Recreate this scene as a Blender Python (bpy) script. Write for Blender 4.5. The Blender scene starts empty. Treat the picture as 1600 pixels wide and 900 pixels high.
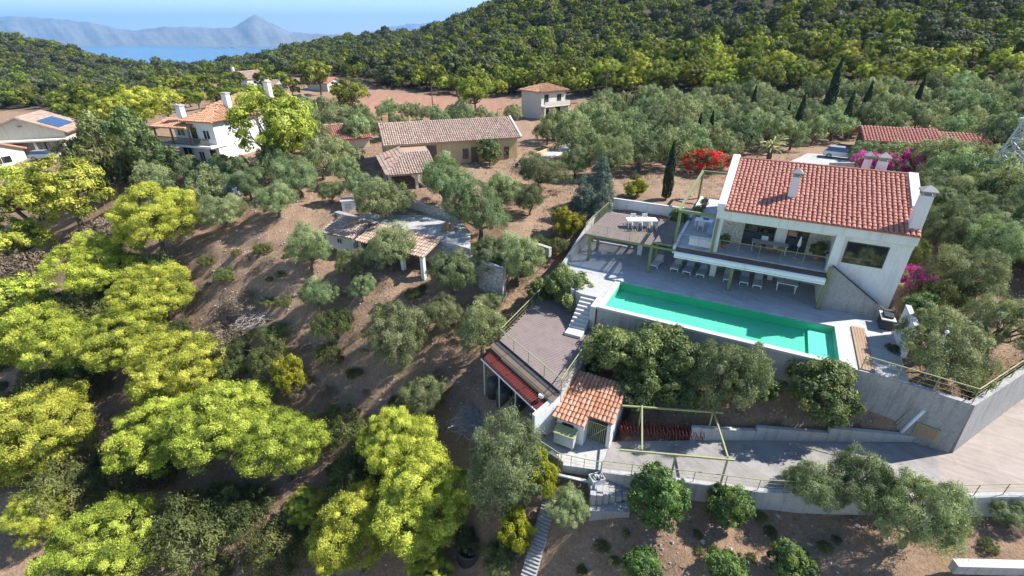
import bpy, math, random
import numpy as np
from mathutils import Vector, Matrix
R = math.radians
random.seed(7)
RNG = np.random.default_rng(11)
scene = bpy.context.scene
col = scene.collection

# ------------------------------------------------------------------ camera
CAM_H, PITCH, FPX = 18.0, R(27.8), 750.0          # metres, radians, focal length for a 1600 px wide frame
cam_d = bpy.data.cameras.new('camera')
cam_d.sensor_width = 36.0
cam_d.lens = 36.0 * FPX / 1600.0
cam_d.clip_start = 0.5
cam_d.clip_end = 90000
cam = bpy.data.objects.new('camera', cam_d)
cam.location = (0, 0, CAM_H)
cam.rotation_euler = (R(90) - PITCH, 0, 0)
col.objects.link(cam)
scene.camera = cam

# ------------------------------------------------------------------ sky and sun
SUN_EL = R(45)
SUN_DIR = Vector((0.985 * math.cos(SUN_EL), 0.174 * math.cos(SUN_EL), math.sin(SUN_EL)))
world = bpy.data.worlds.new('World')
scene.world = world
world.use_nodes = True
wn = world.node_tree
wn.nodes.clear()
w_out = wn.nodes.new('ShaderNodeOutputWorld')
w_bg = wn.nodes.new('ShaderNodeBackground')
w_sky = wn.nodes.new('ShaderNodeTexSky')
w_sky.sky_type = 'NISHITA'
w_sky.sun_disc = False
w_sky.sun_elevation = SUN_EL
w_sky.sun_rotation = math.atan2(SUN_DIR.x, SUN_DIR.y)
w_sky.altitude = 150
w_sky.air_density = 1.0
w_sky.dust_density = 0.0
w_sky.ozone_density = 3.0
w_bg.inputs['Strength'].default_value = 0.112
wn.links.new(w_sky.outputs[0], w_bg.inputs['Color'])
wn.links.new(w_bg.outputs[0], w_out.inputs['Surface'])
sun_d = bpy.data.lights.new('sun', 'SUN')
sun_d.energy = 5.0
sun_d.angle = R(0.53)
sun_d.color = (1.0, 0.965, 0.91)
sun = bpy.data.objects.new('sun', sun_d)
sun.rotation_euler = SUN_DIR.to_track_quat('Z', 'Y').to_euler()
sun.location = (60, 10, 80)
col.objects.link(sun)
scene.view_settings.view_transform = 'Standard'
scene.view_settings.look = 'None'
scene.view_settings.exposure = 1.2
scene.view_settings.gamma = 1.0
scene.view_settings.use_curve_mapping = False
scene.cycles.max_bounces = 6
scene.cycles.diffuse_bounces = 3
scene.cycles.transparent_max_bounces = 8
scene.cycles.volume_bounces = 0

# ------------------------------------------------------------------ geometry of the place
SP, CP = math.sin(PITCH), math.cos(PITCH)
def ray(x, y):
    a = (x - 800) / FPX; v = (y - 450) / FPX
    return a, CP - v * SP, -(SP + v * CP)
def P(x, y, z=None, d=None):
    rx, ry, rz = ray(x, y)
    if d is None: d = (z - CAM_H) / rz
    return Vector((rx * d, ry * d, CAM_H + rz * d))
VROT = R(-27.3)
UX, UY = math.cos(VROT), math.sin(VROT)
VO = P(932, 480, 0)
def loc(a, b, z=0.0):                    # villa axes (a along the pool, b away from it) to the world
    return Vector((VO.x + a * UX - b * UY, VO.y + a * UY + b * UX, z))

# ------------------------------------------------------------------ materials
MATS = {}
def newmat(name):
    m = bpy.data.materials.new(name); m.use_nodes = True
    nt = m.node_tree; nt.nodes.clear()
    MATS[name] = m
    out = nt.nodes.new('ShaderNodeOutputMaterial')
    return m, nt, out
def N(nt, t, **kw):
    n = nt.nodes.new(t)
    for k, v in kw.items():
        if k in n.inputs: n.inputs[k].default_value = v
        else: setattr(n, k, v)
    return n
def c4(c): return (c[0], c[1], c[2], 1.0)
def ramp(nt, fac, stops):
    r = nt.nodes.new('ShaderNodeValToRGB')
    el = r.color_ramp.elements
    el[0].position = stops[0][0]; el[0].color = c4(stops[0][1])
    el[1].position = stops[-1][0]; el[1].color = c4(stops[-1][1])
    for p, c in stops[1:-1]:
        e = el.new(p); e.color = c4(c)
    nt.links.new(fac, r.inputs[0])
    return r.outputs[0]
def noise(nt, vec, scale, detail=4, rough=0.6, dist=0.0):
    n = N(nt, 'ShaderNodeTexNoise', Scale=scale, Detail=detail, Roughness=rough, Distortion=dist)
    nt.links.new(vec, n.inputs['Vector'])
    return n.outputs['Fac']
def mixc(nt, fac, a, b, mode='MIX'):
    m = nt.nodes.new('ShaderNodeMix'); m.data_type = 'RGBA'; m.blend_type = mode
    for sock, val in ((m.inputs[0], fac), (m.inputs[6], a), (m.inputs[7], b)):
        if isinstance(val, (int, float)): sock.default_value = val
        elif isinstance(val, (tuple, list)): sock.default_value = c4(val)
        else: nt.links.new(val, sock)
    return m.outputs[2]
def principled(nt, out, color, rough=0.8, spec=0.3, bump=None, bstr=0.3, bdist=0.02, metal=0.0):
    b = N(nt, 'ShaderNodeBsdfPrincipled', Roughness=rough, Metallic=metal)
    b.inputs['Specular IOR Level'].default_value = spec
    if isinstance(color, (tuple, list)): b.inputs['Base Color'].default_value = c4(color)
    else: nt.links.new(color, b.inputs['Base Color'])
    if bump is not None:
        bp = N(nt, 'ShaderNodeBump', Strength=bstr, Distance=bdist)
        nt.links.new(bump, bp.inputs['Height']); nt.links.new(bp.outputs[0], b.inputs['Normal'])
    nt.links.new(b.outputs[0], out.inputs['Surface'])
    return b
def rough_mat(name, c1, c2, scale=1.5, fine=14, rough=0.85, spec=0.2, bstr=0.35, bdist=0.02, streak=False, stain=None):
    m, nt, out = newmat(name)
    tc = nt.nodes.new('ShaderNodeTexCoord')
    vec = tc.outputs['Object']
    n1 = noise(nt, vec, scale, 6, 0.65, 0.3)
    n2 = noise(nt, vec, fine, 5, 0.7)
    cc = ramp(nt, n1, [(0.3, c1), (0.7, c2)])
    cc = mixc(nt, 0.55, cc, ramp(nt, n2, [(0.25, tuple(x * 0.72 for x in c1)), (0.75, tuple(min(1, x * 1.15) for x in c2))]))
    if stain:
        mp = N(nt, 'ShaderNodeMapping'); mp.inputs['Scale'].default_value = (1.6, 1.6, 0.22)
        nt.links.new(vec, mp.inputs[0])
        n3 = noise(nt, mp.outputs[0], 1.7, 5, 0.7)
        cc = mixc(nt, ramp(nt, n3, [(0.5, (0, 0, 0)), (0.72, (0.75, 0.75, 0.75))]), cc, stain)
    principled(nt, out, cc, rough, spec, n2, bstr, bdist)
    return m
def plain_mat(name, c, rough=0.5, spec=0.4, metal=0.0):
    m, nt, out = newmat(name)
    tc = nt.nodes.new('ShaderNodeTexCoord')
    n2 = noise(nt, tc.outputs['Object'], 9, 4, 0.6)
    cc = ramp(nt, n2, [(0.3, tuple(x * 0.82 for x in c)), (0.7, tuple(min(1, x * 1.08) for x in c))])
    principled(nt, out, cc, rough, spec, None, metal=metal)
    return m
def tile_mat(name, cols, lichen=None, lich=(0.55, 0.7)):
    m, nt, out = newmat(name)
    at = N(nt, 'ShaderNodeAttribute', attribute_name='tint')
    oi = nt.nodes.new('ShaderNodeObjectInfo')
    ad = N(nt, 'ShaderNodeMath', operation='FRACT')
    ad0 = N(nt, 'ShaderNodeMath', operation='ADD')
    nt.links.new(at.outputs['Fac'], ad0.inputs[0]); nt.links.new(oi.outputs['Random'], ad0.inputs[1]); nt.links.new(ad0.outputs[0], ad.inputs[0])
    k = len(cols) - 1
    cc = ramp(nt, ad.outputs[0], [(i / k, c) for i, c in enumerate(cols)])
    tc = nt.nodes.new('ShaderNodeTexCoord')
    n2 = noise(nt, tc.outputs['Object'], 11, 5, 0.7)
    cc = mixc(nt, 0.28, cc, ramp(nt, n2, [(0.3, tuple(x * 0.6 for x in cols[0])), (0.7, cols[-1])]))
    if lichen:
        n3 = noise(nt, tc.outputs['Object'], 0.9, 8, 0.75)
        cc = mixc(nt, ramp(nt, n3, [(lich[0], (0, 0, 0)), (lich[1], (0.85, 0.85, 0.85))]), cc, lichen)
    principled(nt, out, cc, 0.85, 0.2, n2, 0.25, 0.01)
    return m
def leaf_mat(name, dark, mid, light, trans=0.3, hue=0.04, val=0.25, tr_gain=1.25, coat=0.0):
    m, nt, out = newmat(name)
    at = N(nt, 'ShaderNodeAttribute', attribute_name='tint')
    oi = nt.nodes.new('ShaderNodeObjectInfo')
    cc = ramp(nt, at.outputs['Fac'], [(0.0, dark), (0.5, mid), (1.0, light)])
    hs = nt.nodes.new('ShaderNodeHueSaturation')
    mr = N(nt, 'ShaderNodeMapRange'); mr.inputs[3].default_value = 0.5 - hue; mr.inputs[4].default_value = 0.5 + hue
    nt.links.new(oi.outputs['Random'], mr.inputs[0]); nt.links.new(mr.outputs[0], hs.inputs['Hue'])
    ml = N(nt, 'ShaderNodeMath', operation='MULTIPLY'); ml.inputs[1].default_value = 7.31
    fr = N(nt, 'ShaderNodeMath', operation='FRACT')
    nt.links.new(oi.outputs['Random'], ml.inputs[0]); nt.links.new(ml.outputs[0], fr.inputs[0])
    mv = N(nt, 'ShaderNodeMapRange'); mv.inputs[3].default_value = 1 - val; mv.inputs[4].default_value = 1 + val
    nt.links.new(fr.outputs[0], mv.inputs[0]); nt.links.new(mv.outputs[0], hs.inputs['Value'])
    nt.links.new(cc, hs.inputs['Color'])
    d = N(nt, 'ShaderNodeBsdfPrincipled', Roughness=0.62); d.inputs['Specular IOR Level'].default_value = 0.25 + coat
    nt.links.new(hs.outputs[0], d.inputs['Base Color'])
    t = nt.nodes.new('ShaderNodeBsdfTranslucent')
    nt.links.new(mixc(nt, 1.0, hs.outputs[0], (tr_gain, tr_gain, tr_gain * 0.5), 'MULTIPLY'), t.inputs['Color'])
    mx = N(nt, 'ShaderNodeMixShader'); mx.inputs[0].default_value = trans
    nt.links.new(d.outputs[0], mx.inputs[1]); nt.links.new(t.outputs[0], mx.inputs[2])
    nt.links.new(mx.outputs[0], out.inputs['Surface'])
    return m

leaf_mat('pine_needles', (0.10, 0.13, 0.016), (0.345, 0.38, 0.045), (0.60, 0.62, 0.105), 0.25, 0.014, 0.16)
leaf_mat('shade_toned_leaves', (0.035, 0.045, 0.018), (0.095, 0.11, 0.04), (0.19, 0.20, 0.085), 0.2, 0.02, 0.3)  # shade of the flank turned from the sun, put into a duller leaf colour
leaf_mat('forest_needles', (0.045, 0.068, 0.011), (0.16, 0.19, 0.022), (0.34, 0.355, 0.04), 0.26, 0.014, 0.28)
leaf_mat('olive_leaves', (0.078, 0.108, 0.045), (0.19, 0.235, 0.10), (0.38, 0.42, 0.215), 0.28, 0.03, 0.32)
leaf_mat('citrus_leaves', (0.03, 0.07, 0.014), (0.08, 0.15, 0.026), (0.20, 0.28, 0.05), 0.28, 0.02, 0.18, coat=0.3)
leaf_mat('broad_leaves', (0.05, 0.08, 0.026), (0.12, 0.17, 0.048), (0.26, 0.30, 0.10), 0.28, 0.025, 0.2, coat=0.2)
leaf_mat('scrub_leaves', (0.05, 0.065, 0.022), (0.115, 0.135, 0.04), (0.21, 0.215, 0.07), 0.25, 0.03, 0.3)
leaf_mat('yellow_leaves', (0.08, 0.10, 0.012), (0.24, 0.25, 0.02), (0.42, 0.40, 0.03), 0.3, 0.02, 0.15)
leaf_mat('cypress_leaves', (0.012, 0.020, 0.008), (0.030, 0.045, 0.016), (0.065, 0.085, 0.03), 0.12, 0.015, 0.2)
leaf_mat('cedar_leaves', (0.035, 0.058, 0.045), (0.085, 0.125, 0.095), (0.17, 0.22, 0.17), 0.15, 0.015, 0.15)
leaf_mat('dry_leaves', (0.10, 0.075, 0.05), (0.22, 0.165, 0.11), (0.36, 0.28, 0.19), 0.15, 0.015, 0.2)
leaf_mat('magenta_flowers', (0.30, 0.01, 0.16), (0.62, 0.03, 0.36), (0.85, 0.12, 0.58), 0.35, 0.01, 0.1, 1.1)
leaf_mat('red_flowers', (0.30, 0.006, 0.02), (0.62, 0.015, 0.045), (0.80, 0.05, 0.08), 0.35, 0.01, 0.1, 1.1)
rough_mat('bark', (0.07, 0.052, 0.04), (0.17, 0.135, 0.11), 3, 20)
rough_mat('dead_wood', (0.22, 0.19, 0.17), (0.42, 0.38, 0.34), 3, 20)
rough_mat('white_stucco', (0.605, 0.594, 0.572), (0.745, 0.734, 0.713), 0.6, 22, bstr=0.12, stain=(0.486, 0.475, 0.454))
rough_mat('cream_stucco', (0.476, 0.340, 0.170), (0.578, 0.433, 0.238), 0.6, 18, bstr=0.12, stain=(0.357, 0.255, 0.136))
rough_mat('ivory_stucco', (0.510, 0.459, 0.374), (0.612, 0.561, 0.468), 0.6, 18, bstr=0.12, stain=(0.425, 0.383, 0.306))
rough_mat('concrete', (0.228, 0.220, 0.209), (0.381, 0.366, 0.353), 0.5, 9, bstr=0.35, stain=(0.133, 0.129, 0.124))
rough_mat('pale_concrete', (0.312, 0.301, 0.283), (0.443, 0.429, 0.406), 0.6, 10, bstr=0.25, stain=(0.217, 0.207, 0.193))
rough_mat('coping_stone', (0.396, 0.383, 0.361), (0.499, 0.486, 0.460), 0.9, 14, bstr=0.15)
rough_mat('dark_metal', (0.03, 0.03, 0.032), (0.06, 0.06, 0.062), 3, 20, 0.5, 0.4)
plain_mat('green_steel', (0.17, 0.20, 0.085), 0.5, 0.4)
plain_mat('olive_rail', (0.30, 0.30, 0.14), 0.5, 0.4)
plain_mat('white_paint', (0.74, 0.74, 0.73), 0.45, 0.4)
plain_mat('grey_plastic', (0.42, 0.44, 0.44), 0.55, 0.4)
plain_mat('black_plastic', (0.02, 0.02, 0.02), 0.5, 0.4)
plain_mat('sling_fabric', (0.55, 0.57, 0.55), 0.8, 0.2)
plain_mat('blue_sling', (0.36, 0.45, 0.52), 0.8, 0.2)
rough_mat('brown_wood', (0.10, 0.07, 0.05), (0.19, 0.14, 0.11), 2.5, 18, 0.75)
rough_mat('weathered_wood', (0.15, 0.115, 0.105), (0.24, 0.19, 0.175), 1.2, 18, 0.8)
rough_mat('bench_wood', (0.25, 0.16, 0.10), (0.36, 0.25, 0.165), 1.5, 18, 0.75)
rough_mat('terracotta_pot', (0.36, 0.16, 0.09), (0.46, 0.22, 0.13), 3, 18, 0.8)
rough_mat('red_paint_wood', (0.11, 0.026, 0.022), (0.18, 0.045, 0.035), 3, 14, 0.7)
tile_mat('red_tile', [(0.37, 0.15, 0.11), (0.41, 0.178, 0.133), (0.45, 0.21, 0.16), (0.38, 0.16, 0.12)])
tile_mat('orange_tile', [(0.36, 0.155, 0.09), (0.44, 0.23, 0.14), (0.50, 0.31, 0.215), (0.40, 0.17, 0.10)], (0.24, 0.18, 0.15), (0.52, 0.72))
tile_mat('old_tile', [(0.30, 0.20, 0.155), (0.42, 0.30, 0.235), (0.50, 0.39, 0.31), (0.36, 0.24, 0.18)], (0.27, 0.24, 0.2))
tile_mat('pale_tile', [(0.36, 0.18, 0.105), (0.43, 0.235, 0.14), (0.48, 0.29, 0.185), (0.39, 0.195, 0.115)])
tile_mat('dark_red_tile', [(0.19, 0.045, 0.035), (0.26, 0.075, 0.055), (0.32, 0.11, 0.08), (0.22, 0.06, 0.045)])
def glass_mat(name, base, rough=0.04):
    m, nt, out = newmat(name)
    b = principled(nt, out, base, rough, 0.5)
    b.inputs['IOR'].default_value = 2.4
    return m
glass_mat('window_glass', (0.018, 0.022, 0.022))
glass_mat('solar_glass', (0.02, 0.05, 0.13), 0.1)
def stone_mat(name, c1, c2, joint, scale=3.2):
    m, nt, out = newmat(name)
    tc = nt.nodes.new('ShaderNodeTexCoord')
    v = N(nt, 'ShaderNodeTexVoronoi', Scale=scale, feature='DISTANCE_TO_EDGE')
    v2 = N(nt, 'ShaderNodeTexVoronoi', Scale=scale)
    for q in (v, v2): nt.links.new(tc.outputs['Object'], q.inputs['Vector'])
    cc = ramp(nt, v2.outputs['Color'], [(0.1, c1), (0.9, c2)])
    cc = mixc(nt, 0.4, cc, ramp(nt, noise(nt, tc.outputs['Object'], 9), [(0.3, c1), (0.7, c2)]))
    e = ramp(nt, v.outputs['Distance'], [(0.02, (0, 0, 0)), (0.08, (1, 1, 1))])
    cc = mixc(nt, e, joint, cc)
    principled(nt, out, cc, 0.9, 0.15, e, 0.7, 0.04)
stone_mat('field_stone', (0.33, 0.30, 0.27), (0.52, 0.48, 0.43), (0.24, 0.22, 0.2))
stone_mat('light_stone', (0.44, 0.41, 0.36), (0.60, 0.57, 0.51), (0.33, 0.31, 0.27), 4)
def paving_mat(name, c1, c2, joint, sx, sy, rot=0.0):
    m, nt, out = newmat(name)
    tc = nt.nodes.new('ShaderNodeTexCoord')
    mp = N(nt, 'ShaderNodeMapping'); mp.inputs['Rotation'].default_value = (0, 0, rot)
    nt.links.new(tc.outputs['Object'], mp.inputs[0])
    br = N(nt, 'ShaderNodeTexBrick', Scale=1.0)
    br.inputs['Brick Width'].default_value = sx; br.inputs['Row Height'].default_value = sy
    br.inputs['Mortar Size'].default_value = 0.012
    br.inputs['Color1'].default_value = c4(c1); br.inputs['Color2'].default_value = c4(c2); br.inputs['Mortar'].default_value = c4(joint)
    nt.links.new(mp.outputs[0], br.inputs[0])
    st = N(nt, 'ShaderNodeMapping'); st.inputs['Scale'].default_value = (0.7, 9, 1)
    nt.links.new(mp.outputs[0], st.inputs[0])
    n1 = noise(nt, st.outputs[0], 2.2, 5, 0.7)
    n2 = noise(nt, tc.outputs['Object'], 0.7, 5, 0.7)
    cc = mixc(nt, 0.6, br.outputs[0], ramp(nt, n1, [(0.3, tuple(x * 0.6 for x in c1)), (0.7, c2)]), 'MIX')
    cc = mixc(nt, 0.35, cc, ramp(nt, n2, [(0.3, tuple(x * 0.7 for x in c1)), (0.75, c2)]))
    n3 = noise(nt, tc.outputs['Object'], 0.35, 7, 0.75, 0.5)
    cc = mixc(nt, ramp(nt, n3, [(0.52, (0, 0, 0)), (0.7, (0.6, 0.6, 0.6))]), cc, tuple(x * 0.55 for x in c1))
    principled(nt, out, cc, 0.7, 0.3, n1, 0.3, 0.01)
paving_mat('terrace_paving', (0.34, 0.34, 0.35), (0.56, 0.555, 0.555), (0.2, 0.2, 0.2), 0.9, 0.22)
paving_mat('deck_boards', (0.26, 0.195, 0.175), (0.37, 0.29, 0.265), (0.15, 0.11, 0.1), 3.0, 0.14, R(90))
paving_mat('ramp_concrete', (0.25, 0.20, 0.165), (0.42, 0.345, 0.295), (0.30, 0.25, 0.215), 60, 0.22, R(40))
paving_mat('drive_concrete', (0.20, 0.18, 0.165), (0.37, 0.34, 0.315), (0.24, 0.22, 0.2), 60, 0.35, R(62))

# ------------------------------------------------------------------ mesh building
def props(o, label=None, cat=None, group=None, kind=None):
    if label: o['label'] = label
    if cat: o['category'] = cat
    if group: o['group'] = group
    if kind: o['kind'] = kind
    return o
def thing(name, label, cat, at=(0, 0, 0), rotz=0.0, group=None):
    o = bpy.data.objects.new(name, None)
    o.empty_display_size = 0.3
    col.objects.link(o)
    o.location = at; o.rotation_euler = (0, 0, rotz)
    return props(o, label, cat, group)
class MB:
    def __init__(s): s.v = []; s.f = []
    def add(s, vs, fs):
        k = len(s.v); s.v += [tuple(q) for q in vs]; s.f += [tuple(i + k for i in f) for f in fs]; return s
    def box(s, x0, x1, y0, y1, z0, z1):
        return s.add([(x0,y0,z0),(x1,y0,z0),(x1,y1,z0),(x0,y1,z0),(x0,y0,z1),(x1,y0,z1),(x1,y1,z1),(x0,y1,z1)],
                     [(3,2,1,0),(4,5,6,7),(0,1,5,4),(1,2,6,5),(2,3,7,6),(3,0,4,7)])
    def hexa(s, bottom, top):
        return s.add(list(bottom) + list(top), [(3,2,1,0),(4,5,6,7),(0,1,5,4),(1,2,6,5),(2,3,7,6),(3,0,4,7)])
    def prism(s, pts, z0, z1):           # polygon (x, y) counter-clockwise, lifted from z0 to z1 (numbers or lists)
        n = len(pts)
        za = z0 if isinstance(z0, (list, tuple)) else [z0] * n
        zb = z1 if isinstance(z1, (list, tuple)) else [z1] * n
        return s.add([(p[0], p[1], za[i]) for i, p in enumerate(pts)] + [(p[0], p[1], zb[i]) for i, p in enumerate(pts)],
                     [tuple(range(n - 1, -1, -1)), tuple(range(n, 2 * n))] + [(i, (i + 1) % n, n + (i + 1) % n, n + i) for i in range(n)])
    def profile(s, pts, y0, y1):         # polygon (x, z) extruded along y
        n = len(pts)
        return s.add([(p[0], y0, p[1]) for p in pts] + [(p[0], y1, p[1]) for p in pts],
                     [tuple(range(n)), tuple(range(2 * n - 1, n - 1, -1))] + [(i, n + i, n + (i + 1) % n, (i + 1) % n) for i in range(n)])
    def gable(s, pts, x0, x1):           # polygon (y, z) extruded along x
        n = len(pts)
        return s.add([(x0, p[0], p[1]) for p in pts] + [(x1, p[0], p[1]) for p in pts],
                     [tuple(range(n - 1, -1, -1)), tuple(range(n, 2 * n))] + [(i, (i + 1) % n, n + (i + 1) % n, n + i) for i in range(n)])
    def tube(s, p0, p1, r0, r1=None, n=6):
        if r1 is None: r1 = r0
        p0, p1 = Vector(p0), Vector(p1); d = (p1 - p0)
        if d.length < 1e-6: return s
        q = d.to_track_quat('Z', 'Y').to_matrix()
        vs = []
        for p, r in ((p0, r0), (p1, r1)):
            for i in range(n):
                t = 2 * math.pi * i / n
                vs.append(p + q @ Vector((r * math.cos(t), r * math.sin(t), 0)))
        return s.add(vs, [(i, (i + 1) % n, n + (i + 1) % n, n + i) for i in range(n)] + [tuple(range(n - 1, -1, -1)), tuple(range(n, 2 * n))])
    def bar(s, p0, p1, w, h):            # a beam of width w and height h
        p0, p1 = Vector(p0), Vector(p1); d = (p1 - p0).normalized()
        up = Vector((0, 0, 1)) if abs(d.z) < 0.95 else Vector((0, 1, 0))
        x = d.cross(up).normalized() * (w / 2); y = x.cross(d).normalized() * (h / 2)
        return s.hexa([p0 - x - y, p0 + x - y, p1 + x - y, p1 - x - y], [p0 - x + y, p0 + x + y, p1 + x + y, p1 - x + y])
    def lathe(s, prof, n=12, at=(0, 0, 0)):   # (r, z) profile turned round z
        vs = [(at[0] + r * math.cos(2 * math.pi * i / n), at[1] + r * math.sin(2 * math.pi * i / n), at[2] + z) for r, z in prof for i in range(n)]
        fs = [(k * n + i, k * n + (i + 1) % n, (k + 1) * n + (i + 1) % n, (k + 1) * n + i) for k in range(len(prof) - 1) for i in range(n)]
        fs += [tuple(range(n - 1, -1, -1)), tuple((len(prof) - 1) * n + i for i in range(n))]
        return s.add(vs, fs)
    def mesh(s, name, mat):
        me = bpy.data.meshes.new(name)
        me.from_pydata(s.v, [], s.f)
        me.materials.append(MATS[mat])
        return me
    def build(s, name, mat, parent=None, at=None, rotz=0.0, smooth=False, bevel=0.0, label=None, cat=None, group=None, kind=None):
        return link(name, s.mesh(name, mat), parent, at, rotz, smooth, bevel, label, cat, group, kind)
def link(name, me, parent=None, at=None, rotz=0.0, smooth=False, bevel=0.0, label=None, cat=None, group=None, kind=None):
    o = bpy.data.objects.new(name, me)
    col.objects.link(o)
    if parent is not None: o.parent = parent
    if at is not None: o.location = at
    if rotz: o.rotation_euler = (0, 0, rotz)
    if smooth: me.polygons.foreach_set('use_smooth', [True] * len(me.polygons))
    if bevel:
        b = o.modifiers.new('bevel', 'BEVEL'); b.width = bevel; b.segments = 2; b.limit_method = 'ANGLE'
    return props(o, label, cat, group, kind)
def set_tint(me, vals):
    a = me.attributes.new('tint', 'FLOAT', 'FACE'); a.data.foreach_set('value', np.asarray(vals, dtype=np.float32))
def copy_thing(root, at, rotz=0.0, label=None, group=None):
    r = root.copy(); col.objects.link(r); r.location = at; r.rotation_euler = (0, 0, rotz)
    props(r, label, None, group)
    for ch in root.children:
        c = ch.copy(); col.objects.link(c); c.parent = r
        for g in ch.children:
            e = g.copy(); col.objects.link(e); e.parent = c
    return r

def inside(pt, poly):
    x, y = pt; c = False; n = len(poly)
    for i in range(n):
        x1, y1 = poly[i]; x2, y2 = poly[(i + 1) % n]
        if (y1 > y) != (y2 > y) and x < (x2 - x1) * (y - y1) / (y2 - y1) + x1: c = not c
    return c
def tile_shape(w, l, seg=5):             # one barrel tile lying along +y, lower end at y = 0, lifted there
    vs, fs = [], []
    for (y, r, lift) in ((0.0, 0.44 * w, 0.045), (l * 1.12, 0.36 * w, 0.012)):
        for i in range(seg + 1):
            t = math.pi * i / seg
            vs.append((-r * math.cos(t), y, lift + 0.78 * r * math.sin(t)))
    for i in range(seg + 1):             # the thickness of the lower rim
        t = math.pi * i / seg; r = 0.36 * w
        vs.append((-r * math.cos(t), 0.004, 0.03 + 0.72 * r * math.sin(t)))
    k = seg + 1
    for i in range(seg):
        fs.append((i, i + 1, k + i + 1, k + i)); fs.append((2 * k + i, 2 * k + i + 1, i + 1, i))
    return vs, fs
def plane_axes(poly):
    p = [Vector(q) for q in poly]
    ex = (p[1] - p[0]).normalized(); nz = ex.cross(p[2] - p[0]).normalized()
    return p, ex, nz.cross(ex), nz
def tile_slope(name, polys, mat, w, l, parent, seg=5, rnd=None, singly=False):
    """Barrel tiles over one or more roof planes; each polygon starts with its eave edge."""
    rnd = rnd or random.Random(3)
    V, F, T = [], [], []
    tv, tf = tile_shape(w, l, seg)
    out = []
    tme = None
    if singly:
        tme = bpy.data.meshes.new('tile'); tme.from_pydata(tv, [], tf); tme.materials.append(MATS[mat]); set_tint(tme, [0.0] * len(tf))
    for poly in polys:
        p, ex, ey, nz = plane_axes(poly)
        q2 = [((q - p[0]).dot(ex), (q - p[0]).dot(ey)) for q in p]
        xs = [q[0] for q in q2]; ys = [q[1] for q in q2]
        nx = max(1, int(round((max(xs) - min(xs)) / w))); ww = (max(xs) - min(xs)) / nx
        ny = max(1, int(round(max(ys) / l))); ll = max(ys) / ny
        for i in range(nx):
            for j in range(ny):
                cx, cy = min(xs) + (i + 0.5) * ww, (j + 0.0) * ll
                if not inside((cx, cy + 0.5 * ll), q2): continue
                jx, jy, jr = rnd.gauss(0, 0.012), rnd.gauss(0, 0.014), rnd.gauss(0, 0.02)
                o = p[0] + ex * (cx + jx) + ey * (cy - 0.05 + jy)
                if singly:
                    t = bpy.data.objects.new('tile', tme); col.objects.link(t); t.parent = parent
                    M = Matrix((ex, ey, nz)).transposed().to_4x4() @ Matrix.Rotation(jr, 4, 'Z')
                    M.translation = o; t.matrix_local = M
                    out.append(t)
                else:
                    k = len(V)
                    for (x, y, z) in tv: V.append(o + ex * (x + jr * y) + ey * y + nz * z)
                    F += [tuple(a + k for a in f) for f in tf]
                    T += [rnd.random()] * len(tf)
    if singly: return out
    me = bpy.data.meshes.new(name); me.from_pydata([tuple(v) for v in V], [], F); me.materials.append(MATS[mat]); set_tint(me, T)
    o = link(name, me, parent, kind='stuff')
    return o
def roof_slab(polys, th=0.12):
    m = MB()
    for poly in polys:
        p, ex, ey, nz = plane_axes(poly)
        n = len(p)
        m.add([q for q in p] + [q - nz * th for q in p],
              [tuple(range(n)), tuple(range(2 * n - 1, n - 1, -1))] + [(i, n + i, n + (i + 1) % n, (i + 1) % n) for i in range(n)])
    return m
def window(parent, x0, x1, z0, z1, y, face=-1, frame='white_paint', glass='window_glass', bars=1, name='window'):
    """A framed window in a wall parallel to x at depth y, looking to face*y."""
    f = MB(); t = 0.06; yo = y + face * 0.05
    ya, yb = min(y, yo), max(y, yo)
    f.box(x0, x1, ya, yb, z0, z0 + t); f.box(x0, x1, ya, yb, z1 - t, z1)
    f.box(x0, x0 + t, ya, yb, z0 + t, z1 - t); f.box(x1 - t, x1, ya, yb, z0 + t, z1 - t)
    for i in range(bars):
        c = x0 + (x1 - x0) * (i + 1) / (bars + 1); f.box(c - 0.025, c + 0.025, ya, yb, z0 + t, z1 - t)
    w = f.build(name, frame, parent)
    g = MB(); yg = y + face * 0.02
    g.box(x0 + t * 0.5, x1 - t * 0.5, min(y, yg), max(y, yg), z0 + t * 0.5, z1 - t * 0.5)
    g.build('pane', glass, w)
    return w
def window_side(parent, y0, y1, z0, z1, x, face=1, frame='white_paint', glass='window_glass', bars=1, name='window'):
    f = MB(); t = 0.06; xo = x + face * 0.05
    xa, xb = min(x, xo), max(x, xo)
    f.box(xa, xb, y0, y1, z0, z0 + t); f.box(xa, xb, y0, y1, z1 - t, z1)
    f.box(xa, xb, y0, y0 + t, z0 + t, z1 - t); f.box(xa, xb, y1 - t, y1, z0 + t, z1 - t)
    for i in range(bars):
        c = y0 + (y1 - y0) * (i + 1) / (bars + 1); f.box(xa, xb, c - 0.025, c + 0.025, z0 + t, z1 - t)
    w = f.build(name, frame, parent)
    g = MB(); xg = x + face * 0.02
    g.box(min(x, xg), max(x, xg), y0 + t * 0.5, y1 - t * 0.5, z0 + t * 0.5, z1 - t * 0.5)
    g.build('pane', glass, w)
    return w

# ------------------------------------------------------------------ the lie of the land
SEA_Z = -130.0
KP = []                                   # known ground points (x, y, z)
def kz(*rows):
    for x, y, z in rows: KP.append(tuple(P(x, y, z)))
def kd(*rows):                            # read from the size of the trees there
    for x, y, d in rows: KP.append(tuple(P(x, y, d=d)))
def kl(*rows):
    for a, b, z in rows: KP.append(tuple(loc(a, b, z)))
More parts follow.
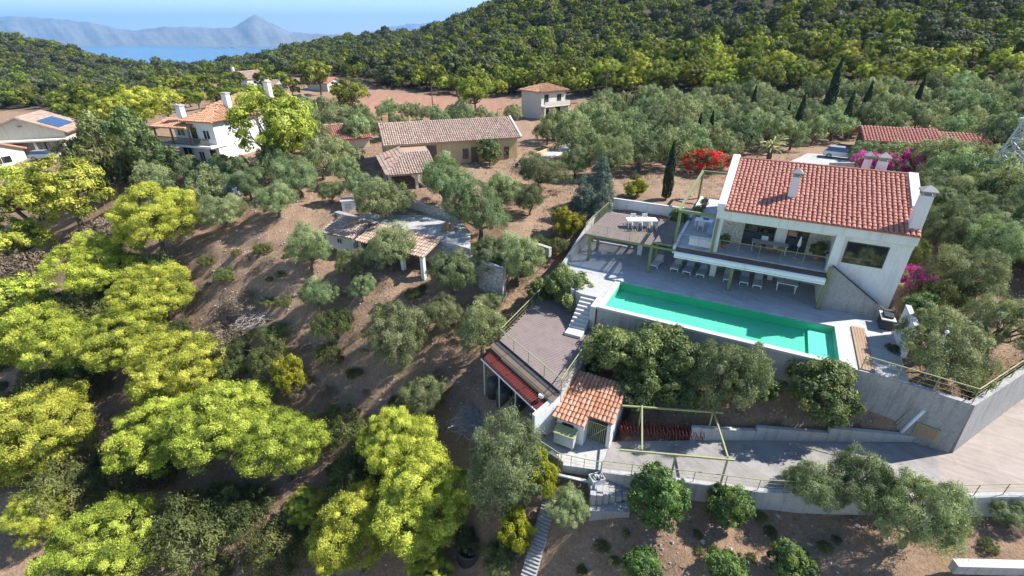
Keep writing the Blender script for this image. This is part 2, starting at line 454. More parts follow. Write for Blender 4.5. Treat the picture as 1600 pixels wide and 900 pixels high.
# the garden under the drive, bottom right
kz((835, 850, -8.8), (835, 905, -9.6), (880, 790, -6.9), (930, 860, -7.6), (1000, 850, -6.9), (1100, 860, -6.5), (1250, 860, -6.2),
   (1400, 850, -5.6), (1560, 850, -4.9), (1560, 900, -5.2), (1100, 790, -6.0), (1300, 800, -5.5), (1500, 810, -4.9), (1000, 780, -6.2))
# the ravine
kz((700, 880, -11.8), (560, 880, -14.5), (400, 880, -16.5), (200, 880, -16.8), (30, 880, -16.5), (740, 700, -7.6), (700, 600, -6.6), (760, 620, -6.0),
   (640, 650, -9), (540, 640, -9.5), (560, 560, -6.3), (480, 640, -9.8), (400, 600, -8.6), (330, 500, -6), (420, 480, -4), (500, 520, -5),
   (300, 440, -3.8), (350, 420, -2.2), (450, 440, -2.2), (600, 440, -1.3), (700, 440, -1.5), (700, 418, -1.1), (755, 434, -1.3), (780, 445, -2.0), (740, 520, -4.6), (800, 480, -3.2),
   (560, 405, -1), (655, 415, -1.0), (420, 370, 0.2), (300, 345, -0.4), (380, 320, 1.2), (230, 280, 1.2), (330, 260, 2.6), (150, 380, -4), (100, 450, -7), (30, 450, -8),
   (20, 600, -11.5), (120, 620, -11.5), (250, 700, -13.5), (100, 750, -14.5), (30, 330, -5), (100, 270, -1), (60, 240, -0.6), (-150, 300, -5), (-200, 600, -12), (-100, 850, -16))
# the middle plain
kz((480, 305, 1.6), (520, 320, 1.3), (700, 265, 2.9), (800, 250, 3), (600, 300, 2.5), (660, 345, 1.2), (740, 340, 1.2), (840, 330, 1.5), (800, 375, 0.6), (870, 300, 2.1), (940, 300, 2.4),
   (980, 318, 2.6), (480, 260, 2.4), (540, 230, 2.7), (865, 190, 2.2), (650, 175, 2), (480, 170, 2.5), (950, 180, 2.4), (1100, 200, 2.8), (1300, 190, 3.5), (1500, 190, 4.5), (1590, 190, 5.5))
# round the villa
kl((2, -1.2, -2.4), (9, -1.2, -2.4), (15, -1.2, -2.9), (17, -1.0, -3.3), (18.6, -1.0, -3.7), (20, -1.2, -4.0), (21.3, -1.6, -4.0), (22.5, -0.2, -3.9), (4, -4, -3.6), (9, -3.3, -3.9), (12.5, -3.2, -3.75), (15, -2.4, -3.6), (-2, -10, -5.4), (-7, -2, -4.2), (-7, 4, -2.6), (-6, 8, -1.2), (-6.5, 13, 1.0), (-7, 17, 2.0),
   (20.5, 1.5, -0.25), (21, 5, -0.1), (21, 9, 0.3), (24, 5, -0.3), (26, 12, 0.9), (22, 15, 1.8), (22, 22, 2.6), (10, 26, 2.7), (3, 24, 2.7), (28, 4, -1.6), (31, 12, -0.6), (0, 19, 2.7))
kz((1550, 450, 1.2), (1590, 380, 2.6), (1500, 300, 2.8), (1590, 300, 3.6), (1310, 245, 3.0), (1430, 235, 3.1), (1200, 240, 2.8), (1700, 400, 2.6), (1800, 600, -1.0), (1750, 850, -4.2))
# wooded hills, by distance
kd((600, 140, 150), (800, 140, 145), (1000, 140, 120), (1200, 140, 108), (1400, 132, 105), (1590, 125, 102), (1750, 110, 105),
   (900, 75, 200), (850, 5, 285), (1000, 5, 275), (1400, 60, 140), (1590, 60, 135), (1750, 40, 140), (1400, -5, 185), (1590, -5, 178),
   (1000, 119, 138), (1000, 109, 215), (1100, 80, 146), (1100, 71, 245), (1200, 46, 156), (1200, 36, 285), (1150, 62, 151), (1150, 53, 262), (1300, 15, 168), (1300, 5, 240), (1080, 30, 255), (950, 40, 255),
   (785, 16, 330), (740, 33, 350), (700, 49, 400), (650, 58, 450), (700, 95, 240), (600, 63, 480), (550, 66, 490), (500, 72, 500), (450, 82, 500), (600, 100, 300), (480, 112, 270), (430, 122, 190),
   (350, 127, 170), (260, 147, 150), (210, 177, 125), (150, 162, 220), (100, 142, 270), (20, 167, 190), (20, 122, 310), (200, 130, 340), (250, 129, 480), (330, 116, 500), (400, 103, 500),
   (-150, 45, 400), (0, 61, 410), (50, 72, 420), (100, 82, 430), (150, 92, 440), (200, 119, 460), (240, 129, 480), (280, 124, 490),
   (0, 86, 480), (100, 106, 500), (200, 138, 540), (300, 134, 580), (400, 122, 590), (500, 86, 590), (550, 80, 580), (600, 77, 570), (650, 72, 540), (700, 66, 490), (750, 50, 440), (-150, 75, 460))
for az in range(-70, 75, 10):             # behind the crests the land falls to the sea
    for r_, z_ in ((1000, -95 if az < 5 else -20), (1500, -150 if az < 12 else -60), (3000, -170)):
        t = R(az); KP.append((r_ * math.sin(t), r_ * math.cos(t), z_))
KP.append((150, 330, 62)); KP.append((260, 260, 60)); KP.append((60, 420, 52)); KP.append((0, 480, 44))
KP += [(-30, 4, -20), (0, 4, -14), (20, 4, -8), (45, 8, -5)]
KA = np.array(KP)
def lp(x, y):
    r = np.sqrt(x * x + y * y) + 4.0
    return np.stack([np.arctan2(x, y), np.log(r)], -1)
def _u(d2): return np.where(d2 > 1e-12, 0.5 * d2 * np.log(np.maximum(d2, 1e-12)), 0.0)
Kc = lp(KA[:, 0], KA[:, 1])
nk = len(Kc)
A_ = np.zeros((nk + 3, nk + 3))
A_[:nk, :nk] = _u(((Kc[:, None] - Kc[None]) ** 2).sum(-1)) + np.eye(nk) * 0.0015
A_[:nk, nk] = 1; A_[:nk, nk + 1:] = Kc; A_[nk, :nk] = 1; A_[nk + 1:, :nk] = Kc.T
W_ = np.linalg.solve(A_, np.concatenate([KA[:, 2], np.zeros(3)]))
def wave(x, y, s, seed):                  # cheap smooth noise from summed sines
    g = np.random.default_rng(seed); o = 0
    for k in range(7):
        t = g.uniform(0, 6.28); f_ = s * g.uniform(0.6, 1.9); o = o + np.sin((x * math.cos(t) + y * math.sin(t)) * f_ + g.uniform(0, 6.28))
    return o / 4.0
def height(x, y):
    x = np.asarray(x, float); y = np.asarray(y, float); sh = x.shape
    q = lp(x.ravel(), y.ravel()); o = np.empty(len(q))
    for i in range(0, len(q), 20000):
        b = q[i:i + 20000]
        o[i:i + 20000] = _u(((b[:, None] - Kc[None]) ** 2).sum(-1)) @ W_[:nk] + W_[nk] + b @ W_[nk + 1:]
    xr, yr = x.ravel(), y.ravel(); rr = np.hypot(xr, yr)
    o += 0.10 * wave(xr, yr, 1.3, 1) + 0.16 * wave(xr, yr, 0.45, 2) + np.clip((rr - 120) / 150, 0, 1) * (1.6 * wave(xr, yr, 0.05, 3) + 1.1 * wave(xr, yr, 0.13, 6))
    o += np.clip((rr - 300) / 400, 0, 1) * 2.5 * wave(xr, yr, 0.017, 4)
    st = 1.25; fq = o / st - np.floor(o / st); sm = np.clip((fq - 0.5) / 0.5, 0, 1); sm = sm * sm * (3 - 2 * sm)      # old terrace ledges on the slope
    wt = np.clip((68 - rr) / 12, 0, 1) * np.clip((4 - xr) / 6, 0, 1) * np.clip((yr - 18) / 6, 0, 1) * 0.62
    o = o + wt * st * (sm - fq + 0.12)
    return np.clip(o, -175, 95).reshape(sh)

CUTS = []                                 # (polygon in world xy, ceiling z): the ground is dug out under built floors
def cut_l(pts, z): CUTS.append(([tuple(loc(a, b))[:2] for a, b in pts], z))
cut_l([(-4.6, 4.9), (-4.6, 14.3), (4.2, 14.3), (4.2, 12), (19.1, 12), (19.1, 0.2), (0.1, 0.2), (-1, 1.6), (-2.4, 1.8)], -0.5)
cut_l([(0.1, 0.1), (16.3, 0.1), (16.3, 5.2), (0.1, 5.2)], -2.6)
cut_l([(3.9, 12), (19.0, 12), (19.0, 21.5), (3.9, 23)], 2.3)
cut_l([(-5.5, -4.7), (0.5, -8.1), (4.1, -8.6), (4.1, -5.0), (0.6, -4.8), (0.55, 0.4), (-1, 1.4), (-5.5, 3.2)], -5.3)
cut_l([(0.0, -9.9), (4.5, -9.4), (4.5, -4.6), (0, -4.6)], -5.4)
DRIVE_BACK = [(955, 690, -4.95), (1080, 688, -4.75), (1180, 688, -4.5), (1300, 691, -4.15), (1465, 692, -3.6), (1532, 645, -3.1), (1600, 592, -2.6), (1720, 520, -1.9)]
DRIVE_FRONT = [(938, 735, -4.97), (1080, 752, -4.75), (1180, 765, -4.52), (1300, 771, -4.2), (1470, 775, -3.7), (1560, 772, -3.45), (1640, 772, -3.2), (1800, 770, -2.8)]
DB = [P(*q) for q in DRIVE_BACK]; DF = [P(*q) for q in DRIVE_FRONT]
for i in range(len(DB) - 1):
    CUTS.append(([tuple(q)[:2] for q in (DB[i] + Vector((0, 0.5, 0)), DF[i], DF[i + 1], DB[i + 1] + Vector((0, 0.5, 0)))], min(q.z for q in (DB[i], DF[i], DF[i + 1], DB[i + 1])) - 0.25))
CUTS.append(([tuple(P(*q))[:2] for q in ((855, 690, -5), (955, 690, -5), (945, 742, -5), (880, 728, -5))], -5.4))

def graded(fine0, fine1, step, lo, hi, g=1.09):
    xs = list(np.arange(fine0, fine1 + 1e-6, step))
    s = step; x = fine1
    while x < hi: s *= g; x += s; xs.append(x)
    s = step; x = fine0
    while x > lo: s *= g; x -= s; xs.insert(0, x)
    return np.array(xs)
gx = graded(-46, 46, 0.5, -3600, 3600); gy = graded(12, 72, 0.5, -12, 3600, 1.07)
GX, GY = np.meshgrid(gx, gy)
GZ = height(GX, GY)
for poly, zc in CUTS:
    px_ = [q[0] for q in poly]; py_ = [q[1] for q in poly]
    ii = np.where((gx > min(px_)) & (gx < max(px_)))[0]; jj = np.where((gy > min(py_)) & (gy < max(py_)))[0]
    for j in jj:
        for i in ii:
            if GZ[j, i] > zc and inside((gx[i], gy[j]), poly): GZ[j, i] = zc
nxg, nyg = len(gx), len(gy)
verts = np.stack([GX.ravel(), GY.ravel(), GZ.ravel()], -1)
idx = np.arange(nxg * nyg).reshape(nyg, nxg)
quads = np.stack([idx[:-1, :-1].ravel(), idx[:-1, 1:].ravel(), idx[1:, 1:].ravel(), idx[1:, :-1].ravel()], -1)
me = bpy.data.meshes.new('ground')
me.from_pydata(verts.tolist(), [], quads.tolist())
me.polygons.foreach_set('use_smooth', [True] * len(me.polygons))
def hit(x, y, lift=0.0):                  # where the line of sight through a point of the photo meets the ground (+ lift)
    rx, ry, rz = ray(x, y)
    d = np.concatenate([np.arange(10, 150, 0.35), np.geomspace(150, 900, 260)])
    g = CAM_H + rz * d - (height(rx * d, ry * d) + lift)
    k = np.where(g < 0)[0]
    if len(k) == 0: return None
    k = k[0]
    if k == 0: dd = d[0]
    else: dd = d[k - 1] + (d[k] - d[k - 1]) * g[k - 1] / (g[k - 1] - g[k] + 1e-9)
    return dd
def ground(x, y): return float(height(np.array([x]), np.array([y]))[0])

# treeline of the pine woods, as bearing -> distance from the viewpoint
TL = [(-300, 200), (0, 172), (60, 172), (110, 178), (160, 185), (200, 182), (240, 168), (265, 150), (330, 128), (400, 112), (440, 122), (520, 122), (600, 138), (680, 148), (760, 152), (840, 148), (900, 152), (1000, 154), (1100, 150), (1200, 150), (1300, 146), (1400, 142), (1500, 138), (1600, 132), (1750, 120)]
TLa, TLr = [], []
for x, y in TL:
    d = hit(x, y); rx, ry, rz = ray(x, y)
    TLa.append(math.atan2(rx, ry)); TLr.append(math.hypot(rx * d, ry * d))
def woods(x, y):                          # metres inside the woods (negative: outside)
    return np.hypot(x, y) - np.interp(np.arctan2(x, y), TLa, TLr)
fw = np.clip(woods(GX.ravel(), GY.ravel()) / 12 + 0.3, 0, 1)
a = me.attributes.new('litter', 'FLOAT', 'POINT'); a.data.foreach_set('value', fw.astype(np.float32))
# red ploughed earth in the far fields
rd = np.zeros(len(fw))
for x, y, s in ((640, 165, 14), (715, 168, 10), (560, 165, 9), (500, 165, 8), (600, 160, 12)):
    d = hit(x, y); rx, ry, rz = ray(x, y)
    rd = np.maximum(rd, np.exp(-((verts[:, 0] - rx * d) ** 2 + (verts[:, 1] - ry * d) ** 2) / (2 * s * s)))
a = me.attributes.new('redsoil', 'FLOAT', 'POINT'); a.data.foreach_set('value', np.clip(rd * 1.4, 0, 1).astype(np.float32))
m, nt, out = newmat('ground')
geo = nt.nodes.new('ShaderNodeNewGeometry'); vec = geo.outputs['Position']
n1 = noise(nt, vec, 0.16, 6, 0.65, 0.4); n2 = noise(nt, vec, 1.1, 7, 0.72); n3 = noise(nt, vec, 5.5, 6, 0.75); n4 = noise(nt, vec, 0.5, 5, 0.7, 0.6)
cc = ramp(nt, n1, [(0.32, (0.209, 0.130, 0.084)), (0.5, (0.278, 0.185, 0.123)), (0.68, (0.306, 0.178, 0.104))])
cc = mixc(nt, 0.5, cc, ramp(nt, n2, [(0.3, (0.133, 0.087, 0.060)), (0.5, (0.266, 0.173, 0.113)), (0.7, (0.389, 0.277, 0.185))]))
cc = mixc(nt, 0.45, cc, ramp(nt, n3, [(0.3, (0.089, 0.059, 0.040)), (0.55, (0.283, 0.192, 0.127)), (0.75, (0.496, 0.369, 0.260))]))
cc = mixc(nt, ramp(nt, n4, [(0.56, (0, 0, 0)), (0.68, (0.6, 0.6, 0.6))]), cc, ramp(nt, n3, [(0.3, (0.176, 0.118, 0.056)), (0.7, (0.407, 0.292, 0.154))]))
ar = N(nt, 'ShaderNodeAttribute', attribute_name='redsoil')
cc = mixc(nt, ar.outputs['Fac'], cc, ramp(nt, n2, [(0.3, (0.24, 0.12, 0.08)), (0.7, (0.36, 0.20, 0.14))]))
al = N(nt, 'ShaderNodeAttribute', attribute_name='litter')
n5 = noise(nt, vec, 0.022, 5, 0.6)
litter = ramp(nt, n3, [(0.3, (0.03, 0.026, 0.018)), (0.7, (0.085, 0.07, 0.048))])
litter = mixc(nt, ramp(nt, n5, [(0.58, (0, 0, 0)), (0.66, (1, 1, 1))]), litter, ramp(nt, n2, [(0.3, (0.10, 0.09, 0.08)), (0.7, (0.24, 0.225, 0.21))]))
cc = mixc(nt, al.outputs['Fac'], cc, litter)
hb = N(nt, 'ShaderNodeMath', operation='ADD'); nt.links.new(n2, hb.inputs[0]); nt.links.new(n3, hb.inputs[1])
principled(nt, out, cc, 0.95, 0.1, hb.outputs[0], 0.9, 0.12)
me.materials.append(m)
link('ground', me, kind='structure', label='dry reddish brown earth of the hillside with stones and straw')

# ------------------------------------------------------------------ sea, islands and the mountains across the water
m, nt, out = newmat('sea_water')
tc = nt.nodes.new('ShaderNodeTexCoord')
nn = noise(nt, tc.outputs['Object'], 0.02, 6, 0.6)
principled(nt, out, (0.02, 0.10, 0.18), 0.25, 0.4, nn, 0.2, 1.0)
s = MB(); s.prism([(-26000, 500), (26000, 500), (26000, 26000), (-26000, 26000)], SEA_Z - 3, SEA_Z)
s.build('sea', 'sea_water', kind='structure', label='blue gulf water beyond the wooded ridges')
rough_mat('far_rock', (0.07, 0.085, 0.07), (0.22, 0.21, 0.18), 0.0016, 0.009, 0.95, 0.05, bstr=0.0)
def mountain(name, label, prof, dist, depth, base_y, seed, xpad=0):
    """A ridge whose crest follows the listed points, with spurs and gullies running down to the shore."""
    g = np.random.default_rng(seed)
    pxs = np.array([q[0] for q in prof], float); pys = np.array([q[1] for q in prof], float)
    xs = np.linspace(pxs[0], pxs[-1], 220)
    nd = 34
    V, F = [], []
    for j in range(nd):
        t = j / (nd - 1)
        for i, x in enumerate(xs):
            y = np.interp(x, pxs, pys) + 0.7 * math.sin(x * 0.21 + seed) + 0.5 * math.sin(x * 0.53)
            crest = P(x, y, d=dist)
            rx, ry, rz = ray(x, y)
            far = t * depth
            k = 1 - t / 0.55 if t < 0.55 else (t - 0.55) / 0.45
            hgt = (crest.z - SEA_Z)
            spur = 0.5 + 0.5 * math.sin(x * 0.12 + 2.0 * math.sin(x * 0.031 + seed) + t * 4)
            prof_h = (1 - k) ** (1.15 + 0.5 * spur) if t < 0.55 else 1 - k
            X = crest.x * (1 + (far - 0.55 * depth) / crest.y) ; Y = crest.y + far - 0.55 * depth
            fade = min(1, (x - pxs[0]) / 12, (pxs[-1] - x) / 12)
            V.append((X, Y, SEA_Z - 6 + (hgt + 6) * prof_h * max(0, fade) + (25 * math.sin(x * 0.4 + t * 17) * prof_h * (1 - prof_h) * 2)))
    n = len(xs)
    for j in range(nd - 1):
        for i in range(n - 1): F.append((j * n + i, j * n + i + 1, (j + 1) * n + i + 1, (j + 1) * n + i))
    me = bpy.data.meshes.new(name); me.from_pydata(V, [], F); me.materials.append(MATS['far_rock'])
    me.polygons.foreach_set('use_smooth', [True] * len(me.polygons))
    return link(name, me, kind='structure', label=label)
mountain('mountains', 'hazy blue mountain range with a rocky peak across the gulf',
         [(-420, 40), (-200, 30), (-60, 24), (0, 25), (50, 26), (100, 30), (150, 36), (190, 46), (215, 47), (250, 42), (300, 42), (348, 44), (364, 42), (378, 35), (388, 27), (397, 21.5), (404, 24.5), (412, 30), (424, 35), (438, 43), (455, 50), (500, 53), (560, 55), (640, 57), (720, 60)], 8200, 3000, 73, 1)
mountain('mountains', 'pale blue ridge on the horizon right of the rocky peak',
         [(540, 58), (575, 51), (600, 44), (630, 38), (655, 36.5), (680, 35), (705, 37), (760, 36), (860, 42), (960, 50)], 12500, 3000, 60, 2)
mountain('headland', 'low dark wooded headland lying in the gulf',
         [(268, 79), (300, 77), (330, 75.5), (352, 74), (375, 75), (400, 77), (440, 78)], 6100, 500, 79, 3)

# ------------------------------------------------------------------ the villa's platform: terrace, upper terrace, pool
def VP(name, label, cat, group=None): return thing(name, label, cat, VO, VROT, group)
VAT = dict(at=VO, rotz=VROT)
t = MB()
t.prism([(-4.7, 5.06), (19.25, 5.06), (19.25, 12.0), (3.9, 12.0), (3.9, 14.45), (-4.7, 14.45)], -3.2, 0.0)
t.build('terrace', 'terrace_paving', **VAT, kind='structure', label='grey paved pool terrace in the shade of the villa')
t = MB()
t.prism([(-2.35, 1.75), (-1.75, 1.5), (-0.02, 1.5), (-0.02, 5.055), (-4.7, 5.055)], -3.4, -0.004)
t.prism([(16.42, -0.02), (19.1, -0.02), (19.1, 5.055), (16.42, 5.055)], -4.2, -0.004)
t.build('terrace', 'pale_concrete', **VAT, kind='structure', label='pale sunlit concrete apron at the ends of the pool')
t = MB()
t.prism([(3.95, 11.62), (6.42, 11.62), (6.42, 22.6), (3.95, 22.6)], 1.4, 2.75)
t.build('upper_terrace', 'terrace_paving', **VAT, kind='structure', label='upper paved terrace beside the villa')
t = MB()
t.box(3.7, 3.95, 7.6, 22.6, 2.2, 2.92)
t.build('terrace_kerb', 'white_stucco', **VAT, bevel=0.02, label='low white kerb along the open edge of the upper terrace', cat='kerb')

pool = VP('swimming_pool', 'long green swimming pool with white coping in front of the villa', 'pool')
m, nt, out = newmat('pool_lining')
tc = nt.nodes.new('ShaderNodeTexCoord')
nn = noise(nt, tc.outputs['Object'], 0.5, 3, 0.5)
principled(nt, out, ramp(nt, nn, [(0.3, (0.10, 0.53, 0.36)), (0.7, (0.125, 0.575, 0.405))]), 0.6, 0.2)
m, nt, out = newmat('pool_step')
principled(nt, out, (0.15, 0.575, 0.45), 0.6, 0.2)
m, nt, out = newmat('pool_water')
tb = N(nt, 'ShaderNodeBsdfTransparent', Color=(0.88, 0.985, 0.95, 1)); gl = N(nt, 'ShaderNodeBsdfGlossy', Roughness=0.03)
fr = N(nt, 'ShaderNodeFresnel', IOR=1.33); mx = nt.nodes.new('ShaderNodeMixShader')
tc = nt.nodes.new('ShaderNodeTexCoord'); bp = N(nt, 'ShaderNodeBump', Strength=0.35, Distance=0.05)
nt.links.new(noise(nt, tc.outputs['Object'], 3.5, 3, 0.5), bp.inputs['Height'])
nt.links.new(bp.outputs[0], gl.inputs['Normal']); nt.links.new(bp.outputs[0], fr.inputs['Normal'])
nt.links.new(fr.outputs[0], mx.inputs[0]); nt.links.new(tb.outputs[0], mx.inputs[1]); nt.links.new(gl.outputs[0], mx.inputs[2])
nt.links.new(mx.outputs[0], out.inputs['Surface'])
b = MB(); zb = -0.75
b.box(0.4, 15.7, 0.43, 5.04, zb - 0.15, zb)
b.build('basin_floor', 'pool_lining', pool)
b = MB()
b.box(0.36, 0.45, 0.5, 5.05, zb, -0.13); b.box(15.6, 15.7, 0.5, 5.05, zb, -0.13)
b.box(0.45, 15.6, 0.42, 0.5, zb, -0.13); b.box(0.45, 15.6, 4.97, 5.055, zb, -0.13)
b.build('basin_wall', 'pool_lining', pool)
b = MB(); b.box(14.1, 15.6, 0.5, 4.97, zb + 0.002, zb + 0.2); b.build('pool_step', 'pool_step', pool)
b = MB(); b.add([(0.45, 0.5, -0.12), (15.6, 0.5, -0.12), (15.6, 4.97, -0.12), (0.45, 4.97, -0.12)], [(0, 1, 2, 3)]); b.build('water', 'pool_water', pool)
b = MB(); b.box(0.0, 16.42, -0.02, 0.44, -0.16, 0.06); b.build('coping', 'coping_stone', pool, bevel=0.02)
b = MB(); b.box(0.0, 0.44, 0.44, 5.05, -0.16, 0.055); b.build('coping', 'coping_stone', pool, bevel=0.02)
b = MB(); b.box(15.62, 16.42, 0.44, 5.05, -0.16, 0.012); b.build('coping', 'coping_stone', pool, bevel=0.01)
b = MB(); b.box(0.05, 16.38, 0.08, 0.42, -4.2, -0.16); b.box(0.05, 0.36, 0.42, 5.0, -3.4, -0.16); b.build('outer_wall', 'pale_concrete', pool)

# ------------------------------------------------------------------ the villa
villa = VP('villa', 'white two storey villa with red tiled roof behind the pool', 'house')
w = MB()
w.box(3.95, 14.6, 11.6, 12.0, 0, 2.45)
w.build('lower_wall', 'white_stucco', villa)
w = MB(); w.box(-4.6, 3.95, 14.2, 14.44, 0.0, 2.5); w.box(3.72, 3.95, 11.6, 14.2, 0.0, 2.2)
w.build('lower_wall', 'pale_concrete', villa)
w = MB(); w.box(3.95, 14.62, 7.95, 11.6, 2.45, 2.75); w.build('balcony_floor', 'terrace_paving', villa)
w = MB()
for i in range(8): w.box(3.95, 14.62, 7.1 + i * 0.107, 7.1 + i * 0.107 + 0.095, 2.60, 2.66)
w.build('balcony_slats', 'brown_wood', villa, label='dark brown slatted strip along the balcony edge', kind='stuff')
for (a0, a1, b0, b1) in ((6.72, 7.2, 9.45, 9.9), (0.2, 0.62, 11.0, 11.4), (11.1, 11.5, 10.9, 11.3)):
    w = MB(); w.box(a0, a1, b0, b1, 0, 2.448); w.build('pillar', 'white_stucco', villa, bevel=0.02)
for (a0, a1) in ((4.3, 6.3), (7.5, 9.0), (9.5, 11.0)): window(villa, a0, a1, 0.08, 2.15, 11.6, frame='dark_metal', name='glass_door')
window(villa, 11.9, 14.3, 0.95, 2.1, 11.6, frame='dark_metal', bars=2)
w = MB(); w.box(14.6, 18.95, 8.3, 21.0, 0, 6.2); w.box(6.45, 6.95, 10.9, 21.0, 2.5, 6.2); w.box(6.95, 14.6, 20.6, 21.0, 2.5, 6.2)
w.box(6.95, 14.6, 10.9, 11.2, 5.2, 6.2)
w.build('upper_wall', 'white_stucco', villa)
for (a0, a1) in ((6.95, 8.55), (13.15, 14.6)):
    w = MB(); w.box(a0, a1, 10.85, 11.2, 2.75, 5.2); w.build('stone_panel', 'light_stone', villa, label='light stone cladding panel')
w = MB(); w.box(10.85, 11.65, 10.85, 11.2, 2.75, 5.2); w.build('pier', 'white_stucco', villa)
window(villa, 8.57, 10.83, 2.78, 5.15, 11.0, frame='dark_metal', bars=1, name='glass_door'); window(villa, 11.67, 13.13, 2.78, 5.15, 11.0, frame='dark_metal', bars=1, name='glass_door')
w = MB(); w.box(6.45, 6.98, 8.0, 8.62, 2.75, 5.6); w.build('pillar', 'white_stucco', villa, bevel=0.02)
w = MB(); w.box(14.45, 15.0, 7.98, 8.62, 2.75, 5.6); w.build('pillar', 'white_stucco', villa, bevel=0.02)
w = MB(); w.box(6.45, 18.98, 7.9, 8.32, 5.6, 6.28); w.build('front_beam', 'white_stucco', villa, bevel=0.02)
w = MB(); w.box(6.98, 14.45, 8.32, 10.9, 5.62, 5.72); w.build('ceiling', 'white_stucco', villa)
w = MB(); w.box(6.98, 14.45, 8.35, 8.5, 5.35, 5.6); w.build('roller_blind', 'white_paint', villa)
window(villa, 15.25, 17.7, 3.55, 5.15, 8.3, frame='dark_metal', bars=1)
EV, RV, EB, RB = 6.34, 8.74, 7.72, 14.8
front = [(6.95, EB, EV), (18.95, EB, EV), (18.95, RB, RV), (6.95, RB, RV)]
back = [(18.95, 21.4, 6.5), (6.95, 21.4, 6.5), (6.95, RB, RV), (18.95, RB, RV)]
roof = roof_slab([front, back], 0.1).build('roof', 'red_tile', villa)
tile_slope('roof_tiles', [front, back], 'red_tile', 0.30, 0.40, roof, 5, random.Random(5))
w = MB()
for i in range(30): w.tube((6.95 + i * 0.4, RB, RV + 0.03), (6.95 + (i + 1) * 0.4 + 0.04, RB, RV + 0.05), 0.12, 0.14, 8)
w.build('ridge_tiles', 'red_tile', roof, kind='stuff')
w = MB(); sl = (RV - EV) / (RB - EB)
w.gable([(7.9, 6.2), (RB, 6.2), (RB, RV + 0.34), (7.9, EV + 0.38)], 6.4, 6.95); w.build('parapet', 'white_stucco', villa, bevel=0.02)
w = MB(); w.gable([(RB, 6.2), (21.2, 6.2), (21.2, 6.9), (RB, RV + 0.34)], 6.4, 6.95); w.build('parapet', 'white_stucco', villa, bevel=0.02)
w = MB(); w.gable([(10.6, 6.2), (RB, 6.2), (RB, RV + 0.22), (10.6, EV + sl * 2.9 + 0.24)], 18.55, 19.15); w.build('parapet', 'white_stucco', villa, bevel=0.02)
def villa_chimney(a, b, z0, z1, s, s2, label):
    c = MB(); c.hexa([(a - s, b - s2, z0), (a + s, b - s2, z0), (a + s, b + s2, z0), (a - s, b + s2, z0)],
                     [(a - s * .84, b - s2 * .84, z1), (a + s * .84, b - s2 * .84, z1), (a + s * .84, b + s2 * .84, z1), (a - s * .84, b + s2 * .84, z1)])
    o = c.build('chimney', 'white_stucco', roof, label=label, bevel=0.015)
    c = MB(); c.box(a - s * .7, a + s * .7, b - s2 * .7, b + s2 * .7, z1, z1 + 0.22); c.build('flue', 'black_plastic', o) if False else None
    k = MB()
    for sx in (-1, 1):
        for sy in (-1, 1): k.box(a + sx * s * .78 - .06, a + sx * s * .78 + .06, b + sy * s2 * .78 - .06, b + sy * s2 * .78 + .06, z1, z1 + 0.24)
    r_ = 1.22
    k.box(a - s * r_, a + s * r_, b - s2 * r_, b + s2 * r_, z1 + 0.24, z1 + 0.31)
    zt = z1 + 0.31; pts = [(a - s * r_, b - s2 * r_, zt), (a + s * r_, b - s2 * r_, zt), (a + s * r_, b + s2 * r_, zt), (a - s * r_, b + s2 * r_, zt), (a, b, zt + 0.34)]
    k.add(pts, [(0, 1, 4), (1, 2, 4), (2, 3, 4), (3, 0, 4)])
    k.box(a - s * .5, a + s * .5, b - s2 * .5, b + s2 * .5, z1 - 0.1, z1 + 0.238)
    villa.__class__
    link_o = k.build('chimney_cap', 'concrete', villa)
    return o
villa_chimney(11.2, 10.45, 6.9, 8.75, 0.29, 0.29, 'white chimney in the middle of the roof slope')
villa_chimney(18.62, 8.75, 5.2, 8.85, 0.38, 0.42, 'broad white chimney on the right roof corner')
villa_chimney(17.2, 17.0, 7.2, 9.2, 0.36, 0.36, 'white chimney behind the ridge')
villa_chimney(16.6, 19.6, 6.8, 8.75, 0.3, 0.3, 'smaller white chimney behind the ridge')
w = MB(); w.profile([(14.78, -0.02), (19.22, -0.02), (19.22, 0.75), (18.6, 0.75), (14.78, 3.35)], 7.62, 7.86); w.build('stair_wall', 'concrete', villa, label='sloping grey rendered parapet of the outside stair')
w = MB(); w.bar((14.78, 7.74, 3.38), (18.62, 7.74, 0.775), 0.3, 0.05); w.bar((18.6, 7.74, 0.775), (19.24, 7.74, 0.775), 0.3, 0.05); w.build('stair_coping', 'dark_metal', villa)
for i in range(14):
    w = MB(); w.box(15.2 + i * 0.28, 15.2 + (i + 1) * 0.28, 7.86, 8.295, 0.0, 2.7 - i * 0.19); w.build('stair_tread', 'concrete', villa)
w = MB(); w.bar((4.0, 8.2, 3.75), (14.45, 8.2, 3.75), 0.05, 0.04)
for i in range(8): w.bar((4.05 + i * 1.48, 8.2, 2.66), (4.05 + i * 1.48, 8.2, 3.74), 0.025, 0.025)
w.build('balcony_rail', 'olive_rail', villa)
w = MB()
for zz in (3.0, 3.2, 3.4, 3.58): w.tube((4.0, 8.2, zz), (14.45, 8.2, zz), 0.006, n=4)
w.build('balcony_wires', 'dark_metal', villa)

aw = VP('awning', 'long white folded awning case along the balcony edge', 'awning')
for (a0, a1) in ((4.0, 9.2), (9.23, 14.5)):
    c = MB(); c.gable([(6.78, 2.32), (7.08, 2.30), (7.08, 2.62), (6.9, 2.66), (6.74, 2.56)], a0, a1); c.build('case', 'white_paint', aw, bevel=0.015)
    c = MB(); c.box(a0, a1, 6.72, 6.8, 2.22, 2.31); c.build('front_bar', 'white_paint', aw)

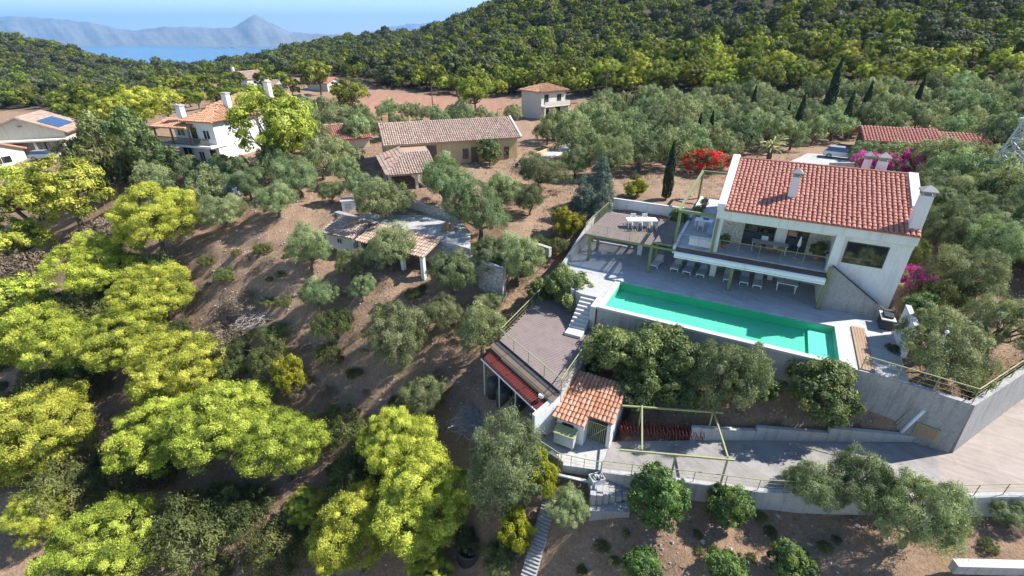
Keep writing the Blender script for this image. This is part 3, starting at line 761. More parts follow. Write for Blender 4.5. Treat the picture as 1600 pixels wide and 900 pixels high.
steel = VP('steel_pergola', 'green steel frame standing over the upper terrace', 'pergola')
for (p0, p1) in (((3.72, 8.3, 2.5), (3.72, 8.3, 5.5)), ((6.62, 7.86, 2.4), (6.62, 7.86, 5.5)), ((3.55, 22.3, 2.75), (3.55, 22.3, 5.5))):
    c = MB(); c.bar(p0, p1, 0.2, 0.2); c.build('post', 'green_steel', steel)
for (p0, p1) in (((3.62, 8.25, 5.6), (6.9, 8.25, 5.6)), ((3.62, 8.36, 5.62), (3.5, 22.2, 5.62)), ((3.4, 22.3, 5.6), (6.4, 22.3, 5.6))):
    c = MB(); c.bar(p0, p1, 0.2, 0.2); c.build('beam', 'green_steel', steel)
for (a, b, top, lab) in ((8.42, 7.45, 2.3, 'green steel post under the middle of the awning'), (14.64, 7.35, 3.4, 'tall green steel post at the foot of the outside stair')):
    c = MB(); c.bar((a, b, 0), (a, b, top), 0.24, 0.2); c.bar((a, b, 0.0), (a, b, 0.03), 0.36, 0.36)
    c.build('steel_post', 'green_steel', **VAT, label=lab, cat='post')

# ------------------------------------------------------------------ slatted deck on green posts
deck = VP('pergola_deck', 'raised brown slatted deck on green posts left of the villa', 'deck')
for (a, b) in ((2.03, 7.7), (-3.35, 7.75), (-3.35, 10.2), (2.03, 10.4), (-3.35, 13.7), (2.03, 13.7)):
    c = MB(); c.bar((a, b, 0), (a, b, 2.38), 0.22, 0.22); c.build('post', 'green_steel', deck)
for b in (7.6, 10.3, 13.7):
    c = MB(); c.bar((-3.8, b, 2.47), (3.8, b, 2.47), 0.14, 0.18); c.build('beam', 'green_steel', deck)
for a in (-3.6, -1.6, 0.4, 2.0):
    c = MB(); c.bar((a, 7.45, 2.58), (a, 14.1, 2.58), 0.08, 0.04); c.build('joist', 'green_steel', deck)
c = MB(); n = 42
for i in range(n):
    a0 = -3.78 + i * 5.9 / n; c.box(a0, a0 + 5.9 / n - 0.038 - 0.008 * math.sin(i * 3.3), 7.4 + 0.01 * math.sin(i * 7), 14.15, 2.62, 2.64)
c.build('boards', 'weathered_wood', deck, kind='stuff', label='narrow brown deck boards with gaps')
c = MB(); n = 16
for i in range(n):
    a0 = 2.22 + i * 1.5 / n; c.box(a0, a0 + 1.5 / n - 0.03, 7.35, 13.2, 2.95, 2.97)
c.build('raised_boards', 'weathered_wood', deck, kind='stuff', label='higher strip of brown boards next to the terrace')
for b in (7.5, 13.0):
    c = MB(); c.bar((2.2, b, 2.86), (3.74, b, 2.86), 0.1, 0.12); c.build('beam', 'green_steel', deck)

def railing(name, label, pts, h=1.0, step=1.6, mids=(0.33, 0.66), mat='olive_rail', rt=0.05, pt=0.04, group=None):
    o = thing(name, label, 'railing', pts[0], 0, group)
    base = Vector(pts[0]); q = [Vector(p) - base for p in pts]
    for k in range(len(q) - 1):
        L_ = (q[k + 1] - q[k]).length; n = max(1, int(round(L_ / step)))
        for i in range(n + (1 if k == len(q) - 2 else 0)):
            p = q[k].lerp(q[k + 1], i / n)
            MB().bar(p, p + Vector((0, 0, h)), pt, pt).build('post', mat, o)
        up = Vector((0, 0, h))
        MB().bar(q[k] + up, q[k + 1] + up, rt, rt).build('handrail', mat, o)
        m = MB()
        for f in mids: m.bar(q[k] + up * f, q[k + 1] + up * f, 0.014, 0.014)
        if mids: m.build('wires', mat, o)
    return o
railing('railing', 'thin wire railing round the left edge of the slatted deck', [loc(2.1, 7.42, 2.64), loc(-3.74, 7.44, 2.64), loc(-3.74, 14.1, 2.64)], 0.95, 1.9, (0.3, 0.6, 0.85), 'olive_rail', 0.03, 0.03)

# ------------------------------------------------------------------ walls and steps round the terrace
def wall_thing(name, label, poly, z0, z1, mat, cap=None, frame=True, cat='wall'):
    o = thing(name, label, cat, VO if frame else (0, 0, 0), VROT if frame else 0)
    MB().prism(poly, z0, z1).build('wall_face', mat, o, bevel=0.02)
    if cap:
        n = len(poly); cx = sum(p[0] for p in poly) / n; cy = sum(p[1] for p in poly) / n
        q = []
        for p in poly:
            dx, dy = p[0] - cx, p[1] - cy; l = math.hypot(dx, dy); q.append((p[0] + dx / l * 0.05, p[1] + dy / l * 0.05))
        zt = z1 if isinstance(z1, (list, tuple)) else [z1] * n
        MB().prism(q, [z + 0.002 for z in zt], [z + 0.07 for z in zt]).build('coping', cap, o)
    return o
wall_thing('garden_wall', 'white garden wall behind the slatted deck and its table', [(-3.9, 16.3), (3.6, 16.3), (3.6, 16.6), (-3.9, 16.6)], 0.8, 3.25, 'white_stucco', 'coping_stone')
wall_thing('garden_wall', 'low pale wall round the left edge of the pool terrace', [(-5.0, 4.9), (-4.7, 5.07), (-4.7, 14.45), (-5.0, 14.45)], -3.2, [0.25, 0.25, 2.6, 2.6], 'pale_concrete')
wall_thing('garden_wall', 'tall white screen wall at the right end of the terrace', [(19.1, 2.95), (19.4, 2.95), (19.4, 5.8), (19.1, 5.8)], -1.5, 2.2, 'white_stucco', 'coping_stone')
wall_thing('garden_wall', 'short pale wall end on the kerb left of the pool steps', [(-2.62, 1.55), (-2.38, 1.7), (-4.7, 5.05), (-5.0, 4.88)], -3.2, 0.12, 'pale_concrete')
st = VP('pool_steps', 'white steps going down from the pool terrace to the roof deck', 'steps')
for i in range(8):
    MB().box(-1.72, -0.45, 1.5 - (i + 1) * 0.31, 1.5 - i * 0.31 + 0.02, -3.6, -0.19 * (i + 1)).build('step', 'coping_stone', st, bevel=0.015)
MB().box(-1.72, -0.45, -1.9, -0.99, -3.6, -1.66).build('landing', 'coping_stone', st, bevel=0.015)
MB().box(-0.45, -0.02, -0.1, 1.5, -3.4, 0.03).build('side_wall', 'coping_stone', st, bevel=0.02)
bn = VP('plank_walkway', 'brown plank strip laid on the sunlit concrete at the pool end', 'walkway')
for i in range(5):
    c = MB(); a0 = 16.62 + i * 0.165; c.box(a0, a0 + 0.145, 0.12, 5.55, 0.02, 0.075); c.build('plank', 'bench_wood', bn)
for b in (0.6, 2.8, 5.0):
    c = MB(); c.box(16.6, 17.45, b, b + 0.08, -0.002, 0.02); c.build('batten', 'bench_wood', bn)
gr = VP('barbecue', 'dark built-in barbecue at the foot of the outside stair', 'barbecue')
MB().box(18.35, 19.05, 6.1, 7.3, 0, 0.75).build('hearth', 'dark_metal', gr)
MB().box(18.25, 19.1, 6.0, 7.4, 0.75, 0.82).build('worktop', 'coping_stone', gr, bevel=0.01)
MB().box(18.4, 18.95, 6.3, 7.1, 0.82, 0.98).build('grill_lid', 'black_plastic', gr, bevel=0.03)

# the big retaining wall round the right end, down to the drive
rw = thing('retaining_wall', 'tall grey concrete retaining wall at the right end of the pool above the drive', 'wall', (0, 0, 0))
RW = [loc(16.42, -0.02), loc(19.1, -0.1), loc(22.0, -0.62), loc(25.6, 4.5), loc(30.5, 11.2)]
RT = [-0.06, -0.1, -0.12, -0.05, 0.1]; RBm = [-4.2, -4.4, -4.6, -3.9, -3.0]
for i in range(len(RW) - 1):
    p, q = RW[i], RW[i + 1]; d = (q - p).normalized(); nrm = Vector((-d.y, d.x, 0)) * 0.35
    lean = Vector((d.y, -d.x, 0)) * 0.25
    c = MB(); c.hexa([(p.x + lean.x, p.y + lean.y, RBm[i]), (q.x + lean.x, q.y + lean.y, RBm[i + 1]), (q.x + nrm.x, q.y + nrm.y, RBm[i + 1]), (p.x + nrm.x, p.y + nrm.y, RBm[i])],
                     [(p.x, p.y, RT[i]), (q.x, q.y, RT[i + 1]), (q.x + nrm.x, q.y + nrm.y, RT[i + 1]), (p.x + nrm.x, p.y + nrm.y, RT[i])])
    c.build('wall_face', 'concrete', rw)
railing('railing', 'yellow green railing on top of the tall retaining wall', [Vector((q.x, q.y, z)) for q, z in zip([loc(16.7, 0.12), loc(21.9, -0.45), loc(25.5, 4.75), loc(30.4, 11.4)], (0.0, -0.12, -0.05, 0.1))], 1.0, 1.7, (0.35, 0.68))
c = MB(); q0 = loc(19.45, -0.45, -4.1); q1 = loc(20.2, -0.35, -1.4); c.tube(q0, q1, 0.1, n=10); c.build('drain_pipe', 'white_paint', label='white drain pipe leaning on the retaining wall', cat='pipe', smooth=True)
c = MB(); c.tube(loc(18.9, -0.36, -4.0), loc(19.9, -0.22, -0.7), 0.035, n=6); c.tube(loc(19.05, -0.36, -4.0), loc(20.05, -0.22, -0.7), 0.035, n=6); c.build('cable_conduit', 'green_steel', label='pair of thin green conduits running up the retaining wall', cat='conduit')
hb = thing('wall_hatch', 'yellow brown hatch set into the retaining wall above the drive', 'hatch', loc(20.7, -0.42, -2.7), VROT - R(10))
MB().box(-0.55, 0.55, -0.24, 0.1, -0.42, 0.42).build('frame', 'olive_rail', hb); MB().box(-0.46, 0.46, -0.27, -0.241, -0.34, 0.34).build('door', 'bench_wood', hb); MB().box(-0.02, 0.16, -0.285, -0.271, 0.02, 0.2).build('vent', 'terracotta_pot', hb)

# lamp pole by the shrub
lpz = thing('lamp_post', 'thin grey lamp post beside the shrub at the terrace end', 'lamp post', loc(20.2, 1.6, -0.3))
MB().tube((0, 0, 0), (0, 0, 3.1), 0.05, 0.035, 8).build('pole', 'grey_plastic', lpz); MB().lathe([(0.04, 3.1), (0.09, 3.13), (0.11, 3.2), (0.07, 3.28), (0.01, 3.31)], 12).build('lantern', 'white_paint', lpz, smooth=True)

# ------------------------------------------------------------------ terrace furniture
def lounger(name, label, a, b, rz, mat):
    o = thing(name, label, 'lounger', loc(a, b, 0), VROT + rz, 'sun loungers under the balcony')
    f = MB(); f.box(-0.33, -0.28, -1.0, 0.95, 0.27, 0.33); f.box(0.28, 0.33, -1.0, 0.95, 0.27, 0.33); f.box(-0.28, 0.28, -1.0, -0.95, 0.27, 0.33); f.box(-0.28, 0.28, 0.9, 0.95, 0.27, 0.33)
    f.build('frame', 'white_paint', o)
    for sx in (-0.3, 0.3):
        for sy in (-0.8, 0.75): MB().box(sx - 0.025, sx + 0.025, sy - 0.025, sy + 0.025, 0, 0.27).build('leg', 'white_paint', o)
    MB().box(-0.3, 0.3, -0.97, 0.22, 0.331, 0.36).build('seat', mat, o)
    MB().hexa([(-0.3, 0.22, 0.335), (0.3, 0.22, 0.335), (0.3, 0.95, 0.62), (-0.3, 0.95, 0.62)], [(-0.3, 0.21, 0.365), (0.3, 0.21, 0.365), (0.3, 0.94, 0.65), (-0.3, 0.94, 0.65)]).build('backrest', mat, o)
    return o
for a, b, rz, mat, lab in ((2.35, 9.6, -0.12, 'sling_fabric', 'grey sun lounger beside the green deck post'), (4.0, 9.75, -0.05, 'sling_fabric', 'pale sun lounger under the left end of the awning'),
                           (5.05, 9.65, -0.06, 'blue_sling', 'blue grey sun lounger between two others left of the white pillar'), (6.15, 9.6, -0.06, 'blue_sling', 'bluish sun lounger right beside the white pillar'),
                           (8.2, 9.65, 0.03, 'sling_fabric', 'pale sun lounger behind the middle green post'), (9.45, 9.75, 0.02, 'blue_sling', 'blue grey sun lounger right of the middle green post'),
                           (10.45, 9.6, 0.0, 'sling_fabric', 'pale sun lounger nearest the white terrace table')):
    lounger('sun_lounger', lab, a, b, rz, mat)
def table(name, label, at, rz, lx, ly, h, mat, slats=False):
    o = thing(name, label, 'table', at, rz)
    if slats:
        n = 6
        for i in range(n): MB().box(-lx / 2, lx / 2, -ly / 2 + i * ly / n, -ly / 2 + (i + 1) * ly / n - 0.015, h - 0.04, h).build('slat', mat, o)
        MB().box(-lx / 2 + 0.1, lx / 2 - 0.1, -ly / 2 + 0.06, ly / 2 - 0.06, h - 0.09, h - 0.042).build('apron', mat, o)
    else: MB().box(-lx / 2, lx / 2, -ly / 2, ly / 2, h - 0.05, h).build('tabletop', mat, o, bevel=0.01)
    for sx in (-1, 1):
        for sy in (-1, 1): MB().bar((sx * (lx / 2 - 0.12), sy * (ly / 2 - 0.1), 0), (sx * (lx / 2 - 0.1), sy * (ly / 2 - 0.08), h - 0.051), 0.06, 0.06).build('leg', mat, o)
    return o
def chair(name, label, at, rz, fmat, smat, group):
    o = thing(name, label, 'chair', at, rz, group)
    MB().box(-0.24, 0.24, -0.24, 0.24, 0.43, 0.47).build('seat', smat, o)
    MB().hexa([(-0.24, 0.22, 0.48), (0.24, 0.22, 0.48), (0.24, 0.26, 0.48), (-0.24, 0.26, 0.48)], [(-0.24, 0.3, 0.92), (0.24, 0.3, 0.92), (0.24, 0.34, 0.92), (-0.24, 0.34, 0.92)]).build('backrest', smat, o)
    for sx in (-0.22, 0.22):
        for sy in (-0.22, 0.22): MB().bar((sx, sy * 1.1, 0), (sx, sy, 0.43), 0.035, 0.035).build('leg', fmat, o)
        MB().bar((sx * 1.12, -0.22, 0.64), (sx * 1.12, 0.26, 0.66), 0.04, 0.03).build('armrest', fmat, o)
    return o
tq = P(1003, 343, 3.35)
table('dining_table', 'long white table on the slatted deck', (tq.x, tq.y, 2.642), 0.0, 2.7, 0.95, 0.74, 'white_paint')
for i, (dx, lab) in enumerate(((-0.85, 'left'), (0.0, 'middle'), (0.85, 'right'))):
    chair('garden_chair', lab + ' grey and white chair on the near side of the deck table', (tq.x + dx + 0.1, tq.y - 0.72, 2.642), math.pi, 'white_paint', 'grey_plastic', 'chairs at the deck table')
for dx, lab in ((-0.55, 'left'), (0.5, 'right')):
    chair('garden_chair', lab + ' chair on the far side of the deck table', (tq.x + dx, tq.y + 0.75, 2.642), 0, 'white_paint', 'white_paint', 'chairs at the deck table')
table('terrace_table', 'white slatted table on the pool terrace near the stair', loc(12.5, 9.5, 0), VROT, 1.5, 0.9, 0.74, 'white_paint', True)
table('dining_table', 'long grey table on the balcony before the glass doors', loc(10.6, 10.1, 2.752), VROT, 2.6, 0.8, 0.74, 'grey_plastic')
for a, lab in ((9.8, 'left'), (10.6, 'middle'), (11.4, 'right')):
    chair('garden_chair', lab + ' brown chair in front of the balcony table', loc(a, 9.45, 2.752), VROT + math.pi, 'brown_wood', 'brown_wood', 'chairs at the balcony table')
for a, lab in ((10.2, 'left'), (11.1, 'right')):
    chair('garden_chair', lab + ' white chair behind the balcony table', loc(a, 10.66, 2.752), VROT, 'white_paint', 'white_paint', 'chairs at the balcony table')
pr = thing('parasol', 'closed white parasol standing on the balcony beside the table', 'parasol', loc(12.55, 9.75, 2.752), 0)
MB().tube((0, 0, 0), (0, 0, 1.75), 0.02, n=6).build('pole', 'grey_plastic', pr); MB().lathe([(0.03, 0.85), (0.13, 1.0), (0.1, 1.4), (0.02, 1.75)], 8).build('canopy', 'white_paint', pr); MB().lathe([(0.25, 0), (0.25, 0.06), (0.04, 0.09)], 12).build('base', 'concrete', pr)
table('terrace_table', 'white table with dark top tray on the shaded upper terrace', loc(5.2, 13.4, 2.752), VROT, 1.5, 0.9, 0.72, 'white_paint')
MB().box(-0.25, 0.25, -0.15, 0.15, 0, 0.06).build('tray', 'black_plastic', at=loc(5.35, 13.6, 3.474), rotz=VROT, label='black tray on the white upper terrace table', cat='tray')
for db in (-0.85, 0.85): chair('garden_chair', ('near' if db < 0 else 'far') + ' white chair at the upper terrace table', loc(5.1, 13.4 + db, 2.752), VROT + (math.pi if db < 0 else 0), 'white_paint', 'sling_fabric', 'chairs at the upper terrace table')
sf = VP('sofa', 'pale blue outdoor sofa against the villa side wall', 'sofa')
MB().box(5.75, 6.4, 11.5, 13.1, 2.76, 3.12).build('seat', 'blue_sling', sf, bevel=0.05); MB().box(6.22, 6.42, 11.5, 13.1, 3.122, 3.55).build('backrest', 'blue_sling', sf, bevel=0.05)
wb = VP('storage_bench', 'long white storage bench at the front of the upper terrace', 'bench')
MB().box(4.75, 6.42, 8.6, 9.15, 2.752, 3.3).build('box', 'white_paint', wb, bevel=0.01); MB().box(4.7, 6.44, 8.56, 9.19, 3.302, 3.36).build('lid', 'white_paint', wb, bevel=0.01)

# ------------------------------------------------------------------ the store with the roof deck, below the pool
st = VP('deck_house', 'flat roofed store with a brown roof deck below the pool', 'building')
DZ = -1.9
dk = [(-5.75, -4.7), (0.5, -8.05), (0.6, -0.95), (0.55, 0.3), (-1.0, 1.4), (-5.7, 3.4)]
w = MB(); w.prism([(p[0] * 0.985, p[1] * 0.985 + 0.02) for p in dk], -6.4, DZ - 0.02); w.build('wall', 'pale_concrete', st)
p0, p1 = Vector((-5.75, -4.7)), Vector((0.5, -8.05)); dv = (p1 - p0).normalized(); nv = Vector((-dv.y, dv.x)); ang = math.atan2(dv.y, dv.x)
cut = [(p[0], p[1]) for p in dk]
c = MB(); nb = 46
def clipx(x, poly):                       # where the line x = const crosses the polygon
    ys = []
    for i in range(len(poly)):
        (x1, y1), (x2, y2) = poly[i], poly[(i + 1) % len(poly)]
        if (x1 > x) != (x2 > x): ys.append(y1 + (y2 - y1) * (x - x1) / (x2 - x1))
    return sorted(ys)
rot = lambda x, y: (p0.x + x * dv.x + y * nv.x, p0.y + x * dv.y + y * nv.y)
loc2 = [((p[0] - p0.x) * dv.x + (p[1] - p0.y) * dv.y, (p[0] - p0.x) * nv.x + (p[1] - p0.y) * nv.y) for p in cut]
xa, xb = min(q[0] for q in loc2), max(q[0] for q in loc2)
for i in range(nb):
    x0 = xa + (xb - xa) * i / nb; x1 = xa + (xb - xa) * (i + 1) / nb - 0.02; ys = clipx((x0 + x1) / 2, loc2)
    if len(ys) < 2: continue
    q = [rot(x0, ys[0]), rot(x1, ys[0]), rot(x1, ys[-1]), rot(x0, ys[-1])]; c.prism(q, DZ - 0.015, DZ + 0.025 + 0.004 * math.sin(i * 5.1))
c.build('deck_boards', 'weathered_wood', st, kind='stuff', label='brown boards of the roof deck')
# gutter, tiled lip and red lean-to roof along the front edge
def along(x, y, z): a, b = rot(x, y); return (a, b, z)
LF = (p1 - p0).length
c = MB(); c.hexa([along(0, -0.35, DZ - 0.35), along(LF, -0.35, DZ - 0.35), along(LF, -0.02, DZ - 0.35), along(0, -0.02, DZ - 0.35)], [along(0, -0.35, DZ - 0.12), along(LF, -0.35, DZ - 0.12), along(LF, -0.02, DZ - 0.12), along(0, -0.02, DZ - 0.12)]); c.build('gutter', 'dark_metal', st)
lip = [along(-0.2, -0.75, DZ - 0.4), along(LF + 0.1, -0.75, DZ - 0.4), along(LF + 0.1, -0.36, DZ - 0.15), along(-0.2, -0.36, DZ - 0.15)]
roof_slab([lip], 0.08).build('timber_lip', 'bench_wood', st)
lean = [along(0.2, -1.62, DZ - 0.92), along(LF - 0.3, -1.62, DZ - 0.92), along(LF - 0.3, -0.76, DZ - 0.6), along(0.2, -0.76, DZ - 0.6)]
lo = roof_slab([lean], 0.05).build('lean_to_roof', 'red_paint_wood', st, label='dark red ribbed lean-to roof')
p, ex, ey, nz = plane_axes(lean)
for i in range(32):
    a0 = p[0] + ex * (0.1 + i * (LF - 0.7) / 32) + nz * 0.03; MB().bar(a0, a0 + ey * 0.9, 0.06, 0.06).build('rib', 'red_paint_wood', lo)
MB().bar(along(0.1, -1.64, DZ - 0.98), along(LF - 0.2, -1.64, DZ - 0.98), 0.08, 0.1).build('lean_to_beam', 'white_paint', st)
for x in (0.4, 2.4, 4.4, LF - 0.5):
    MB().bar(along(x, -1.58, -6.0), along(x, -1.58, DZ - 1.03), 0.09, 0.09).build('lean_to_post', 'grey_plastic', st)
w = MB(); w.hexa([along(LF - 0.28, -2.0, -5.6), along(LF, -2.0, -5.6), along(LF, 0, -5.6), along(LF - 0.28, 0, -5.6)], [along(LF - 0.28, -2.0, DZ - 0.95), along(LF, -2.0, DZ - 0.95), along(LF, 0, DZ - 0.2), along(LF - 0.28, 0, DZ - 0.2)]); w.build('end_wall', 'white_stucco', st)
for (x, r_) in ((0.9, 0.55), (2.2, 0.6), (4.0, 0.65)):
    q = rot(x, -1.05); wq = loc(q[0], q[1])
    o = thing('water_tank', 'dark round tank under the ' + ('left end' if x < 1 else 'middle' if x < 3 else 'right end') + ' of the red lean-to roof', 'tank', (wq.x, wq.y, -6.15), 0)
    MB().lathe([(r_, 0), (r_, 1.5), (r_ * 0.85, 1.68), (0.2, 1.74)], 18).build('body', 'dark_metal', o, smooth=True); MB().lathe([(0.2, 1.74), (0.2, 1.8), (0.02, 1.82)], 12).build('lid', 'dark_metal', o)
railing('railing', 'yellow green railing along the front of the roof deck', [loc(*rot(0.06, 0.08), DZ), loc(*rot(LF - 0.06, 0.08), DZ)], 0.95, 1.7, (0.5,))
railing('railing', 'yellow green railing along the right side of the roof deck', [loc(0.46, -7.9, DZ), loc(0.54, 0.15, DZ)], 0.95, 1.15, (0.33, 0.66))
railing('railing', 'yellow green railing along the left side of the roof deck', [loc(-5.65, -4.5, DZ), loc(-5.62, 3.3, DZ)], 0.95, 1.3, (0.33, 0.66))

# the small tiled shed at its foot
sh = VP('tiled_shed', 'small white shed with orange barrel tile roof and a gate below the roof deck', 'shed')
EZ, TZ, EBf, EBb = -3.15, -2.25, -9.0, -5.0
w = MB(); w.box(0.62, 2.42, -8.75, -5.2, -6.2, EZ + 0.02); w.box(2.42, 3.95, -6.0, -5.2, -6.2, EZ); w.build('wall', 'white_stucco', sh)
w = MB(); w.gable([(-8.75, EZ + 0.02), (-5.2, EZ + 0.02), (-5.2, TZ - 0.1)], 0.62, 0.8); w.build('gable', 'white_stucco', sh)
w = MB(); w.gable([(-8.2, -6.2), (-5.2, -6.2), (-5.2, TZ - 0.12), (-8.2, EZ - 0.02)], 3.72, 3.95); w.build('side_wall', 'white_stucco', sh)
sA = [(0.35, EBf, EZ), (2.5, EBf, EZ), (2.5, EBb, TZ), (0.35, EBb, TZ)]
sl = (TZ - EZ) / (EBb - EBf)
sB = [(2.5, -8.15, EZ + sl * 0.85), (4.05, -8.15, EZ + sl * 0.85), (4.05, EBb, TZ), (2.5, EBb, TZ)]
sr = roof_slab([sA, sB], 0.08).build('roof', 'orange_tile', sh)
tile_slope('tiles', [sA, sB], 'orange_tile', 0.27, 0.40, sr, 6, random.Random(9), singly=True)
gt = MB(); gt.bar((2.5, -8.0, -4.95), (3.68, -8.0, -4.95), 0.05, 0.05); gt.bar((2.5, -8.0, -3.45), (3.68, -8.0, -3.45), 0.05, 0.05); gt.bar((2.5, -8.0, -4.95), (3.68, -8.0, -3.5), 0.04, 0.05); gate = gt.build('gate', 'olive_rail', sh)
for i in range(10): MB().bar((2.52 + i * 0.128, -8.03, -5.0), (2.52 + i * 0.128, -8.03, -3.4), 0.035, 0.02).build('slat', 'olive_rail', gate)
MB().box(1.0, 1.75, -8.79, -8.752, -4.0, -3.55).build('window', 'window_glass', sh)
cb = VP('cabinet', 'pale green metal cabinet on legs in front of the tiled shed', 'cabinet')
MB().hexa([(0.75, -9.55, -4.7), (2.05, -9.55, -4.7), (2.05, -8.95, -4.7), (0.75, -8.95, -4.7)], [(0.75, -9.5, -3.85), (2.05, -9.5, -3.85), (2.05, -8.95, -3.72), (0.75, -8.95, -3.72)]).build('body', 'grey_plastic', cb, bevel=0.02)
MB().hexa([(0.7, -9.6, -3.86), (2.1, -9.6, -3.86), (2.1, -8.9, -3.7), (0.7, -8.9, -3.7)], [(0.7, -9.6, -3.81), (2.1, -9.6, -3.81), (2.1, -8.9, -3.65), (0.7, -8.9, -3.65)]).build('lid', 'olive_rail', cb)
for a in (0.85, 1.95):
    for b in (-9.45, -9.05): MB().bar((a, b, -5.0), (a, b, -4.7), 0.05, 0.05).build('leg', 'olive_rail', cb)
lw = thing('floodlight', 'small white floodlight at the end of the red lean-to roof', 'floodlight', loc(*rot(LF - 0.7, -1.0), DZ - 0.55), VROT)
MB().box(-0.16, 0.16, -0.1, 0.1, 0.12, 0.36).build('housing', 'white_paint', lw, bevel=0.02); MB().bar((0, 0, 0), (0, 0, 0.12), 0.04, 0.04).build('bracket', 'grey_plastic', lw)

# ------------------------------------------------------------------ drive, yard, kerbs
for seg, mt, lab in (((0, 1, 2, 3), 'drive_concrete', 'brushed concrete drive below the pool'), ((4, 5, 6), 'ramp_concrete', 'pinkish ribbed concrete ramp rising at the right')):
    d = MB()
    for i in seg: d.add([DB[i], DF[i], DF[i + 1], DB[i + 1], *[Vector((q.x, q.y, q.z - 0.5)) for q in (DB[i], DF[i], DF[i + 1], DB[i + 1])]], [(0, 1, 2, 3), (7, 6, 5, 4), (1, 5, 6, 2), (3, 7, 4, 0)] + ([(0, 4, 5, 1)] if i == 0 else []))
    d.build('driveway', mt, kind='structure', label=lab)
yd = [P(*q) for q in ((846, 690, -5.0), (880, 727, -5.0), (938, 735, -5.0), (955, 690, -5.0), (952, 655, -5.0), (880, 640, -5))]
MB().prism([(q.x, q.y) for q in yd], -5.6, -4.985).build('yard', 'pale_concrete', kind='structure', label='concrete yard before the tiled shed')
# sloping concrete apron running from the yard up past the lean-to
ap = [(846, 690, -5.0), (880, 727, -5.0), (838, 700, -5.3), (800, 640, -5.9), (776, 600, -6.1), (790, 590, -6.1), (825, 612, -5.9), (850, 650, -5.2)]
apw = [P(*q) for q in ap]
MB().prism([(q.x, q.y) for q in apw], [q.z - 0.9 for q in apw], [q.z + 0.25 for q in apw]).build('apron_slab', 'concrete', kind='structure', label='sloping concrete channel beside the red lean-to')
railing('railing', 'thin railing along the concrete channel left of the shed', [P(776, 602, -5.8), P(800, 642, -5.6), P(838, 702, -5.05), P(876, 727, -4.98)], 0.9, 1.6, (0.5,), 'olive_rail', 0.04)
# low stepped wall between the planting bed and the drive
for i, (x0, y0, x1, y1, zt0, zt1, lab) in enumerate(((1078, 690, 1178, 690, -3.7, -3.75, 'left'), (1178, 690, 1290, 692, -3.45, -3.5, 'middle'), (1290, 692, 1462, 693, -3.1, -3.35, 'right'))):
    zb = [-4.75, -4.5, -4.17, -3.62]
    pa, pb = P(x0, y0 - 2, zb[i]), P(x1, y1 - 2, zb[i + 1]); dd = (pb - pa).normalized(); nn_ = Vector((-dd.y, dd.x, 0)) * 0.28
    o = thing('kerb_wall', lab + ' step of the low concrete wall between bed and drive', 'wall', pa)
    A_w, B_w = Vector((0, 0, 0)), pb - pa - dd * 0.02
    c = MB(); c.hexa([A_w + Vector((0, 0, -0.6)), Vector((B_w.x, B_w.y, zb[i + 1] - pa.z - 0.6)), Vector((B_w.x, B_w.y, zb[i + 1] - pa.z - 0.6)) + nn_, A_w + nn_ + Vector((0, 0, -0.6))],
                     [Vector((0, 0, zt0 - pa.z)), Vector((B_w.x, B_w.y, zt1 - pa.z)), Vector((B_w.x, B_w.y, zt1 - pa.z)) + nn_, nn_ + Vector((0, 0, zt0 - pa.z))])
    c.build('wall_face', 'pale_concrete', o, bevel=0.02)
# kerb wall and railing on the outer edge of the drive
kw = thing('kerb_wall', 'long concrete retaining wall under the outer edge of the drive', 'wall', DF[0])
for i in range(len(DF) - 1):
    a_, b_ = DF[i] - DF[0], DF[i + 1] - DF[0]; n_ = Vector((0.05, -0.3, 0))
    MB().hexa([a_ + n_ + Vector((0, 0, -2.0)), b_ + n_ + Vector((0, 0, -2.0)), b_ + Vector((0, 0, -2.0)), a_ + Vector((0, 0, -2.0))], [a_ + n_ + Vector((0, 0, 0.16)), b_ + n_ + Vector((0, 0, 0.16)), b_ + Vector((0, 0, 0.16)), a_ + Vector((0, 0, 0.16))]).build('wall_face', 'pale_concrete', kw)
railing('railing', 'thin yellow green railing along the outer edge of the drive', [q + Vector((0.02, -0.15, 0.16)) for q in DF[:7]], 0.8, 1.5, (0.33, 0.66), 'olive_rail', 0.035, 0.03)
railing('railing', 'thin railing in front of the yard of the tiled shed', [P(872, 724, -4.98), P(912, 733, -4.98), P(938, 738, -4.95)], 0.85, 1.0, (0.33, 0.66), 'olive_rail', 0.035, 0.03)
# steel frame spanning the drive
fr_ = thing('carport_frame', 'open yellow green steel frame standing over the drive', 'frame', (0, 0, 0))
FZ = -2.55
fc = {k: P(*v, FZ) for k, v in dict(bl0=(972, 634), bl=(1003, 636), br=(1114, 643), br1=(1130, 645), fl0=(968, 703), fl=(1003, 705), fr=(1137, 717), fr1=(1148, 719), fm=(1056, 709)).items()}
MB().bar(fc['bl0'], fc['br1'], 0.09, 0.1).build('beam', 'olive_rail', fr_); MB().bar(fc['fl0'], fc['fr1'], 0.09, 0.1).build('beam', 'olive_rail', fr_)
MB().bar(fc['bl'] + Vector((0, 0, .1)), fc['fl'] + Vector((0, 0, .1)), 0.08, 0.1).build('beam', 'olive_rail', fr_); MB().bar(fc['br'] + Vector((0, 0, .1)), fc['fr'] + Vector((0, 0, .1)), 0.08, 0.1).build('beam', 'olive_rail', fr_)
for k, zb_ in (('bl', -4.6), ('br', -4.5), ('fm', -4.8), ('fr', -4.7)): MB().bar((fc[k].x, fc[k].y, zb_), fc[k], 0.08, 0.08).build('post', 'olive_rail', fr_)
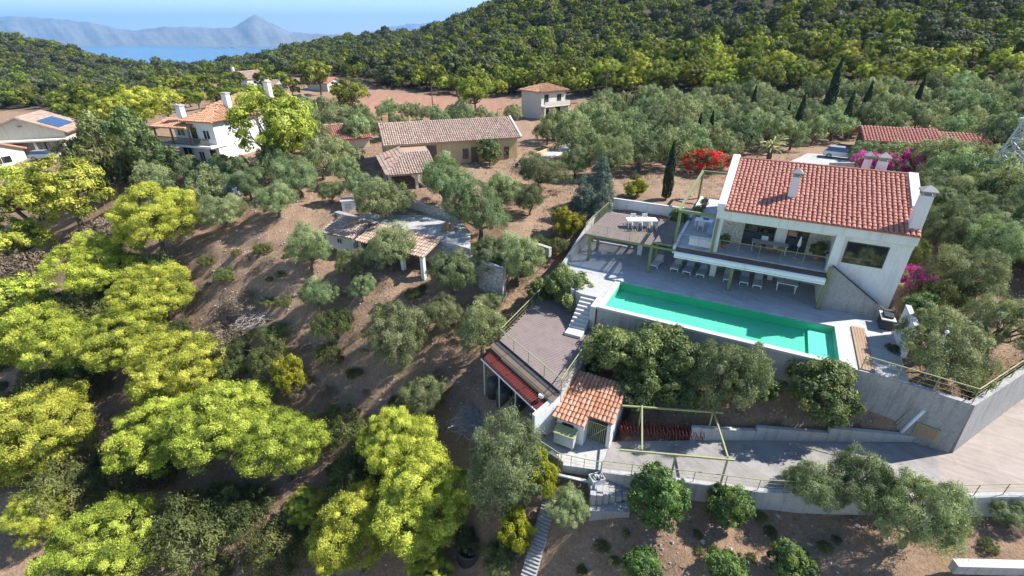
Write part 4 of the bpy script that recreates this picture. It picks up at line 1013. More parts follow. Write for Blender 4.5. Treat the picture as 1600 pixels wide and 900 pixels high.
# stacked roof tiles by the bed
ts = thing('tile_stack', 'long stack of dark red roof tiles beside the drive', 'tile stack', P(1030, 676, -4.85), 0)
tv, tf = tile_shape(0.26, 0.42, 5)
tme = bpy.data.meshes.new('tile'); tme.from_pydata(tv, [], tf); tme.materials.append(MATS['dark_red_tile']); set_tint(tme, [0.3] * len(tf))
rr = random.Random(4)
for row in range(2):
    for i in range(26):
        for lev in range(2):
            t_ = bpy.data.objects.new('tile', tme); col.objects.link(t_); t_.parent = ts
            t_.location = (-2.55 + i * 0.2 + rr.gauss(0, 0.02), -0.25 + row * 0.45 - 0.004 * i * 5, 0.02 + lev * 0.36 - 0.012 * i * 0 + rr.gauss(0, 0.01)); t_.rotation_euler = (R(78) + rr.gauss(0, 0.08), rr.gauss(0, 0.06), R(90) + rr.gauss(0, 0.08))

# ------------------------------------------------------------------ stair down the slope, bottom centre
ss = thing('garden_stair', 'narrow concrete stair running down the slope between the trees', 'stairs', (0, 0, 0))
pA, pB = P(862, 775, -6.9), P(822, 912, -9.7)
nS = 24
for i in range(nS):
    p = pA.lerp(pB, i / nS); q = pA.lerp(pB, (i + 1) / nS); dd = Vector((pB.x - pA.x, pB.y - pA.y, 0)).normalized(); n_ = Vector((dd.y, -dd.x, 0)) * 0.42
    z = p.z + 0.1
    MB().hexa([(p - n_).xy.to_3d() + Vector((0, 0, z - 0.5)), (p + n_).xy.to_3d() + Vector((0, 0, z - 0.5)), (q + n_).xy.to_3d() + Vector((0, 0, z - 0.5)), (q - n_).xy.to_3d() + Vector((0, 0, z - 0.5))],
              [(p - n_).xy.to_3d() + Vector((0, 0, z)), (p + n_).xy.to_3d() + Vector((0, 0, z)), (q + n_).xy.to_3d() + Vector((0, 0, z)), (q - n_).xy.to_3d() + Vector((0, 0, z))]).build('step', 'concrete', ss, bevel=0.015)
fs = thing('fan_stair', 'fan of concrete steps below the yard of the tiled shed', 'stairs', (0, 0, 0))
for i in range(7):
    p = P(927 + i * 9, 757 + (i % 2) * 0, -5.5 - i * 0.16); q = P(925 + i * 10, 790, -6.0 - i * 0.1)
    MB().bar((p.x, p.y, -5.5 - 0.13 * i), (q.x, q.y, -5.55 - 0.13 * i), 0.34, 0.9).build('step', 'concrete', fs, bevel=0.01)
MB().prism([tuple(P(*q, -5.9))[:2] for q in ((918, 752), (922, 795), (985, 798), (990, 752))], -7.2, -6.05).build('base', 'concrete', fs)
bx = thing('planter_box', 'old pale box of rubble at the head of the fan steps', 'box', P(932, 752, -5.2), 0.3)
for (x0, x1, y0, y1) in ((-0.4, -0.36, -0.3, 0.3), (0.36, 0.4, -0.3, 0.3), (-0.36, 0.36, -0.3, -0.26), (-0.36, 0.36, 0.26, 0.3)): MB().box(x0, x1, y0, y1, -0.5, 0.4).build('side', 'grey_plastic', bx)
for i in range(6): MB().box(-0.3 + 0.1 * i, -0.12 + 0.1 * i, -0.2 + 0.06 * (i % 3), 0.02 + 0.07 * (i % 3), 0.1, 0.3 + 0.07 * (i % 4)).build('rubble', 'pale_concrete', bx)
MB().tube(P(850, 737, -5.35), P(922, 753, -5.35), 0.09, n=8).build('drain_pipe', 'white_paint', label='white pipe lying below the yard railing', cat='pipe', smooth=True)
p = P(735, 868, -11.2)
wt = thing('water_tank', 'dark round open tank half hidden under the pines at the bottom', 'tank', p)
MB().lathe([(0.85, -0.4), (0.88, 0.9), (0.93, 1.0), (0.8, 1.0), (0.78, 0.7), (0.02, 0.7)], 22).build('body', 'dark_metal', wt, smooth=True)
p0_, p1_ = P(1488, 886, -5.0), P(1640, 890, -4.8)
gw = thing('kerb_wall', 'low white wall at the bottom right corner', 'wall', p0_)
MB().bar((0, 0, 0), p1_ - p0_, 0.35, 0.6).build('wall_face', 'pale_concrete', gw, bevel=0.02); MB().bar((0, 0, 0.335), p1_ - p0_ + Vector((0, 0, 0.335)), 0.42, 0.06).build('coping', 'coping_stone', gw)

# ------------------------------------------------------------------ the tan farmhouse
CR = R(18.5)
fo = Vector((-15.6, 61.0, 2.6))
fh = thing('farmhouse', 'long tan farmhouse with weathered tile roof in the middle of the olive groves', 'house', fo, CR)
w = MB(); w.box(0.0, 17.2, 0, 9.0, -1.2, 3.4); w.build('wall', 'cream_stucco', fh)
for x in (0.0, 17.0): MB().gable([(0, 3.4), (9.0, 3.4), (4.5, 5.1)], x, x + 0.2).build('gable', 'cream_stucco', fh)
f1 = [(-0.45, -0.5, 3.3), (17.6, -0.5, 3.3), (17.6, 4.5, 5.25), (-0.45, 4.5, 5.25)]; f2 = [(17.6, 9.5, 3.3), (-0.45, 9.5, 3.3), (-0.45, 4.5, 5.25), (17.6, 4.5, 5.25)]
rf = roof_slab([f1, f2], 0.14).build('roof', 'old_tile', fh); tile_slope('roof_tiles', [f1, f2], 'old_tile', 0.28, 0.42, rf, 4, random.Random(6))
c = MB(); c.gable([(-0.45, 3.2), (4.5, 5.12), (4.5, 5.42), (-0.45, 3.5)], 17.5, 17.72); c.build('verge', 'ivory_stucco', rf); 
c = MB(); c.gable([(4.5, 5.12), (9.5, 3.2), (9.5, 3.5), (4.5, 5.42)], 17.5, 17.72); c.build('verge', 'ivory_stucco', rf)
for x, y in ((16.3, 4.9), (0.6, 5.0)):
    o = MB().box(x - 0.35, x + 0.35, y - 0.35, y + 0.35, 4.6, 6.05).build('chimney', 'cream_stucco', rf)
    k = MB()
    for s_ in (-0.24, 0, 0.24): k.tube((x + s_, y, 6.05), (x + s_, y, 6.4), 0.1, 0.07, 6)
    k.build('chimney_pots', 'terracotta_pot', fh)
window(fh, 9.6, 10.4, 0.9, 2.2, -0.002, frame='brown_wood', glass='brown_wood', name='shutter'); window(fh, 10.75, 11.75, 0.0, 2.35, -0.002, frame='brown_wood', glass='brown_wood', name='door')
window(fh, 12.2, 13.0, 0.9, 2.2, -0.002, frame='brown_wood', glass='brown_wood', name='shutter'); window(fh, 15.3, 16.0, 0.5, 2.1, -0.002, frame='brown_wood', glass='window_glass')
window(fh, 5.0, 6.2, 0.9, 2.9, -0.002, frame='brown_wood', glass='brown_wood', name='shutter')
pw = thing('porch', 'tiled porch roof on pillars before the left end of the tan farmhouse', 'porch', fo, CR)
pe = 1.75; pr_ = 2.95
g1 = [(-1.0, -9.0, pe), (4.7, -9.0, pe), (4.7, -3.2, pr_), (1.6, -3.2, pr_)]; g2 = [(-1.4, -0.5, pe + 0.4), (-1.0, -9.0, pe), (1.6, -3.2, pr_), (1.6, -0.55, pr_ + 0.1)]
rf2 = roof_slab([g1, g2], 0.12).build('roof', 'old_tile', pw); tile_slope('roof_tiles', [g1, g2], 'old_tile', 0.28, 0.42, rf2, 4, random.Random(7))
g3 = [(1.6, -0.55, pr_ + 0.04), (1.6, -3.2, pr_ - 0.02), (4.7, -3.2, pr_ - 0.02), (4.7, -0.55, pr_ + 0.04)]; roof_slab([g3], 0.1).build('roof', 'old_tile', pw)
for (x, y) in ((-0.7, -8.6), (2.2, -8.7), (4.4, -8.7), (-0.9, -4.5)): MB().box(x - 0.16, x + 0.16, y - 0.16, y + 0.16, -1.6, pe + 0.05).build('pillar', 'ivory_stucco', pw)
MB().box(-1.0, 4.7, -8.95, -0.6, -2.2, -0.6).build('porch_floor', 'terracotta_pot', pw); MB().box(2.4, 4.6, -8.9, -8.7, -0.6, 0.0).build('parapet', 'ivory_stucco', pw); MB().box(-0.4, 4.6, -3.6, -3.3, -0.6, pe + 0.9).build('wall', 'terracotta_pot', pw)
p = P(537, 226, 3.0)
ob = thing('outbuilding', 'low outbuilding with bright red tile roof left of the tan farmhouse', 'building', (p.x, p.y, 2.4), R(25))
MB().box(-3.6, 3.6, -2.2, 2.6, -0.5, 1.9).build('wall', 'ivory_stucco', ob)
h1 = [(-4.0, -2.7, 1.8), (4.0, -2.7, 1.8), (4.0, 2.9, 3.2), (-4.0, 2.9, 3.2)]; r3 = roof_slab([h1], 0.1).build('roof', 'red_tile', ob); tile_slope('roof_tiles', [h1], 'red_tile', 0.3, 0.42, r3, 3); MB().bar((-4.0, 2.95, 3.24), (4.0, 2.95, 3.24), 0.3, 0.12).build('ridge', 'ivory_stucco', r3)
# courtyard and its stone wall, hut and open shed
cy = [P(*q, 1.25) for q in ((548, 345), (640, 366), (735, 392), (735, 365), (715, 345), (660, 318), (630, 318))]
MB().prism([(q.x, q.y) for q in cy], 0.2, 1.45).build('courtyard', 'pale_concrete', kind='structure', label='paved courtyard below the tan farmhouse')
pa, pb, pc = P(523, 334, 1.3), P(640, 368, 1.3), P(785, 412, 0.95)
cw = thing('stone_wall', 'long field stone retaining wall below the farmhouse courtyard', 'wall', pa)
for (q0, q1, e_) in ((pa, pb, 0.0), (pb, pc, -0.85)):
    dd = (q1 - q0).normalized(); n_ = Vector((-dd.y, dd.x, 0)) * 0.5; a_, b_ = q0 - pa, q1 - pa
    MB().hexa([a_ + Vector((0, 0, -3.2)), b_ + Vector((0, 0, -3.6)), b_ + n_ + Vector((0, 0, -3.6)), a_ + n_ + Vector((0, 0, -3.2))], [a_ + Vector((0, 0, 0.1)), b_ + Vector((0, 0, 0.1 + e_)), b_ + n_ + Vector((0, 0, 0.1 + e_)), a_ + n_ + Vector((0, 0, 0.1))]).build('wall_face', 'field_stone', cw)
    MB().hexa([a_ - n_ * 0.1 + Vector((0, 0, 0.102)), b_ - n_ * 0.1 + Vector((0, 0, 0.102 + e_)), b_ + n_ * 1.1 + Vector((0, 0, 0.102 + e_)), a_ + n_ * 1.1 + Vector((0, 0, 0.102))], [a_ - n_ * 0.1 + Vector((0, 0, 0.2)), b_ - n_ * 0.1 + Vector((0, 0, 0.2 + e_)), b_ + n_ * 1.1 + Vector((0, 0, 0.2 + e_)), a_ + n_ * 1.1 + Vector((0, 0, 0.2))]).build('coping', 'concrete', cw)
qa, qb = P(630, 322, 1.6), P(722, 345, 1.6)
c2 = thing('stone_wall', 'low stone wall between the courtyard and the olive trees', 'wall', qa)
MB().bar((0, 0, 0), qb - qa, 0.4, 1.6).build('wall_face', 'field_stone', c2)
qa, qb = P(800, 368, 1.0), P(860, 388, 0.9)
c2 = thing('stone_wall', 'short stone terrace wall right of the courtyard', 'wall', qa)
MB().bar((0, 0, -0.4), qb - qa + Vector((0, 0, -0.4)), 0.4, 0.9).build('wall_face', 'field_stone', c2)
qa, qb = P(760, 405, 0.4), P(700, 352, 1.6)
ht = thing('white_hut', 'small white hut with tiled roof under the stone wall', 'hut', P(512, 390, -0.9), R(-24))
MB().box(0.1, 3.4, 0.0, 2.4, -0.8, 2.0).build('wall', 'white_stucco', ht)
h1 = [(-0.3, -0.45, 1.95), (3.8, -0.45, 1.95), (3.8, 2.8, 2.7), (-0.3, 2.8, 2.7)]; r4 = roof_slab([h1], 0.1).build('roof', 'old_tile', ht); tile_slope('roof_tiles', [h1], 'old_tile', 0.3, 0.42, r4, 4)
window(ht, 1.5, 2.1, 1.0, 1.5, -0.002, frame='grey_plastic')
os_ = thing('open_shed', 'open shed with tiled roof on white posts under the stone wall', 'shed', P(566, 402, -1.0), R(-29))
h1 = [(-0.2, -0.4, 1.85), (7.9, -0.4, 1.85), (7.9, 2.6, 2.65), (-0.2, 2.6, 2.65)]; r5 = roof_slab([h1], 0.1).build('roof', 'old_tile', os_); tile_slope('roof_tiles', [h1], 'old_tile', 0.3, 0.42, r5, 4, random.Random(13))
for x in (0.15, 2.7, 5.2, 7.5): MB().box(x - 0.17, x + 0.17, -0.2, 0.14, -0.9, 1.84).build('post', 'white_stucco', os_)
MB().box(0.0, 7.7, 2.2, 2.4, -0.9, 2.5).build('back_wall', 'concrete', os_); MB().box(-0.02, 0.18, 0.2, 2.2, -0.9, 1.9).build('side_wall', 'concrete', os_)
p = P(548, 318, 2.0); o = thing('meter_box', 'small white kiosk beside the path left of the courtyard', 'kiosk', (p.x, p.y, 1.4), R(15)); MB().box(-0.9, 0.9, -0.6, 0.6, -0.3, 1.0).build('body', 'white_stucco', o, bevel=0.02); MB().box(-1.0, 1.0, -0.7, 0.7, 1.0, 1.1).build('slab_roof', 'pale_concrete', o); MB().box(-0.6, 0.0, -0.63, -0.602, 0.2, 0.8).build('hatch', 'grey_plastic', o)
o = thing('rubble_heap', 'small heap of yellow stone and planks in the courtyard', 'rubble', P(697, 360, 1.46), 0.2)
for i in range(7): MB().box(-0.5 + 0.16 * i, -0.2 + 0.16 * i, -0.3 + 0.1 * (i % 3), 0.1 + 0.1 * (i % 3), 0, 0.35 + 0.2 * (i % 4)).build('block', 'bench_wood', o)

# ------------------------------------------------------------------ white house with hipped orange roofs, left
def hip(x0, x1, y0, y1, z0, zr, ridge_in):
    cy_ = (y0 + y1) / 2
    return [[(x0, y0, z0), (x1, y0, z0), (x1 - ridge_in, cy_, zr), (x0 + ridge_in, cy_, zr)], [(x1, y1, z0), (x0, y1, z0), (x0 + ridge_in, cy_, zr), (x1 - ridge_in, cy_, zr)],
            [(x1, y0, z0), (x1, y1, z0), (x1 - ridge_in, cy_, zr)], [(x0, y1, z0), (x0, y0, z0), (x0 + ridge_in, cy_, zr)]]
HR = R(-17)
ho = Vector((-38.7, 64.6, 2.4))
hd = thing('white_house', 'white two storey house with hipped orange roofs and brown balcony at the left', 'house', ho, HR)
MB().box(-4.4, 0, 0, 7.5, -1.5, 5.7).build('wall', 'white_stucco', hd); MB().box(-8.6, -4.4, 1.5, 9.5, -1.5, 5.5).build('wall', 'white_stucco', hd); MB().box(-9.0, -0.5, 8.5, 15.5, -1.5, 6.1).build('wall', 'white_stucco', hd)
r6 = hip(-5.0, 0.6, -0.6, 8.1, 5.7, 7.2, 2.6); r7 = hip(-9.8, 0.3, 8.1, 16.2, 6.1, 7.9, 3.6)
rr1 = roof_slab(r6, 0.12).build('roof', 'pale_tile', hd); tile_slope('roof_tiles', r6, 'pale_tile', 0.36, 0.5, rr1, 3)
rr2 = roof_slab(r7, 0.12).build('roof', 'pale_tile', hd); tile_slope('roof_tiles', r7, 'pale_tile', 0.36, 0.5, rr2, 3)
r8 = [(-9.2, -1.3, 4.9), (-3.2, -1.3, 4.9), (-3.2, 1.6, 5.6), (-9.2, 1.6, 5.6)]; rr3 = roof_slab([r8], 0.12).build('roof', 'pale_tile', hd); tile_slope('roof_tiles', [r8], 'pale_tile', 0.36, 0.5, rr3, 3)
MB().box(-9.0, 0.15, -1.25, 1.5, 2.5, 2.75).build('balcony_slab', 'white_stucco', hd)
bl = MB(); bl.box(-9.0, 0.1, -1.24, -1.18, 3.6, 3.72); bl.box(-9.0, 0.1, -1.24, -1.18, 2.85, 2.93); bal = bl.build('balcony_rail', 'brown_wood', hd)
for i in range(46): MB().box(-8.95 + i * 0.197, -8.87 + i * 0.197, -1.23, -1.19, 2.93, 3.6).build('baluster', 'brown_wood', bal)
for x in (-8.8, -6.0, -3.0): MB().box(x - 0.08, x + 0.08, -1.2, -1.04, 2.75, 4.95).build('balcony_post', 'brown_wood', hd)
for (x0, x1) in ((-8.1, -6.8), (-6.3, -5.2)): window(hd, x0, x1, 3.3, 4.5, 1.498)
window(hd, -3.9, -2.9, 2.8, 4.85, -0.002, frame='brown_wood', name='door'); window(hd, -1.9, -0.8, 3.4, 4.6, -0.002); window(hd, -3.6, -2.6, 0.5, 1.8, -0.002); window(hd, -1.6, -0.6, 0, 2.1, -0.002, frame='brown_wood', name='door')
window(hd, -8.0, -6.4, 0.1, 2.1, 1.498)
for (x, y, z0, z1) in ((-5.8, 1.0, 5.2, 7.3), (-1.4, 4.6, 6.0, 8.6), (-2.2, 13.5, 6.6, 9.3)):
    o = MB().box(x - 0.4, x + 0.4, y - 0.35, y + 0.35, z0, z1).build('chimney', 'white_stucco', rr1); MB().box(x - 0.5, x + 0.5, y - 0.45, y + 0.45, z1 + 0.001, z1 + 0.16).build('chimney_cap', 'pale_concrete', hd)
MB().lathe([(0.9, 7.3), (0.9, 7.75), (0.5, 8.1), (0.05, 8.2)], 14, at=(-4.4, 11.2, -0.4)).build('roof_dome', 'white_paint', hd, smooth=True)
MB().box(-0.3, 3.0, -3.5, -0.6, -1.6, -0.1).build('entrance_step', 'white_stucco', hd)

# ------------------------------------------------------------------ far left house with solar panels, cream house, others
eo = P(48, 240, -0.6); 
he = thing('solar_house', 'pale pink house with solar panels on its roof at the left edge', 'house', (eo.x, eo.y, -0.6), R(20))
MB().box(-6, 6, 0, 9, -1.5, 3.6).build('wall', 'ivory_stucco', he); MB().gable([(0, 0), (0, 0), (0, 0)], 0, 0) 
MB().profile([(-6.0, 3.6), (6.0, 3.6), (0.2, 5.9)], 0.0, 0.25).build('gable', 'ivory_stucco', he)
e1 = [(-6.8, 9.2, 3.35), (-6.8, -0.6, 3.35), (0.2, -0.6, 6.1), (0.2, 9.2, 6.1)]; e2 = [(6.8, -0.6, 3.35), (6.8, 9.2, 3.35), (0.2, 9.2, 6.1), (0.2, -0.6, 6.1)]
r9 = roof_slab([e1, e2], 0.15).build('roof', 'old_tile', he); tile_slope('roof_tiles', [e1, e2], 'old_tile', 0.42, 0.6, r9, 3)
p, ex, ey, nz = plane_axes(e2)
for i in range(4):
    a_ = p[0] + ex * (1.0 + 1.5 * i) + ey * 1.6 + nz * 0.22; MB().hexa([a_, a_ + ex * 1.4, a_ + ex * 1.4 + ey * 3.0, a_ + ey * 3.0], [a_ + nz * 0.06, a_ + ex * 1.4 + nz * 0.06, a_ + ex * 1.4 + ey * 3.0 + nz * 0.06, a_ + ey * 3.0 + nz * 0.06]).build('solar_panel', 'solar_glass', he)
MB().box(-6.2, 6.4, -2.0, -0.01, 2.2, 2.42).build('canopy', 'ivory_stucco', he)
for x in (-6, -2, 2, 6): MB().box(x - 0.15, x + 0.15, -1.9, -1.6, -1.0, 2.2).build('canopy_post', 'ivory_stucco', he)
window(he, -4.5, -3.0, 0.4, 2.0, -0.012); window(he, 1, 3.4, 0.2, 2.1, -0.012, bars=3); window(he, 3.8, 5.6, 0.2, 2.1, -0.012, bars=2)
MB().lathe([(0.35, -0.02), (0.35, 0.03)], 12).build('round_vent', 'brown_wood', he).location = (0.2, -0.03, 4.6)
co = P(868, 183, 2.3)
hc = thing('cream_house', 'cream two storey house with flat hipped roof before the pine wood', 'house', (co.x, co.y, 2.3), R(38))
MB().box(-4.2, 2.6, 0, 6.5, -1, 5.3).build('wall', 'ivory_stucco', hc); MB().box(2.6, 5.0, 0.6, 5.0, -1, 2.6).build('wall', 'ivory_stucco', hc)
q1_ = hip(-4.8, 3.2, -0.6, 7.1, 5.3, 6.5, 3.0); r10 = roof_slab(q1_, 0.15).build('roof', 'pale_tile', hc); tile_slope('roof_tiles', q1_, 'pale_tile', 0.45, 0.6, r10, 3)
q2_ = [(2.6, -0.9, 2.5), (5.6, -0.9, 2.5), (5.6, 5.4, 3.1), (2.6, 5.4, 3.1)]; r11 = roof_slab([q2_], 0.12).build('roof', 'pale_tile', hc); tile_slope('roof_tiles', [q2_], 'pale_tile', 0.45, 0.6, r11, 3)
MB().box(-4.4, 2.8, -1.4, -0.01, 2.4, 2.6).build('balcony_slab', 'white_stucco', hc); MB().box(-4.4, 2.8, -1.4, -1.3, 2.6, 3.4).build('balcony_parapet', 'ivory_stucco', hc)
for (x0, x1, z0, z1) in ((-3.4, -2.2, 2.8, 4.7), (0.2, 1.4, 3.2, 4.6), (-3.4, -2.0, 0.2, 2.1), (-0.2, 1.2, 0.2, 2.1)): window(hc, x0, x1, z0, z1, -0.002, frame='brown_wood')
window_side(hc, 1.4, 2.4, 3.2, 4.5, 2.602, frame='brown_wood'); window_side(hc, 3.8, 4.8, 3.2, 4.5, 2.602, frame='brown_wood'); window_side(hc, 2.0, 3.2, 0.5, 1.9, 5.002)
for (x, y) in ((-4.2, -1.3), (2.6, -1.3)): MB().box(x - 0.15, x + 0.15, y, y + 0.3, -1, 2.4).build('balcony_post', 'ivory_stucco', hc)
go = P(1425, 240, 3.0)
hg = thing('red_roof_building', 'long low building with red ribbed roof behind the villa', 'building', (go.x, go.y, 2.8), R(-20))
MB().box(-6, 7.5, 0, 5.0, -1, 1.9).build('wall', 'brown_wood', hg)
g1 = [(-6.6, -1.0, 1.75), (3.0, -1.0, 1.75), (3.0, 3.0, 3.2), (-6.6, 3.0, 3.2)]; g2 = [(3.01, -1.4, 1.5), (8.6, -1.4, 1.5), (8.6, 3.0, 2.9), (3.01, 3.0, 2.9)]; g3 = [(3.0, 6.5, 1.75), (-6.6, 6.5, 1.75), (-6.6, 3.0, 3.2), (3.0, 3.0, 3.2)]
r12 = roof_slab([g1, g2, g3], 0.12).build('roof', 'red_tile', hg); tile_slope('roof_tiles', [g1, g2, g3], 'red_tile', 0.4, 0.5, r12, 4, random.Random(17))
for x in (-6.4, -2, 2.8, 8.3): MB().box(x - 0.1, x + 0.1, -0.95, -0.75, -1, 1.7).build('post', 'brown_wood', hg)
def small_house(x, y, z, rz, wx, wy, hw, hr, wall, tile, label, chim=True):
    p = P(x, y, z); o = thing('small_house', label, 'house', (p.x, p.y, z - 0.2), rz)
    MB().box(-wx / 2, wx / 2, 0, wy, -1, hw).build('wall', wall, o)
    MB().profile([(-wx / 2, hw), (wx / 2, hw), (0, hw + hr)], 0.0, 0.2).build('gable', wall, o)
    a1 = [(wx / 2 + 0.4, -0.4, hw - 0.1), (wx / 2 + 0.4, wy + 0.4, hw - 0.1), (0, wy + 0.4, hw + hr + 0.1), (0, -0.4, hw + hr + 0.1)]; a2 = [(-wx / 2 - 0.4, wy + 0.4, hw - 0.1), (-wx / 2 - 0.4, -0.4, hw - 0.1), (0, -0.4, hw + hr + 0.1), (0, wy + 0.4, hw + hr + 0.1)]
    r_ = roof_slab([a1, a2], 0.12).build('roof', tile, o); tile_slope('roof_tiles', [a1, a2], tile, 0.5, 0.6, r_, 3)
    window(o, -wx * 0.2, wx * 0.2, 0.8, 2.0, -0.002)
    if chim: MB().box(-0.4, 0.4, -0.6, -0.002, 0, hw + hr + 1.4).build('chimney', wall, o)
    return o
small_house(372, 138, 3.0, R(-20), 9, 9, 3.0, 1.9, 'white_stucco', 'old_tile', 'white gabled house with tall chimney among trees at the left back')
small_house(525, 142, 2.8, R(60), 6, 9, 2.6, 1.3, 'ivory_stucco', 'red_tile', 'small hut with red brown roof beside the dense dark pine', False)
small_house(8, 262, -1.8, R(70), 7, 9, 2.8, 1.4, 'ivory_stucco', 'pale_tile', 'low house with pale tiled roof cut by the left edge', False)
p = P(425, 128, 2.6); 
small_house(615, 175, 2.2, R(10), 3, 4, 2.0, 0.7, 'white_stucco', 'old_tile', 'tiny white shed behind the farmhouse roof', False) if False else None
# pale parking place behind the villa
pk = [(1215, 262), (1262, 240), (1345, 246), (1380, 262), (1330, 285), (1220, 290)]
pq = [P(x, y, 3.0) for x, y in pk]
MB().prism([(q.x, q.y) for q in pq], 2.4, 3.06).build('parking', 'pale_concrete', kind='structure', label='pale concrete parking place behind the villa')
q0, q1 = P(1295, 262, 3.1), P(1352, 262, 3.1)
o = thing('garden_wall', 'low grey wall between the parked car and the villa roof', 'wall', q0); MB().bar((0, 0, 0.3), q1 - q0 + Vector((0, 0, 0.3)), 0.3, 0.7).build('wall_face', 'pale_concrete', o)
def lane(label, line, width, mat):
    q = [P(x, y, d=hit(x, y)) for x, y in line]; m = MB(); L_, Rr = [], []
    for k in range(len(q) - 1):
        n = max(2, int((q[k + 1] - q[k]).length / 0.6))
        for i in range(n + (1 if k == len(q) - 2 else 0)):
            c = q[k].lerp(q[k + 1], i / n); dd = Vector((q[k + 1].x - q[k].x, q[k + 1].y - q[k].y, 0)).normalized(); nn_ = Vector((-dd.y, dd.x, 0)) * width / 2
            row = []
            for t_ in (-1, -0.5, 0, 0.5, 1):
                e = c + nn_ * t_; row.append((e.x, e.y, ground(e.x, e.y) + (0.10 if abs(t_) < 1 else -0.25)))
            L_.append(row)
    vs = [v for r_ in L_ for v in r_]
    m.add(vs, [(k * 5 + j + 1, k * 5 + j, (k + 1) * 5 + j, (k + 1) * 5 + j + 1) for k in range(len(L_) - 1) for j in range(4)])
    m.build('lane', mat, kind='structure', label=label, smooth=True)
lane('pale earth lane right of the farmhouse', [(812, 262), (848, 248), (888, 230), (905, 222)], 4.0, 'pale_concrete')
lane('pale yard among the far houses', [(428, 146), (440, 136), (446, 126)], 6.0, 'pale_concrete')
q0, q1 = P(812, 256, d=hit(812, 256)), P(872, 231, d=hit(872, 231))
o = thing('garden_wall', 'low cream wall along the lane right of the farmhouse', 'wall', q0); MB().bar((0, 0, 0.1), q1 - q0 + Vector((0, 0, 0.1)), 0.3, 0.9).build('wall_face', 'cream_stucco', o)
# ------------------------------------------------------------------ cars
def car(label, at, rz, paint, glass='window_glass'):
    o = thing('parked_car', label, 'car', at, rz)
    body = MB().profile([(-2.05, 0.32), (2.05, 0.32), (2.1, 0.62), (1.95, 0.82), (1.1, 0.95), (-1.75, 0.98), (-2.05, 0.9), (-2.1, 0.6)], -0.86, 0.86)
    body.build('body', paint, o, bevel=0.08)
    lo_ = [(1.05, -0.8, 0.955), (1.05, 0.8, 0.955), (-1.8, 0.8, 0.985), (-1.8, -0.8, 0.985)]; up = [(0.25, -0.62, 1.46), (0.25, 0.62, 1.46), (-1.5, 0.62, 1.46), (-1.5, -0.62, 1.46)]
    MB().hexa([lo_[3], lo_[0], lo_[1], lo_[2]], [up[3], up[0], up[1], up[2]]).build('windows', glass, o)
    MB().box(-1.52, 0.28, -0.64, 0.64, 1.462, 1.51).build('roof', paint, o, bevel=0.03)
    for sx in (-1.3, 1.3):
        for sy in (-0.8, 0.8):
            wv = MB().tube((sx, sy - 0.1, 0.32), (sx, sy + 0.1, 0.32), 0.32, n=16).build('wheel', 'black_plastic', o)
            MB().tube((sx, sy + (0.101 if sy > 0 else -0.101), 0.32), (sx, sy + (0.115 if sy > 0 else -0.115), 0.32), 0.19, n=12).build('rim', 'grey_plastic', wv)
    for sy in (-0.6, 0.6): MB().box(2.0, 2.11, sy - 0.2, sy + 0.2, 0.62, 0.78).build('headlight', 'white_paint', o)
    return o
m, nt, out = newmat('silver_paint'); principled(nt, out, (0.42, 0.47, 0.52), 0.25, 0.6, metal=0.5)
m, nt, out = newmat('dark_paint'); principled(nt, out, (0.03, 0.035, 0.05), 0.25, 0.6)
m, nt, out = newmat('blue_tarp'); principled(nt, out, (0.09, 0.16, 0.45), 0.5, 0.4)
q = P(1312, 247, 3.06); car('silver hatchback parked behind the villa roof', (q.x, q.y, 3.065), R(-35), 'silver_paint')
q = P(440, 143, 2.7); car('dark car parked among the far houses', (q.x, q.y, ground(q.x, q.y)), R(30), 'dark_paint')
q = P(72, 247, -0.6); car('pale car parked beside the house at the left edge', (q.x, q.y, ground(q.x, q.y)), R(10), 'silver_paint')
q = P(364, 308, 1.3); o = thing('trailer', 'white cart under a blue tarpaulin between olive trees', 'trailer', (q.x, q.y, ground(q.x, q.y)), R(-35))
MB().box(-1.4, 1.4, -0.8, 0.8, 0.45, 0.95).build('box', 'white_paint', o, bevel=0.03); MB().hexa([(-1.5, -0.9, 0.96), (1.5, -0.9, 0.96), (1.5, 0.9, 0.96), (-1.5, 0.9, 0.96)], [(-0.6, -0.5, 1.55), (1.2, -0.4, 1.35), (1.2, 0.4, 1.35), (-0.6, 0.5, 1.5)]).build('tarpaulin', 'blue_tarp', o, bevel=0.1)
for sy in (-0.85, 0.85): MB().tube((0, sy - 0.08, 0.3), (0, sy + 0.08, 0.3), 0.3, n=14).build('wheel', 'black_plastic', o)
# ------------------------------------------------------------------ poles and pylon
def pole(x, y, ht, label):
    dd = hit(x, y); q = P(x, y, d=dd); o = thing('utility_pole', label, 'pole', q)
    MB().tube((0, 0, -0.4), (0, 0, ht), 0.13, 0.09, 8).build('shaft', 'brown_wood', o); MB().bar((-0.8, 0, ht - 0.5), (0.8, 0, ht - 0.5), 0.1, 0.1).build('crossarm', 'brown_wood', o)
    for x_ in (-0.7, 0, 0.7): MB().tube((x_, 0, ht - 0.44), (x_, 0, ht - 0.25), 0.05, n=6).build('insulator', 'white_paint', o)
pole(944, 172, 7.5, 'wooden utility pole in the olive grove right of the cream house')
pole(677, 178, 7.0, 'wooden utility pole in the red field behind the farmhouse')
pole(1570, 190, 9.0, 'tall leaning-looking utility pole at the right edge')
py = thing('lattice_pylon', 'grey steel lattice pylon standing in the trees at the right edge', 'pylon', P(1562, 300, 3.6), R(20))
H_ = 8.0; wb_, wt_ = 1.5, 0.45
def cor(k, z): s_ = wb_ + (wt_ - wb_) * z / H_; return Vector(((s_ if k in (0, 3) else -s_), (s_ if k < 2 else -s_), z))
for k in range(4): MB().bar(cor(k, -0.6), cor(k, H_), 0.13, 0.13).build('leg', 'grey_plastic', py)
